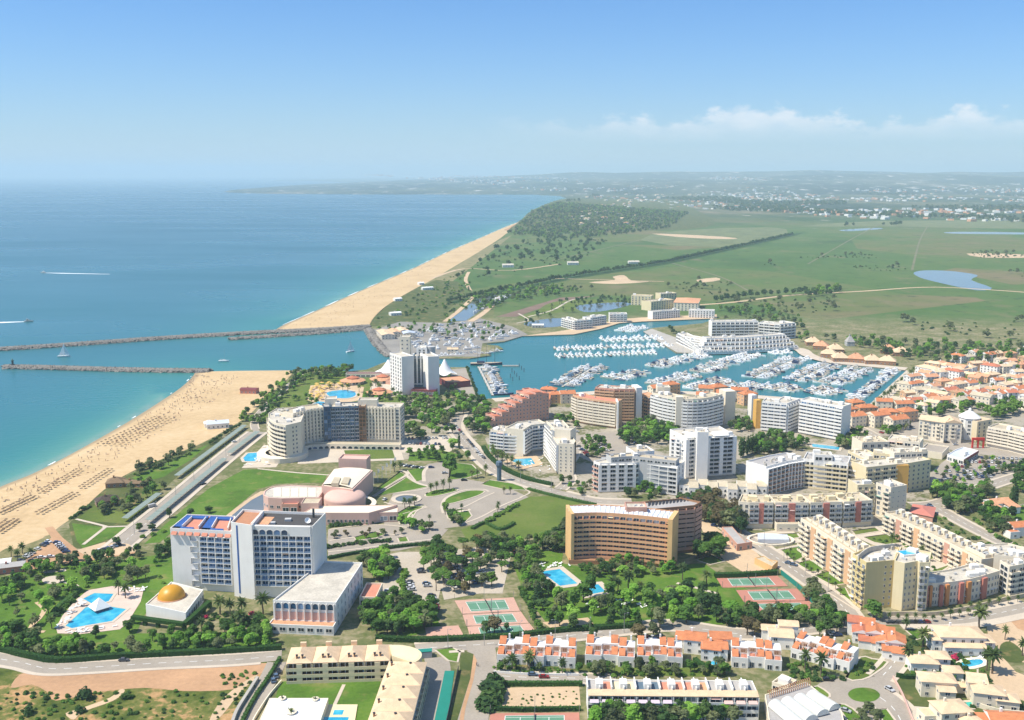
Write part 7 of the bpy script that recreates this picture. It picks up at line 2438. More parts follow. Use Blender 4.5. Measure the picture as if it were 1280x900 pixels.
# beach gardens
plant([(122, 640), (140, 630), (176, 620), (182, 626), (160, 645), (130, 650)], 16, [('olive_tree', 3), ('broadleaf_tree', 2)], 'in the beach gardens', (.55, .85), gap=3)
plant([(155, 618), (172, 606), (215, 602), (210, 612), (180, 624)], 10, MIXD, 'behind the beach huts', (.6, .95), gap=3)
along([(90, 648), (112, 633)], 9, 'dark_shrub', 'at the edge of the sand', (.8, 1.2))
plant([(162, 590), (190, 578), (240, 560), (250, 563), (205, 585), (175, 598)], 40, [('dark_shrub', 2), ('shrub', 1), ('olive_tree', 1)], 'on the dune strip', (.6, 1.1), gap=2)
along([(262, 556), (300, 533)], 16, 'dark_tree', 'between the sand and the long carport', (.4, .6))
along([(180, 672), (210, 664), (195, 668)], 5, 'shrub', 'on the field edge by the road', (.8, 1.2))
for x, y in ((146, 682), (212, 647), (261, 641), (190, 663), (238, 646), (175, 664)):
 one('dark_tree', x, y, .7, 'at the edge of the green field')
# seaside hotel grounds
plant([(300, 528), (316, 508), (340, 486), (366, 466), (400, 464), (392, 474), (360, 492), (342, 514), (330, 532)], 95, MIXD, 'in the belt between sand and seaside hotels', (.6, 1.0), gap=3.2)
plant([(392, 465), (440, 464), (430, 476), (400, 478)], 30, MIXD, 'by the channel bank', (.75, 1.2), gap=3.5)
plant([(345, 512), (380, 492), (400, 500), (395, 510), (360, 520)], 16, MIXG, 'in the seaside hotel garden', (.5, .8), gap=4)
plant([(398, 484), (500, 480), (500, 500), (450, 503)], 14, [('palm_tree', 1)], 'round the yellow parasol garden', (.7, 1.0), gap=6)
plant([(440, 497), (500, 492), (502, 500), (470, 504)], 26, MIXD, 'behind the cream slab hotel', (.5, .8), gap=3)
plant([(498, 500), (560, 498), (600, 500), (612, 512), (600, 530), (570, 520), (566, 545), (520, 552), (502, 545)], 110, MIXG, 'in the wooded park below the tower hotel', (.85, 1.35), gap=4.2)
plant([(585, 520), (605, 508), (612, 530), (606, 545), (590, 548), (580, 535)], 26, MIXD, 'along the winding road by the salmon block', (.8, 1.25), gap=3.5)
plant([(560, 470), (566, 474), (576, 500), (566, 502)], 15, MIXD, 'along the promenade edge', (.5, .9), gap=3)
along([(584, 462), (597, 497)], 18, 'dark_tree', 'along the quay road', (.4, .6))
plant([(508, 562), (575, 560), (580, 570), (560, 578), (512, 576)], 26, [('shrub', 2), ('broadleaf_tree', 2), ('dark_shrub', 1)], 'round the hotel parking lawn', (.5, .9), gap=3)
for x, y, s, k in ((562, 595, 1.7, 'broadleaf_tree'), (575, 576, .8, 'dark_tree'), (585, 576, .9, 'broadleaf_tree'), (574, 561, 1.0, 'cypress_tree'), (567, 559, 1.2, 'bright_tree')):
 one(k, x, y, s, 'beside the forecourt roundabout')
for x, y in ((539, 616), (546, 614), (554, 613), (562, 611), (590, 598), (597, 597), (607, 594), (493, 590), (500, 588), (506, 637), (512, 635), (518, 632)):
 one('palm_tree', x, y, .85, 'on the forecourt islands')
for x, y in ((537, 653), (569, 648), (622, 640), (630, 618), (638, 618), (556, 640), (623, 637), (577, 640)):
 one('palm_tree', x, y, .6, 'beside the parking loops')
plant([(495, 650), (520, 655), (540, 662), (528, 668), (510, 660)], 9, MIXG, 'below the congress wing', (.6, .9), gap=2.5)
plant([(555, 640), (572, 648), (582, 658), (565, 658)], 8, MIXG, 'on the island above the pine car park', (.5, .9), gap=2.5)
G('lawn', [(532, 618), (545, 612.5), (568, 611.5), (571, 614), (547, 620), (534, 621)], 'lawn', .17, 3)
along([(540, 618), (566, 613)], 8, 'shrub', 'on the palm island of the forecourt', (.7, 1.0))
hedge([(410, 699), (440, 693), (470, 689), (500, 684), (555, 679)], 'long clipped hedge beside the curving drive', 1.4, 2.0)
along([(412, 685), (440, 681), (486, 677)], 14, 'dark_shrub', 'between the parking rows', (.9, 1.3))
plant([(414, 655), (460, 652)], 1, MIXS, 'beside the congress lawn')
along([(414, 658), (462, 655)], 12, 'dark_shrub', 'against the congress wall', (.9, 1.3))
hedge([(590, 662), (606, 655), (625, 663), (643, 655)], 'angled hedge planter on the dry lawn', 1.5, 1.8)
along([(645, 632), (632, 640), (622, 645), (610, 652)], 12, 'shrub', 'at the edge of the dry lawn', (.9, 1.5))
hedge([(660, 612), (690, 620), (725, 628), (745, 632)], 'dark hedge between the dry lawn and the winding road', 1.4, 1.8)
hedge([(604, 560), (612, 572), (632, 588), (660, 600), (690, 607)], 'curved hedge round the pool of the glass-banded flats', 2.0, 3.0)
for x, y in ((622, 576), (628, 580), (634, 583), (648, 588), (616, 570), (640, 585)):
 one('palm_tree', x, y, 1.0, 'behind the curved hedge')
plant([(606, 560), (625, 562), (632, 578), (618, 574)], 8, MIXG, 'beside the glass-banded flats', (.5, .8), gap=2.5)
# pine car park and courts
plant([(520, 692), (555, 686), (600, 682), (640, 690), (620, 742), (580, 744), (545, 740), (530, 715)], 46, [('stone_pine', 4), ('dark_tree', 2), ('broadleaf_tree', 3), ('olive_tree', 1), ('brown_tree', 1)], 'in the tree-filled car park', (.75, 1.15), gap=4.5)
plant([(585, 676), (640, 674), (700, 680), (705, 692), (660, 700), (600, 690)], 32, MIXG, 'between the dry lawn and the hotel garden', (.5, 1.15), gap=3.6)
plant([(686, 672), (708, 662), (710, 690), (690, 690)], 12, MIXD, 'at the end wall of the tan hotel', (1.0, 1.4), gap=3)
plant([(454, 706), (480, 698), (496, 708), (494, 728), (462, 726)], 22, MIXG, 'between the hotel wing and the car park lane', (.9, 1.25), gap=3.2)
along([(505, 716), (503, 735), (500, 752)], 10, 'shrub', 'on the median of the car park lane', (1.2, 1.7))
plant([(458, 772), (478, 760), (500, 752), (540, 765), (540, 785), (505, 795), (470, 795), (455, 785)], 44, MIXD, 'above the cream flats', (.8, 1.2), gap=3.2)
hedge([(470, 800), (520, 802), (560, 801), (600, 799), (640, 797), (700, 790), (760, 786), (800, 784)], 'long dark hedge along the road below the tennis courts', 2.0, 2.4)
along([(652, 742), (662, 765), (674, 788)], 16, 'broadleaf_tree', 'beside the tennis fence', (.4, .6))
one('brown_tree', 618, 792, 1.15, 'overhanging the lower tennis court')
one('dark_tree', 608, 793, .9, 'overhanging the lower tennis court')
one('dark_tree', 633, 848 - 60, .5, 'beside the lower tennis court')
# tan hotel garden
plant([(655, 735), (690, 742), (760, 748), (880, 745), (905, 760), (985, 776), (860, 784), (760, 788), (690, 790)], 66, [('broadleaf_tree', 4), ('dark_tree', 3), ('bright_tree', 3), ('olive_tree', 2), ('conifer_tree', 1)], 'in the tan hotel garden', (.6, 1.35), gap=4.6)
plant([(720, 712), (760, 704), (840, 708), (870, 712), (800, 722), (735, 722)], 34, MIXG, 'below the tan hotel windows', (.5, .85), gap=3)
plant([(640, 700), (668, 694), (672, 712), (690, 742), (660, 742)], 22, MIXG, 'beside the long hotel pool', (.6, 1.0), gap=3.2)
for x, y, s in ((767, 742, 1.15), (772, 740, .9), (785, 738, 1.1), (853, 725, 1.1), (883, 732, 1.1), (800, 740, .8), (742, 720, .8), (760, 760, .7), (671, 704, 1.0), (815, 716, .8)):
 one('palm_tree', x, y, s, 'in the tan hotel garden')
for x, y, s in ((875, 758, 1.3), (858, 757, .9)):
 one('conifer_tree', x, y, s, 'on the lawn of the tan hotel')
plant([(868, 700), (885, 682), (905, 690), (900, 702), (880, 706)], 12, [('dark_tree', 1), ('stone_pine', 1)], 'beside the round wing of the tan hotel', (.9, 1.3), gap=3)
plant([(878, 640), (900, 640), (922, 650), (928, 668), (905, 662), (880, 652)], 34, [('brown_tree', 2), ('dark_tree', 3), ('olive_tree', 1)], 'in the dark grove behind the tan hotel', (1.0, 1.6), gap=3.6)
hedge([(893, 722), (930, 721), (972, 718)], 'dark hedge behind the red tennis courts', 2.4, 2.2)
plant([(1000, 742), (1014, 738), (1050, 775), (1060, 783), (990, 786), (905, 784), (900, 776), (985, 772), (1030, 770)], 46, MIXD, 'between the red courts and the road', (.7, 1.1), gap=3)
for x, y, s, k in ((934, 794, 1.25, 'brown_tree'), (943, 795, 1.1, 'brown_tree'), (1033, 792, 1.0, 'dark_tree'), (1046, 790, 1.1, 'dark_tree'), (1024, 797, .8, 'broadleaf_tree'), (798, 798, 1.1, 'brown_tree'), (817, 796, 1.0, 'olive_tree'), (741, 800, .8, 'dark_tree'), (740, 802, .6, 'dark_tree')):
 one(k, x, y, s, 'on the verge of the front road')
along([(1004, 738), (1030, 756), (1050, 772)], 12, 'shrub', 'beside the courts fence', (.8, 1.2))
for x, y in ((984, 699), (992, 703), (1008, 714), (1014, 716), (1022, 720), (1028, 723), (1044, 737), (1050, 744), (988, 693), (1036, 730), (1004, 706)):
 one('palm_tree', x, y, .45, 'along the front of the cream apartment wing')
one('broadleaf_tree', 1092, 772, 1.35, 'at the foot of the yellow corner block')
for i in range(13):
 one('palm_tree', 1100 + i * 11, 777 - max(0, i - 6) * 1.9, .5, 'in the row on the palm-lined pavement')
for i in range(7):
 one('palm_tree', 1200 + i * 12, 764 - i * 1.8, .5, 'in the row on the palm-lined pavement')
plant([(1080, 672), (1125, 676), (1165, 702), (1180, 712), (1160, 716), (1130, 690)], 20, [('shrub', 2), ('dark_shrub', 1), ('palm_tree', 1)], 'in the apartment courtyard', (.5, .9), gap=3)
plant([(1162, 642), (1185, 650), (1255, 688), (1240, 690), (1180, 662)], 24, MIXS, 'along the lane behind the flats', (.6, 1.1), gap=2.5)
plant([(1164, 622), (1180, 612), (1210, 628), (1218, 640), (1205, 646), (1180, 636)], 26, MIXG, 'below the main car park', (.9, 1.3), gap=3.6)
plant([(1210, 620), (1235, 612), (1240, 624), (1222, 632)], 14, MIXD, 'beside the avenue', (.8, 1.2), gap=3)
plant([(1225, 645), (1265, 648), (1268, 672), (1240, 668)], 20, MIXD, 'in the villa gardens by the lane', (.8, 1.25), gap=3.4)
plant([(1218, 650), (1240, 668), (1290, 690), (1290, 700), (1262, 684)], 26, MIXS, 'on the lane verge', (.8, 1.3), gap=2.5)
one('cypress_tree', 1266, 636, 1.7, 'standing beside the orange-roofed house')
one('cypress_tree', 1268, 637, 1.3, 'standing beside the orange-roofed house')
plant([(1262, 600), (1290, 592), (1290, 612), (1268, 618)], 10, MIXD, 'beside the avenue', (.9, 1.2), gap=3.5, seed=4)
# middle: between the marina slabs
plant([(772, 545), (800, 528), (850, 532), (842, 555), (800, 558), (778, 556)], 60, MIXG, 'in the grove before the crescent slab', (.8, 1.25), gap=3.8)
plant([(724, 556), (745, 548), (765, 562), (752, 574), (735, 570)], 20, [('broadleaf_tree', 1), ('olive_tree', 1)], 'in the shaded apartment car park', (.6, .9), gap=4)
plant([(934, 560), (950, 548), (1000, 552), (1012, 556), (990, 566), (945, 570)], 54, MIXG, 'in the grove before the folded slab', (.7, 1.1), gap=3.4)
along([(925, 572), (945, 564)], 9, 'cypress_tree', 'in the file beside the pillared tower', (1.0, 1.3))
plant([(1044, 566), (1052, 548), (1075, 540), (1085, 545), (1070, 560)], 26, MIXD, 'between folded slab and cream complex', (.7, 1.1), gap=3.4)
plant([(905, 530), (930, 525), (945, 540), (920, 545)], 16, MIXD, 'in the shade between the two white slabs', (.7, 1.0), gap=3.4)
plant([(782, 614), (810, 612), (832, 620), (815, 628), (785, 625)], 12, MIXG, 'at the foot of the bent white block', (.6, .9), gap=3)
plant([(848, 628), (890, 626), (905, 636), (880, 642), (855, 636)], 26, [('brown_tree', 2), ('dark_tree', 3)], 'before the sawtooth terrace', (.9, 1.3), gap=3.4)
plant([(690, 525), (716, 524), (722, 536), (700, 535)], 10, MIXD, 'behind the glass-banded flats', (.7, 1.0), gap=3.4)
plant([(700, 605), (716, 598), (735, 600), (742, 615), (728, 620)], 9, MIXG, 'at the corner of the bent white block', (.5, .8), gap=3)
# old quarter and car park
plant([(1120, 520), (1160, 505), (1200, 500), (1230, 512), (1200, 520), (1150, 522)], 40, MIXG, 'among the houses of the old quarter', (.7, 1.1), gap=4)
plant([(1140, 480), (1200, 470), (1290, 450), (1290, 512), (1200, 510), (1150, 500)], 60, MIXG, 'in the old quarter gardens', (.6, 1.0), gap=6)
plant([(1225, 520), (1270, 510), (1275, 518), (1240, 526)], 16, [('broadleaf_tree', 1)], 'behind the beige blocks', (1.0, 1.4), gap=3.5)
plant([(1166, 594), (1190, 576), (1240, 576), (1290, 582), (1240, 598), (1200, 606)], 34, [('olive_tree', 1), ('bright_tree', 1)], 'in the open car park', (.4, .6), gap=6)
along([(1232, 596), (1260, 588), (1290, 580)], 14, 'dark_tree', 'edging the open car park', (.5, .8))
plant([(1090, 545), (1130, 530), (1145, 535), (1110, 548)], 14, MIXG, 'by the quay car park', (.6, 1.0), gap=4)
along([(1092, 512), (1142, 468)], 18, 'palm_tree', 'along the marina pier', (.8, 1.0))
# villas
plant([(616, 834), (640, 832), (722, 838), (768, 842), (766, 846), (616, 840)], 34, [('shrub', 3), ('broadleaf_tree', 1), ('palm_tree', 1)], 'in the front gardens of the terraced row', (.5, .85), gap=1.8)
plant([(736, 838), (800, 836), (900, 838), (910, 846), (740, 846)], 44, [('shrub', 3), ('olive_tree', 1), ('broadleaf_tree', 1)], 'behind the long terraced block', (.5, .95), gap=1.8)
plant([(742, 895), (810, 892), (905, 892), (918, 905), (740, 912)], 56, [('olive_tree', 2), ('bright_tree', 2), ('dark_tree', 2)], 'in front of the long terraced block', (.8, 1.1), gap=2.4)
plant([(605, 862), (622, 858), (624, 880), (606, 886)], 7, [('dark_shrub', 1)], 'at the corner of the empty plot', (2.0, 2.8), gap=3)
hedge([(616, 857), (660, 857), (728, 857)], 'dark hedge along the upper edge of the empty plot', 1.8, 1.6)
hedge([(618, 888), (660, 889), (726, 888)], 'dark hedge between empty plot and clay court', 1.6, 1.4)
plant([(622, 868), (722, 864), (722, 880), (624, 882)], 30, [('shrub', 1)], 'on the empty sandy plot', (.2, .42), gap=2)
plant([(985, 835), (1000, 828), (1040, 843), (1060, 850), (1020, 852), (990, 848)], 22, MIXS, 'below the slanting terraced row', (.7, 1.2), gap=2)
for x, y, s in ((1006, 837, 1.1), (1026, 845, 1.15), (640, 838, 1.0), (662, 838, 1.05), (1153, 812, 1.2), (1134, 830, 1.0), (1224, 786, 1.4), (1240, 842, 1.3), (1233, 838, 1.1), (1256, 800, .8), (1278, 820, .9), (1132, 788, .8), (1060, 812, .6)):
 one('palm_tree', x, y, s, 'in the villa gardens')
plant([(1132, 792), (1165, 800), (1190, 818), (1240, 842), (1232, 862), (1190, 850), (1140, 842), (1125, 830)], 40, MIXS, 'between the sandy-roofed villas', (.6, 1.2), gap=2.2)
plant([(1190, 864), (1230, 866), (1290, 880), (1290, 905), (1200, 905)], 24, MIXS, 'round the lower villas', (.6, 1.1), gap=2.2)
for x, y in ((1178, 812), (1196, 818), (1192, 824), (1237, 822)):
 one('flowering_bush', x, y, 1.2, 'beside the villa terraces')
hedge([(1190, 830), (1192, 848), (1188, 862)], 'tall hedge between two villa gardens', 2.4, 2.0)
hedge([(1120, 846), (1132, 848), (1146, 848)], 'hedge round the front of the lane villa', 1.6, 1.6)
hedge([(868, 826), (880, 834), (905, 840)], 'hedge round the small villa pool', 1.6, 1.8)
plant([(1068, 898), (1092, 890), (1100, 905), (1070, 920)], 5, [('olive_tree', 1)], 'below the turning circle', (.6, .8), gap=4)
plant([(1048, 842), (1062, 826), (1104, 830), (1080, 846)], 14, MIXS, 'on the bank above the turning circle', (.5, .9), gap=2)
# far shore and plain
plant([(655, 402), (700, 378), (745, 370), (790, 372), (790, 382), (740, 385), (690, 398), (660, 412)], 60, [('dark_tree', 2), ('palm_tree', 1)], 'in the resort grounds', (.7, 1.1), gap=6)
plant([(590, 372), (640, 362), (700, 358), (740, 362), (700, 370), (640, 378), (600, 392)], 150, MIXD, 'in the camping ground beside the canal', (.8, 1.3), gap=5)
plant([(836, 412), (860, 420), (880, 436), (868, 438), (846, 424)], 34, [('palm_tree', 1), ('dark_tree', 1)], 'on the promenade of the white marina apartments', (.7, 1.0), gap=4)
plant([(898, 388), (960, 386), (1000, 395), (1010, 420), (1000, 432), (992, 410)], 40, MIXD, 'behind the white marina apartments', (.8, 1.4), gap=6)
plant([(1000, 420), (1140, 432), (1290, 436), (1290, 450), (1180, 458), (1130, 450), (1060, 430)], 130, MIXD, 'between the far quay and the plain', (.8, 1.5), gap=6)
along([(895, 378), (940, 372), (1000, 368)], 14, 'dark_tree', 'along the track across the plain', (1.4, 2.0))
plant([(1000, 366), (1050, 362), (1050, 370), (1010, 372)], 22, MIXD, 'in the copse on the plain', (1.2, 1.8), gap=8)
along([(560, 379), (640, 362), (720, 346), (830, 329), (905, 313), (990, 294)], 170, 'dark_tree', 'lining the dark ditch', (1.0, 1.7))
plant([(700, 380), (900, 330), (1290, 300), (1290, 425), (1000, 415)], 330, [('dark_shrub', 4), ('olive_tree', 1)], 'dotted over the green plain', (.8, 1.7), gap=5, clus=.007)
plant([(470, 400), (540, 356), (580, 340), (600, 380), (560, 398)], 130, MIXS, 'on the northern dunes', (1.0, 2.2), gap=5)
plant([(560, 350), (620, 310), (660, 300), (760, 300), (720, 330), (620, 345)], 200, [('dark_tree', 1), ('dark_shrub', 2)], 'on the heath behind the long beach', (1.2, 2.2), gap=10)
plant([(632, 294), (660, 276), (700, 262), (860, 268), (840, 285), (760, 296), (690, 300)], 2600, [('dark_tree', 2), ('broadleaf_tree', 1), ('olive_tree', 1)], 'on the wooded headland', (1.0, 1.9), gap=0)
plant([(700, 262), (760, 236), (1290, 232), (1290, 280), (1000, 284), (860, 268)], 3600, [('dark_tree', 3), ('olive_tree', 1)], 'over the far inland hills', (1.4, 3.0), gap=0, clus=.0016)
plant([(462, 414), (510, 406), (600, 402), (650, 414), (600, 428)], 60, MIXD, 'in the boatyard', (.6, 1.0), gap=6)
grow()
# ------------------------------------------------------------------ far houses
def far_houses():
 r = random.Random(17)
 b = MB()
 b.prism([(-.5, -.5), (.5, -.5), (.5, .5), (-.5, .5)], 0, .7)
 b.faces([(-.54, -.54, .7), (.54, -.54, .7), (.54, .54, .7), (-.54, .54, .7), (-.25, 0, 1), (.25, 0, 1)], [(0, 1, 5, 4), (1, 2, 5), (2, 3, 4, 5), (3, 0, 4)], 1)
 mats = [b.mesh('far_house', [w, t]) for w, t in (('white', 'light_roof'), ('white', 'tile_orange_pale'), ('white_warm', 'cream_roof'))]
 zones = [([(706, 278), (730, 270), (795, 272), (800, 284), (730, 284)], 55, 'on the headland slope above the beach', (10, 24)),
             ([(714, 268), (780, 258), (800, 262), (760, 272)], 22, 'among the headland woods', (10, 20)),
             ([(880, 250), (960, 244), (1030, 258), (960, 266), (900, 262)], 60, 'in the pale hill town', (12, 26)),
             ([(1090, 240), (1180, 242), (1160, 250), (1100, 250)], 34, 'in the higher hill village', (14, 30)),
             ([(720, 246), (880, 236), (900, 250), (760, 258)], 34, 'scattered along the far coast', (16, 34)),
             ([(1180, 236), (1290, 236), (1290, 262), (1200, 262)], 36, 'scattered on the inland ridge', (14, 30)),
             ([(560, 232), (700, 232), (740, 240), (640, 238)], 30, 'on the far headlands across the bay', (30, 60))]
 n = 0
 for poly, k, place, sz in zones:
  w = W2(poly)
  xs, ys = [p[0] for p in w], [p[1] for p in w]
  got = 0
  while got < k:
   x, y = r.uniform(min(xs), max(xs)), r.uniform(min(ys), max(ys))
   if not inside(w, x, y):
    continue
   got += 1
   s = r.uniform(*sz)
   i = r.randrange(3)
   z = headz(x, y)
   o = link('far_house', mats[i], None, (x, y, z), r.uniform(0, 3.14), (s, s * r.uniform(.5, .9), s * r.uniform(.3, .5)))
   tag(o, 'tiny %s house %s' % (('white flat-roofed', 'white clay-roofed', 'cream')[i], place), 'house', 'far houses ' + place)
 m = MB()
 for poly, k in (([(700, 262), (760, 240), (900, 232), (1290, 232), (1290, 268), (1000, 272), (860, 266)], 1100), ([(440, 230), (700, 232), (760, 240), (700, 242), (560, 235)], 260), ([(820, 262), (1290, 255), (1290, 282), (1000, 282)], 160)):
  w = W2(poly)
  xs, ys = [p[0] for p in w], [p[1] for p in w]
  while k:
   x, y = r.uniform(min(xs), max(xs)), r.uniform(min(ys), max(ys))
   if inside(w, x, y) and mnoise.noise((x * .0011, y * .0007, 2)) > .02:
    s = r.uniform(14, 34)
    z = -6 + (max(0, (y - 9500) / 10000) ** .8 * 190 if y > 9500 else 6)
    m.box(-s / 2, s / 2, -s / 3, s / 3, z - 5, z + s * .3, r.random() < .3, r.uniform(0, 3), (x, y))
    k -= 1
 tag(m.obj('far_town', ['white', 'tile_orange_pale']), 'countless pale houses of the far towns across the inland hills', 'town', kind='stuff')
far_houses()
# ------------------------------------------------------------------ boats
def hull(L, B, h, m='boat_white'):
 b = MB()
 st = [(-.5, .86, 0), (-.2, 1, .02), (.15, .92, .10), (.36, .55, .20), (.5, .03, .30)]
 vs = []
 for x, w, up in st:
  vs += [(x * L, -w * B / 2, h * (1 + up)), (x * L, -w * B * .36, -.5), (x * L, w * B * .36, -.5), (x * L, w * B / 2, h * (1 + up))]
 fs = []
 for i in range(4):
  for k in range(3):
   fs.append((i * 4 + k, i * 4 + 4 + k, i * 4 + 5 + k, i * 4 + k + 1))
 fs.append((0, 1, 2, 3))
 b.faces(vs, fs, 0)
 b.faces(vs, [(i * 4, i * 4 + 3, i * 4 + 7, i * 4 + 4) for i in range(4)], 1)
 return b
BOATS = []
def boat_kind(i):
 """shared meshes: hull, cabin, windscreen, mast"""
 r = random.Random(900 + i)
 L = (9, 12, 15, 18, 11, 13)[i]
 B = L * .29
 h = 1.0 + L * .03
 parts = [('hull', hull(L, B, h).mesh('hull', ['boat_white', 'boat_white' if i % 2 else 'boat_deck']))]
 b = MB()
 if i < 4:
  b.faces([(x * L, s * y * B, z) for x, y, z in ((-.3, .36, h), (.2, .30, h * 1.1), (.05, .27, h + 1.5), (-.28, .31, h + 1.5)) for s in (-1, 1)], [(0, 2, 4, 6), (1, 7, 5, 3), (6, 4, 5, 7), (0, 6, 7, 1), (2, 3, 5, 4)])
  if i > 0:
   b.box(-.24 * L, -.02 * L, -.22 * B, .22 * B, h + 1.5, h + 2.3)
   b.box(-.26 * L, -.06 * L, -.26 * B, .26 * B, h + 2.9, h + 3.0)
  parts.append(('cabin', b.mesh('cabin', ['boat_white'])))
  b = MB()
  b.faces([(x * L, s * y * B, z) for x, y, z in ((.02, .30, h + .55), (.20, .285, h + .55), (.10, .262, h + 1.25), (.0, .285, h + 1.25)) for s in (-1, 1)], [(0, 2, 4, 6), (1, 7, 5, 3), (2, 3, 5, 4)])
  b.box(-.25 * L, .0, -.325 * B, .325 * B, h + .6, h + 1.15)
  parts.append(('windscreen', b.mesh('windscreen', ['car_glass'])))
 else:
  b.faces([(x * L, s * y * B, z) for x, y, z in ((-.15, .26, h), (.22, .2, h * 1.1), (.18, .16, h + .7), (-.12, .22, h + .7)) for s in (-1, 1)], [(0, 2, 4, 6), (1, 7, 5, 3), (6, 4, 5, 7), (0, 6, 7, 1), (2, 3, 5, 4)])
  parts.append(('cabin', b.mesh('cabin', ['boat_white'])))
  b = MB()
  b.tube((.08 * L, 0, h), (.08 * L, 0, h + L * 1.15), .13, .08, 5)
  b.tube((.07 * L, 0, h + 1.5), (-.38 * L, 0, h + 1.4), .2, .2, 5)
  parts.append(('mast', b.mesh('mast', ['steel'])))
 return parts
BK = [boat_kind(i) for i in range(6)]
BN = ['small white motor boat', 'white motor yacht with flybridge', 'large white motor yacht', 'very long white motor yacht', 'white sailing yacht with bare mast', 'white cruising yacht with tall mast']
BW = (9, 12, 15, 18, 11, 13)
BLIST = []
def boat(x, y, rz, i, place, group, z=-1.0, s=1.0):
 BLIST.append((y, x, rz, i, place, group, z, s))
def launch():
 """the nearest boats as things of their own, the far remainder as one mass"""
 n = 0
 rest = MB()
 for y, x, rz, i, place, group, z, s in sorted(BLIST):
  n += i < 4
  if i > 3 or n <= 292:
   t = thing('sailing_yacht' if i > 3 else 'motor_boat', '%s %s' % (BN[i], place), 'boat', (x, y, z), group, rz)
   t.scale = (s, s, s)
   for nm, me in BK[i]:
    link(nm, me, t)
  else:
   c, q = math.cos(rz) * s, math.sin(rz) * s
   for nm, me in BK[i]:
    rest.faces([(x + v.co.x * c - v.co.y * q, y + v.co.x * q + v.co.y * c, z + v.co.z * s) for v in me.vertices], [tuple(f.vertices) for f in me.polygons], nm == 'windscreen')
 if rest.v:
  tag(rest.obj('moored_boats', ['canvas_white', 'car_glass']), 'farthest white boats at the boatyard and inner basin', 'boats', kind='stuff')
rb = random.Random(31)
def berth(p0, p1, place, sides=(-1, 1), kinds=(0, 1, 1, 2, 4), pier=True, gap=1.35, s=1.0):
 """boats moored stern-to along both sides of a floating pontoon"""
 a, c = P(*p0, -1).xy, P(*p1, -1).xy
 d = (c - a).normalized()
 n = Vector((d.y, -d.x))
 L = (c - a).length
 if pier:
  t = thing('pontoon', 'floating pontoon %s' % place, 'pontoon', (*((a + c) / 2), -1), 'floating pontoons of the marina')
  part(t, 'walkway', 'pontoon', *((a + c) / 2), -.6, L, 2.2, .35, math.atan2(d.y, d.x))
  k = max(2, int(L / 14))
  for j in range(k):
   q = a.lerp(c, j / (k - 1)) + n * 1.4
   part(t, 'pile', 'rock_dark', q.x, q.y, -2, .35, .35, 3.6)
 for sd in sides:
  u = 1.5
  while u < L - 1:
   i = rb.choice(kinds)
   B = BW[i] * .29 * s
   q = a + d * (u + B / 2) + n * sd * (1.3 + BW[i] * s / 2 + rb.uniform(0, .8))
   boat(q.x, q.y, math.atan2(n.y * sd, n.x * sd) + (math.pi if rb.random() < .3 else 0) + rb.uniform(-.02, .02), i, 'moored %s' % place, 'boats moored ' + place, s=s)
   u += B * gap * 1.12 + rb.uniform(0, .7) + (4 if rb.random() < .08 else 0)
berth((814, 459), (876, 445), 'at the pontoon off the palm promenade')
berth((872, 466), (940, 444), 'at the pontoon below the white terraced apartments', kinds=(0, 1, 1, 2, 4))
berth((942, 473), (997, 448), 'at the pontoon facing the shopping quay', kinds=(1, 1, 2, 4))
berth((994, 477), (1038, 456), 'at the pontoon next to the pavilion quay', kinds=(0, 1, 2, 4))
berth((1035, 481), (1080, 461), 'at the pontoon nearest the pavilions', kinds=(0, 1, 1, 2))
berth((1078, 504), (1128, 465), 'along the inside of the palm-lined pier', sides=(-1,), kinds=(1, 2, 2, 3), pier=False, gap=1.2)
berth((819, 482), (864, 469), 'at the near pontoon behind the crescent slab', kinds=(1, 1, 2, 4))
berth((866, 488), (910, 475), 'at the near pontoon behind the white crescent end', kinds=(0, 1, 2, 4))
berth((924, 489), (952, 480), 'at the near pontoon before the red-roofed quay', kinds=(0, 1, 2))
berth((968, 489), (992, 483), 'at the near pontoon behind the folded slab', kinds=(0, 1, 2))
berth((1014, 493), (1046, 486), 'at the near pontoon beside the orange waterfront', kinds=(0, 1, 2, 4))
berth((703, 484), (743, 459), 'at the pontoon behind the salmon block', kinds=(0, 1, 2, 5))
berth((766, 475), (803, 465), 'at the pontoon behind the peach slabs', kinds=(1, 1, 2, 4))
berth((692, 437), (838, 432), 'in the middle raft of the outer basin', kinds=(0, 1, 1, 4, 0), gap=1.5)
berth((694, 446), (818, 441), 'in the near raft of the outer basin', kinds=(0, 1, 4, 0), gap=1.6)
berth((752, 426), (826, 423), 'in the far raft of the outer basin', kinds=(1, 1, 2), gap=1.7)
berth((778, 415), (800, 409), 'at the inner corner by the resort promenade', kinds=(1, 2))
berth((598, 459), (616, 495), 'on the long jetty beside the quay road', sides=(-1,), kinds=(1, 2, 2, 3), gap=1.12)
berth((955, 441), (982, 439), 'on the shopping quay below the white terraces', sides=(1,), kinds=(2, 3), pier=False)
c = P(608, 456, -1)
t = thing('tall_ship', 'dark-hulled three-masted ship at the head of the long jetty', 'ship', c, rz=.05)
link('hull', hull(34, 7, 2.2).mesh('hull', ['boat_navy', 'boat_deck']), t)
b = MB()
for x in (-9, 0, 9):
 b.tube((x, 0, 2), (x, 0, 21), .25, .12, 5)
 b.tube((x, -4, 12), (x, 4, 12), .12, .12, 4)
b.obj('mast', 'dark_metal', t, (0, 0, 0))
part(t, 'deckhouse', 'boat_navy', c.x - 6, c.y, 1.2, 8, 4, 2)
t = at(632, 458, 'jetty', 'concrete jetty arm with mooring piles off the tall ship', 'jetty')
a_, e_ = P(628, 458, -1), P(648, 458, -1)
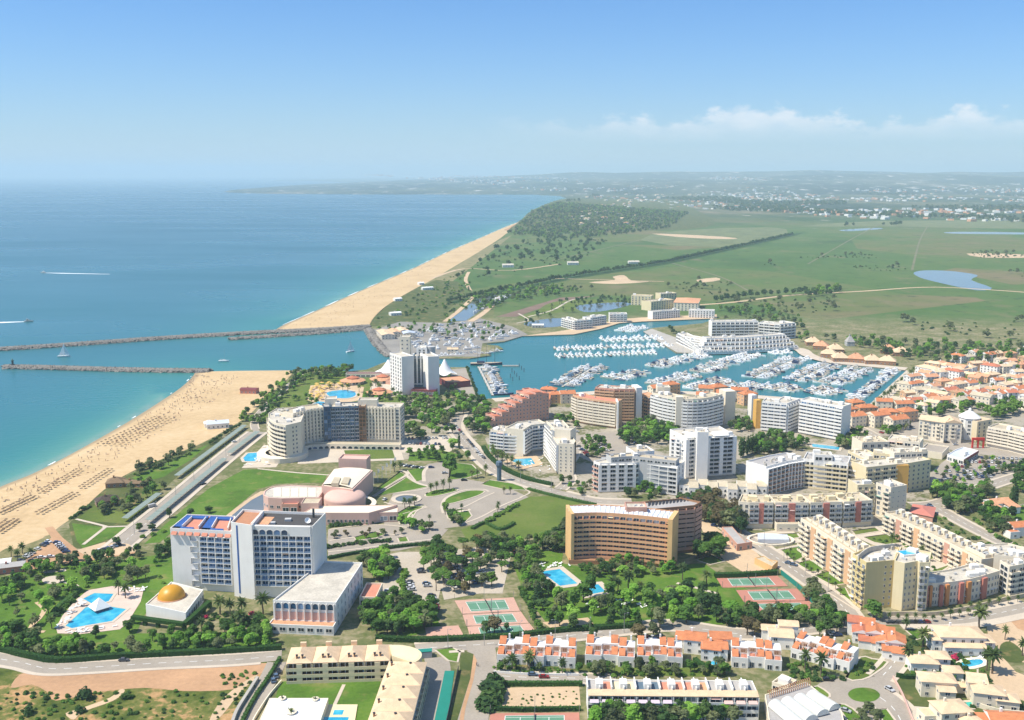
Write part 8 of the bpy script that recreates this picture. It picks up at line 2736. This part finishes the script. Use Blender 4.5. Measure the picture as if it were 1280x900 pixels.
part(t, 'walkway', 'concrete', *((a_ + e_) / 2).xy, -1.2, (e_ - a_).length, 3, 1.4)
for x, y in ((649, 459), (652, 462), (655, 465), (640, 465), (643, 468), (646, 471), (649, 475), (638, 472), (641, 476)):
 q = P(x, y, -1)
 part(t, 'pile', 'rock_dark', q.x, q.y, -2, .6, .6, 5)
# boats laid up ashore
for j in range(130):
 x, y = rb.uniform(498, 652), rb.uniform(403, 440)
 if not inside([(520, 410), (560, 405), (600, 400), (640, 409), (655, 416), (630, 424), (600, 428), (596, 438), (520, 440), (512, 425)], x, y):
  continue
 q = P(x, y)
 boat(q.x, q.y, rb.choice([.3, .35, 1.8, 3.4]), rb.choice((0, 0, 1, 4)), 'laid up ashore in the boatyard', 'boats laid up in the boatyard', .6, .95)
for j in range(26):
 q = P(*(lambda s: (500 + s * 128, 448 - s * 8 + rb.uniform(-1, 1)))(j / 26), -1)
 boat(q.x, q.y - 3, rb.uniform(-.1, .1), rb.choice((0, 1, 4)), 'alongside the boatyard quay', 'boats along the boatyard quay')
launch()
def sailer(px, py, s, label, sails=True, rz=.3):
 c = P(px, py, -1)
 t = thing('sailing_yacht', label, 'boat', c, None, rz)
 t.scale = (s, s, s)
 for nm, me in BK[5]:
  link(nm, me, t)
 if sails:
  b = MB()
  b.face([(.9, .05, 2.6), (-4.6, .9, 2.7), (.9, .05, 15.5)])
  b.face([(1.3, 0, 13), (1.5, -.6, 2.2), (6.2, 0, 2.2)])
  o = link('sail', b.mesh('sail', ['canvas_white']), t)
sailer(80, 446, 1.0, 'white yacht under sail between the two breakwaters')
sailer(280, 452, .9, 'white yacht motoring with bare mast up the channel', False, .1)
sailer(438, 440, .85, 'small yacht under sail off the boatyard peninsula', True, .8)
for x, y, rz, L_, lab in ((54, 341, 2.9, 150, 'speedboat trailing a long thin wake far offshore'), (36, 402, .25, 110, 'speedboat racing with a white wake off the breakwater')):
 c = P(x, y, -1)
 t = thing('speedboat', lab, 'boat', c, None, rz)
 for nm, me in BK[1]:
  link(nm, me, t)
 b = MB()
 b.faces([(-3, -1.6, .1), (-L_ * .3, -5.5, .08), (-L_, -9, .06), (-L_, -5, .06), (-L_ * .3, 5.5, .08), (-3, 1.6, .1)], [(0, 5, 4, 3, 2, 1)])
 o = link('wake', b.mesh('wake', ['foam']), t)
# ------------------------------------------------------------------ cars
def car_meshes():
 b = MB()
 prof = [(-2.1, .35), (-2.12, .8), (-1.5, .92), (1.0, .90), (2.0, .72), (2.12, .35)]
 for s0, s1 in ((-.86, .86),):
  k = len(prof)
  b.faces([(x, s0, z) for x, z in prof] + [(x, s1, z) for x, z in prof], [tuple(range(k)), tuple(range(2 * k - 1, k - 1, -1))] + [(i, k + i, k + i + 1, i + 1) for i in range(k - 1)] + [(0, k - 1, 2 * k - 1, k)])
 b.faces([(-1.15, -.66, 1.42), (.35, -.66, 1.42), (.35, .66, 1.42), (-1.15, .66, 1.42), (-1.15, -.66, 1.36), (.35, -.66, 1.36), (.35, .66, 1.36), (-1.15, .66, 1.36)], [(0, 1, 2, 3), (0, 4, 5, 1), (1, 5, 6, 2), (2, 6, 7, 3), (3, 7, 4, 0)])
 body = b.mesh('body', ['car_paint'])
 b = MB()
 v = [(-1.75, -.8, .9), (1.0, -.8, .89), (.4, -.66, 1.37), (-1.2, -.66, 1.37)]
 v2 = [(x, -y, z) for x, y, z in v]
 b.faces(v + v2, [(0, 1, 2, 3), (7, 6, 5, 4), (1, 5, 6, 2), (4, 0, 3, 7)])
 gl = b.mesh('window_glass', ['car_glass'])
 b = MB()
 b.lathe([(.01, -.1), (.31, -.1), (.31, .1), (.01, .1)], 10)
 b.v = [(x, z, y + .31) for x, y, z in b.v]
 wh = b.mesh('wheel', ['tyre'])
 b = MB()
 b.box(-2.5, 2.0, -.95, .95, .4, 2.0)
 b.box(2.0, 2.6, -.9, .9, .4, 1.2)
 van = b.mesh('body', ['boat_white'])
 b = MB()
 b.box(1.4, 2.02, -.96, .96, 1.2, 1.8)
 vg = b.mesh('window_glass', ['car_glass'])
 return body, gl, wh, van, vg
CM = car_meshes()
rc = random.Random(77)
def car(x, y, rz, place, group, van=False, z=.16):
 t = thing('parked_van' if van else 'parked_car', ('white van ' if van else 'car ') + place, 'van' if van else 'car', (x, y, z), group, rz)
 o = link('body', CM[3 if van else 0], t)
 link('window_glass', CM[4 if van else 1], t)
 if y < 720:
  for sx in (-1.3, 1.3):
   for sy in (-.82, .82):
    link('wheel', CM[2], t, (sx, sy, 0))
def cars(p0, p1, n, place, ang=90, skip=.2, off=0):
 a, c = P(*p0).xy, P(*p1).xy
 d = (c - a)
 rz = math.atan2(d.y, d.x) + math.radians(ang)
 for j in range(n):
  if rc.random() < skip:
   continue
  q = a.lerp(c, (j + .5) / n)
  car(q.x, q.y, rz + rc.choice([0, math.pi]) + rc.uniform(-.04, .04), place, 'cars ' + place)
cars((24, 703), (62, 677), 11, 'parked on the orange earth beside the beach bar', 70)
cars((70, 678), (84, 692), 6, 'parked in the short row on the orange earth', 70, 0)
for x, y in ((52, 698), (40, 702), (63, 697)):
 q = P(x, y)
 car(q.x, q.y, .3, 'standing loose on the orange earth car park', 'cars standing loose by the beach')
cars((116, 692), (152, 681), 7, 'parked beside the end of the beach road', 80, .1)
q = P(190, 634)
car(q.x, q.y, .9, 'driving on the beach road past the carport', None, True)
for x, y, rz, place in ((155, 826.5, .05, 'white-roofed and driving on the front road below the hedge'), (254, 606, .95, 'driving on the beach road beside the green field'), (293, 553, .95, 'driving on the beach road near the hotel pool'), (666, 844.5, 0, 'parked dark on the lane before the terraced row'), (680, 847.5, 0, 'driving pale along the lane before the terraced row'), (1035, 851, -.1, 'parked by the bank above the turning circle'), (1112, 863, -1.1, 'parked white on the lane beside the villas'), (1057, 890, -.6, 'parked dark blue beside the vaulted hall'), (1238, 811, 1.3, 'parked white on the dirt road by the large villa'), (1042, 794, .1, 'parked red in the verge bay'), (1047, 795, .1, 'parked grey in the verge bay'), (986, 705, -.6, 'parked red along the apartment road'), (992, 707, -.6, 'parked navy along the apartment road'), (481, 625, 1.2, 'dark and standing by the fountain'), (580, 601, .1, 'pale and leaving the forecourt'), (556, 592, .2, 'dark and waiting at the forecourt lawn'), (539, 585, .1, 'blue and parked by the forecourt path'), (893, 658, -.5, 'dark and parked behind the tan hotel'), (485, 740, .2, 'blue and parked beside the red-roofed annex'), (494, 746, 1.4, 'grey and parked beside the red-roofed annex')):
 q = P(x, y)
 car(q.x, q.y, rz, place, None)
cars((511, 727), (520, 757), 9, 'parked on the lane of the tree-filled car park', 80, .25)
cars((539, 744), (545, 764), 6, 'parked beside the upper tennis court', 80, .1)
cars((525, 712), (535, 735), 8, 'parked across the gravel lane', 80, .15)
cars((560, 722), (606, 715), 11, 'parked in the middle row under the pines', 90, .2)
cars((548, 700), (600, 694), 12, 'parked in the top row under the pines', 90, .2)
cars((560, 712), (600, 706), 9, 'parked under the pines', 90, .2)
cars((560, 736), (610, 726), 10, 'parked under the trees near the courts', 90, .2)
cars((640, 692), (690, 686), 12, 'parked behind the long hotel pool', 80, .2)
cars((505, 549), (560, 548), 13, 'parked beside the cream slab hotel', 90, .15)
cars((510, 555), (556, 556), 10, 'parked in the near row by the cream slab hotel', 90, .15)
cars((500, 582), (530, 586), 6, 'parked at the congress forecourt', 60, .2)
cars((567, 530), (598, 566), 14, 'parked along the winding road', 5, .15)
cars((596, 566), (606, 574), 4, 'parked on the bend of the winding road', 5, .1)
cars((722, 558), (738, 572), 9, 'parked by the bent white block', 70, .15)
cars((735, 553), (760, 565), 10, 'parked in the shaded apartment car park', 70, .2)
cars((774, 548), (800, 556), 8, 'parked in front of the grove', 70, .25)
cars((700, 531), (722, 541), 7, 'parked behind the glass-banded flats', 70, .2)
for j in range(6):
 cars((1168 + j * 6, 602 - j * 6), (1240 + j * 12, 596 - j * 4.2), 19, 'parked in the open car park before the beige blocks', 65, .3)
cars((1100, 542), (1146, 532), 13, 'parked on the quay car park', 80, .2)
cars((1150, 545), (1200, 558), 14, 'parked along the arcade of the beige block', 70, .25)
cars((1165, 632), (1145, 638), 4, 'parked by the rose-roofed house', 70, .1)
cars((568, 466), (580, 494), 9, 'parked on the quay road', 10, .4)
cars((500, 432), (560, 428), 18, 'parked in the boatyard', 80, .25)
cars((1110, 779), (1160, 779), 9, 'parked along the palm-lined pavement', 0, .45)
cars((1176, 609), (1230, 616), 8, 'driving on the avenue below the car park', 0, .4)
cars((800, 798), (824, 799), 4, 'parked under the verge trees above the terraced rows', 60, .1)
cars((350, 838), (340, 855), 3, 'parked on the walled drive', 20, .1)
CV = MB()
CV.box(-2.6, 2.6, -1.1, 1.1, .5, 2.7)
CV.box(-2.5, 2.5, -1.16, 1.16, 1.5, 2.1, 1)
CV.box(-.4, .4, -1.0, 1.0, 0, .5, 1)
CV = CV.mesh('caravan', ['canvas_white', 'grey_wall'])
for r_ in range(7):
 for j in range(11):
  u = j / 10
  x, y = 594 + r_ * 5.4 + u * 26 - r_ * .4, 391 - r_ * 2.0 - u * 17
  if rc.random() < .85 and y > 369:
   q = P(x, y)
   tag(link('caravan', CV, None, q, rc.choice([.2, .25, 1.8])), 'white caravan in the camping ground beside the canal', 'caravan', 'caravans in the camping ground')
# ------------------------------------------------------------------ people
def person_mesh(cm, pose=0.0):
 b = MB()
 b.lathe([(.06, 1.48), (.13, 1.40), (.20, 1.34), (.17, 1.0), (.18, .88), (.15, .82)], 8, 1, sy=.65)
 for s in (-1, 1):
  b.tube((s * .09, pose * s * .18, .04), (s * .09, 0, .88), .06, .09, 6, 2)
  b.tube((s * .2, 0, 1.36), (s * .26, -pose * s * .16, .78), .055, .04, 5, 0)
  b.tube((s * .09, pose * s * .18 - .06, .03), (s * .09, pose * s * .18 + .12, .03), .05, .04, 5, 2)
 b.lathe([(.02, 1.76), (.07, 1.74), (.10, 1.66), (.10, 1.58), (.06, 1.50), (.055, 1.44)], 8, 0)
 return b.mesh('person', ['skin', cm, 'dark_metal'])
PM = [person_mesh('cloth', .6), person_mesh('canvas_white', .9)]
for x, y, rz, i, lab in ((596, 832, .3, 0, 'person in dark clothes walking by the roadside verge'), (597.5, 833, .2, 1, 'person in a white shirt walking by the roadside verge'), (610, 850, 1.4, 0, 'person standing alone at the lane corner'), (617, 848, .8, 1, 'person in white crossing the lane corner')):
 tag(link('person', PM[i], None, P(x, y, .24), rz), lab, 'person')
def crowd(poly, n, seed, label, z=.15):
 r = random.Random(seed)
 w = W2(poly)
 xs, ys = [p[0] for p in w], [p[1] for p in w]
 b = MB()
 k = 0
 while k < n:
  x, y = r.uniform(min(xs), max(xs)), r.uniform(min(ys), max(ys))
  if not inside(w, x, y):
   continue
  k += 1
  c = r.choice((0, 0, 1, 2))
  a = r.uniform(0, 3.1)
  if r.random() < .5:
   b.tube((x, y, 0), (x, y, .85), .14, .17, 5, 0)
   b.tube((x, y, .85), (x, y, 1.45), .2, .15, 5, c)
   b.lathe([(.04, 1.45), (.12, 1.58), (.02, 1.76)], 5, 0, (x, y, 0))
  else:
   b.box(-.9, .9, -.35, .35, .02, .12, c, a, (x, y))
   b.tube((x - .7 * math.cos(a), y - .7 * math.sin(a), .25), (x + .6 * math.cos(a), y + .6 * math.sin(a), .25), .17, .13, 5, 0)
 tag(b.obj('crowd', ['skin', 'cloth', 'slate_blue']), label, 'crowd', kind='stuff')
crowd([(0, 612), (80, 580), (160, 535), (225, 490), (245, 468), (300, 470), (270, 500), (200, 540), (120, 590), (0, 650)], 420, 5, 'bathers spread over the wide near beach')
crowd([(352, 410), (400, 389), (480, 353), (560, 318), (630, 287), (640, 288), (570, 326), (500, 365), (440, 400)], 420, 6, 'bathers along the long northern beach')
# ------------------------------------------------------------------ parasols, sunbeds
def parasol_mesh(m, r=1.3, h=2.3, thatch=False):
 b = MB()
 b.tube((0, 0, 0), (0, 0, h), .05, .04, 5, 1)
 b.lathe([(r, h - .55), (r * .55, h - .2), (.02, h + .1)], 8, 0)
 b.lathe([(r * .98, h - .6), (.02, h + .0)], 8, 0)
 return b.mesh('parasol', [m, 'trunk'])
PR = {m: parasol_mesh(m) for m in ('thatch', 'canvas_white', 'canvas_yellow', 'canvas_green')}
BEDM = MB()
BEDM.box(-.95, .45, -.32, .32, .25, .35)
BEDM.faces([(.45, -.32, .3), (1.05, -.32, .75), (1.05, .32, .75), (.45, .32, .3), (.45, -.32, .24), (1.05, -.32, .69), (1.05, .32, .69), (.45, .32, .24)], [(0, 1, 2, 3), (7, 6, 5, 4), (0, 4, 5, 1), (2, 6, 7, 3), (1, 5, 6, 2)])
for x in (-.8, .4):
 for y in (-.27, .27):
  BEDM.box(x - .03, x + .03, y - .03, y + .03, 0, .25)
BEDM = BEDM.mesh('sunbed', ['canvas_white'])
def parasols(p0, p1, n, rows, m, label, gap=3.2, z=.08, s=.85, jit=.35):
 a, c = P(*p0).xy, P(*p1).xy
 d = (c - a).normalized()
 nn = Vector((-d.y, d.x))
 for r_ in range(rows):
  for j in range(n):
   q = a.lerp(c, (j + .5) / n) + nn * (gap * r_) + Vector((rc.uniform(-jit, jit), rc.uniform(-jit, jit)))
   o = link('parasol', PR[m], None, (q.x, q.y, z), 0, (s, s, s))
   tag(o, label, 'parasol', 'parasols: ' + label)
parasols((0, 644), (46, 622), 13, 2, 'thatch', 'straw beach parasol in the row nearest the waterline', 3.5)
parasols((52, 618), (104, 588), 13, 2, 'thatch', 'straw beach parasol in the upper stretch of the waterline row', 3.5)
parasols((51, 644), (98, 618), 13, 2, 'thatch', 'straw beach parasol in the row below the dark-roofed hut', 3.5)
parasols((104, 612), (142, 588), 11, 2, 'thatch', 'straw beach parasol in the row above the thatched hut', 3.5)
parasols((0, 668), (25, 651), 8, 3, 'thatch', 'straw beach parasol in the cluster above the beach bar', 3.5)
parasols((148, 559), (220, 523), 17, 5, 'thatch', 'straw beach parasol in the dense field on the sand', 4.4)
for j in range(120):
 x, y = rc.uniform(388, 440), rc.uniform(479, 503)
 if inside([(386, 482), (430, 478), (452, 484), (440, 486), (410, 488), (404, 498), (412, 502), (395, 506), (384, 500)], x, y):
  q = P(x, y)
  tag(link('parasol', PR['canvas_yellow'], None, (q.x, q.y, .1), 0, (1.3, 1.3, 1.1)), 'yellow parasol on the terrace round the round hotel pool', 'parasol', 'yellow parasols round the hotel pool')
def sunbeds(poly, n, label, group, seed=1, par=None, z=.2):
 r = random.Random(seed)
 w = W2(poly)
 xs, ys = [p[0] for p in w], [p[1] for p in w]
 k = 0
 while k < n:
  x, y = r.uniform(min(xs), max(xs)), r.uniform(min(ys), max(ys))
  if not inside(w, x, y):
   continue
  k += 1
  tag(link('sunbed', BEDM, None, (x, y, z), r.choice([.4, .5, 2.0])), label, 'sunbed', group)
  if par and k % 4 == 0:
   tag(link('parasol', PR[par], None, (x + 1, y + .6, z)), '%s parasol %s' % (par.split('_')[-1], label.split('sunbed ')[1]), 'parasol', 'parasols ' + label.split('sunbed ')[1])
sunbeds([(150, 736), (182, 735), (182, 740), (150, 741)], 18, 'white sunbed in the row at the lawn end of the pool terrace', 'sunbeds at the lawn end', 2, z=.22)
sunbeds([(70, 786), (80, 772), (98, 754), (106, 756), (90, 770), (80, 784)], 22, 'white sunbed on the seaward side of the angular pool', 'sunbeds by the angular pool', 3, 'canvas_white', z=.22)
sunbeds([(84, 788), (140, 782), (150, 784), (110, 791), (84, 792)], 24, 'white sunbed along the front edge of the angular pool', 'sunbeds before the angular pool', 4, None, z=.22)
sunbeds([(660, 706), (700, 704), (714, 708), (676, 712)], 22, 'white sunbed behind the long hotel pool', 'sunbeds behind the long pool', 5)
sunbeds([(664, 722), (676, 718), (690, 738), (676, 740)], 18, 'white sunbed on the grass beside the long hotel pool', 'sunbeds beside the long pool', 6)
sunbeds([(690, 742), (760, 746), (850, 760), (840, 766), (740, 760), (690, 752)], 40, 'white sunbed on the lawn of the tan hotel', 'sunbeds on the tan hotel lawn', 7)
sunbeds([(304, 582), (330, 558), (340, 560), (336, 582)], 30, 'white sunbed round the free-form hotel pool', 'sunbeds by the free-form pool', 8, 'canvas_white')
sunbeds([(640, 584), (676, 572), (690, 588), (660, 592)], 16, 'white sunbed on the tiled court of the glass-banded flats', 'sunbeds at the glass-banded flats', 9)
sunbeds([(1196, 824), (1226, 820), (1230, 824), (1200, 828)], 7, 'white sunbed on the kidney pool terrace', 'sunbeds at the kidney pool', 10)
# street lamps along the beach road and the front road
LM = MB()
LM.tube((0, 0, 0), (0, 0, 9), .14, .08, 6)
LM.tube((0, 0, 9), (1.6, 0, 9.3), .06, .05, 5)
LM.box(1.2, 2.0, -.15, .15, 9.2, 9.35)
LM = LM.mesh('street_lamp', ['steel'])
for place, pts_, n_ in (('on the beach road', [(168, 668), (215, 628), (300, 557)], 7), ('on the front road', [(560, 811), (640, 804), (780, 791)], 6), ('on the winding road', [(586, 566), (640, 600), (730, 626)], 6), ('on the apartment road', [(955, 683), (1035, 740)], 4), ('in the open car park', [(1190, 602), (1280, 588)], 4)):
 for x, y in resample(W2(pts_), n_):
  tag(link('street_lamp', LM, None, (x, y, .1), rc.uniform(0, 6)), 'slim steel street lamp %s' % place, 'lamp', 'street lamps ' + place)
# walls and fences
for px_, h_, w_, m_, lab in (([(1093, 771), (1130, 770), (1170, 770), (1215, 762), (1255, 752), (1290, 745)], 2.2, .5, 'beige_roof', 'long cream retaining wall below the orange-bayed flats'),
                             ([(352, 853), (336, 872), (318, 900), (310, 920)], 1.2, .4, 'white_warm', 'low pale wall beside the white flat roof'),
                             ([(322, 850), (312, 866), (296, 892), (288, 915)], 1.6, 1.2, 'concrete', 'grey concrete wall along the walled drive'),
                             ([(1116, 848), (1128, 870), (1140, 900), (1146, 915)], 1.3, .4, 'pink', 'pinkish garden wall along the villa lane'),
                             ([(1224, 885), (1250, 892), (1290, 896)], 2.0, .4, 'white_warm', 'rendered wall before the orange-roofed house'),
                             ([(976, 718), (1000, 738), (1020, 760)], 2.6, .12, 'mesh_green', 'green windbreak fence beside the red tennis courts'),
                             ([(573, 838), (566, 870), (556, 915)], 2.0, .2, 'dark_metal', 'dark fence between the teal strip and the verge'),
                             ([(617, 841), (660, 844), (724, 845)], 1.0, .3, 'white', 'low white garden wall before the terraced row')):
 pts_ = smooth_line(W2(px_), 4)
 t = thing('fence' if 'fence' in lab else 'garden_wall', lab, 'fence' if 'fence' in lab else 'wall', (*pts_[0], 0))
 strip('panel' if 'fence' in lab else 'masonry', pts_, m_, w_, 0, h_, 0, None, t)
# ------------------------------------------------------------------ haze
hb = MB()
hb.box(-30000, 62000, -900, 47000, -8, 420)
hz = hb.obj('haze', [])
hm = bpy.data.materials.new('haze_air')
hm.use_nodes = True
hm.node_tree.nodes.clear()
ho = hm.node_tree.nodes.new('ShaderNodeOutputMaterial')
pv = hm.node_tree.nodes.new('ShaderNodeVolumePrincipled')
pv.inputs['Color'].default_value = (0.70, 0.905, 1.0, 1)
pv.inputs['Density'].default_value = 0.000078
pv.inputs['Anisotropy'].default_value = 0.0
hm.node_tree.links.new(pv.outputs[0], ho.inputs['Volume'])
hz.data.materials.append(hm)
tag(hz, 'pale blue summer haze hanging over the whole coast', 'haze', kind='stuff')
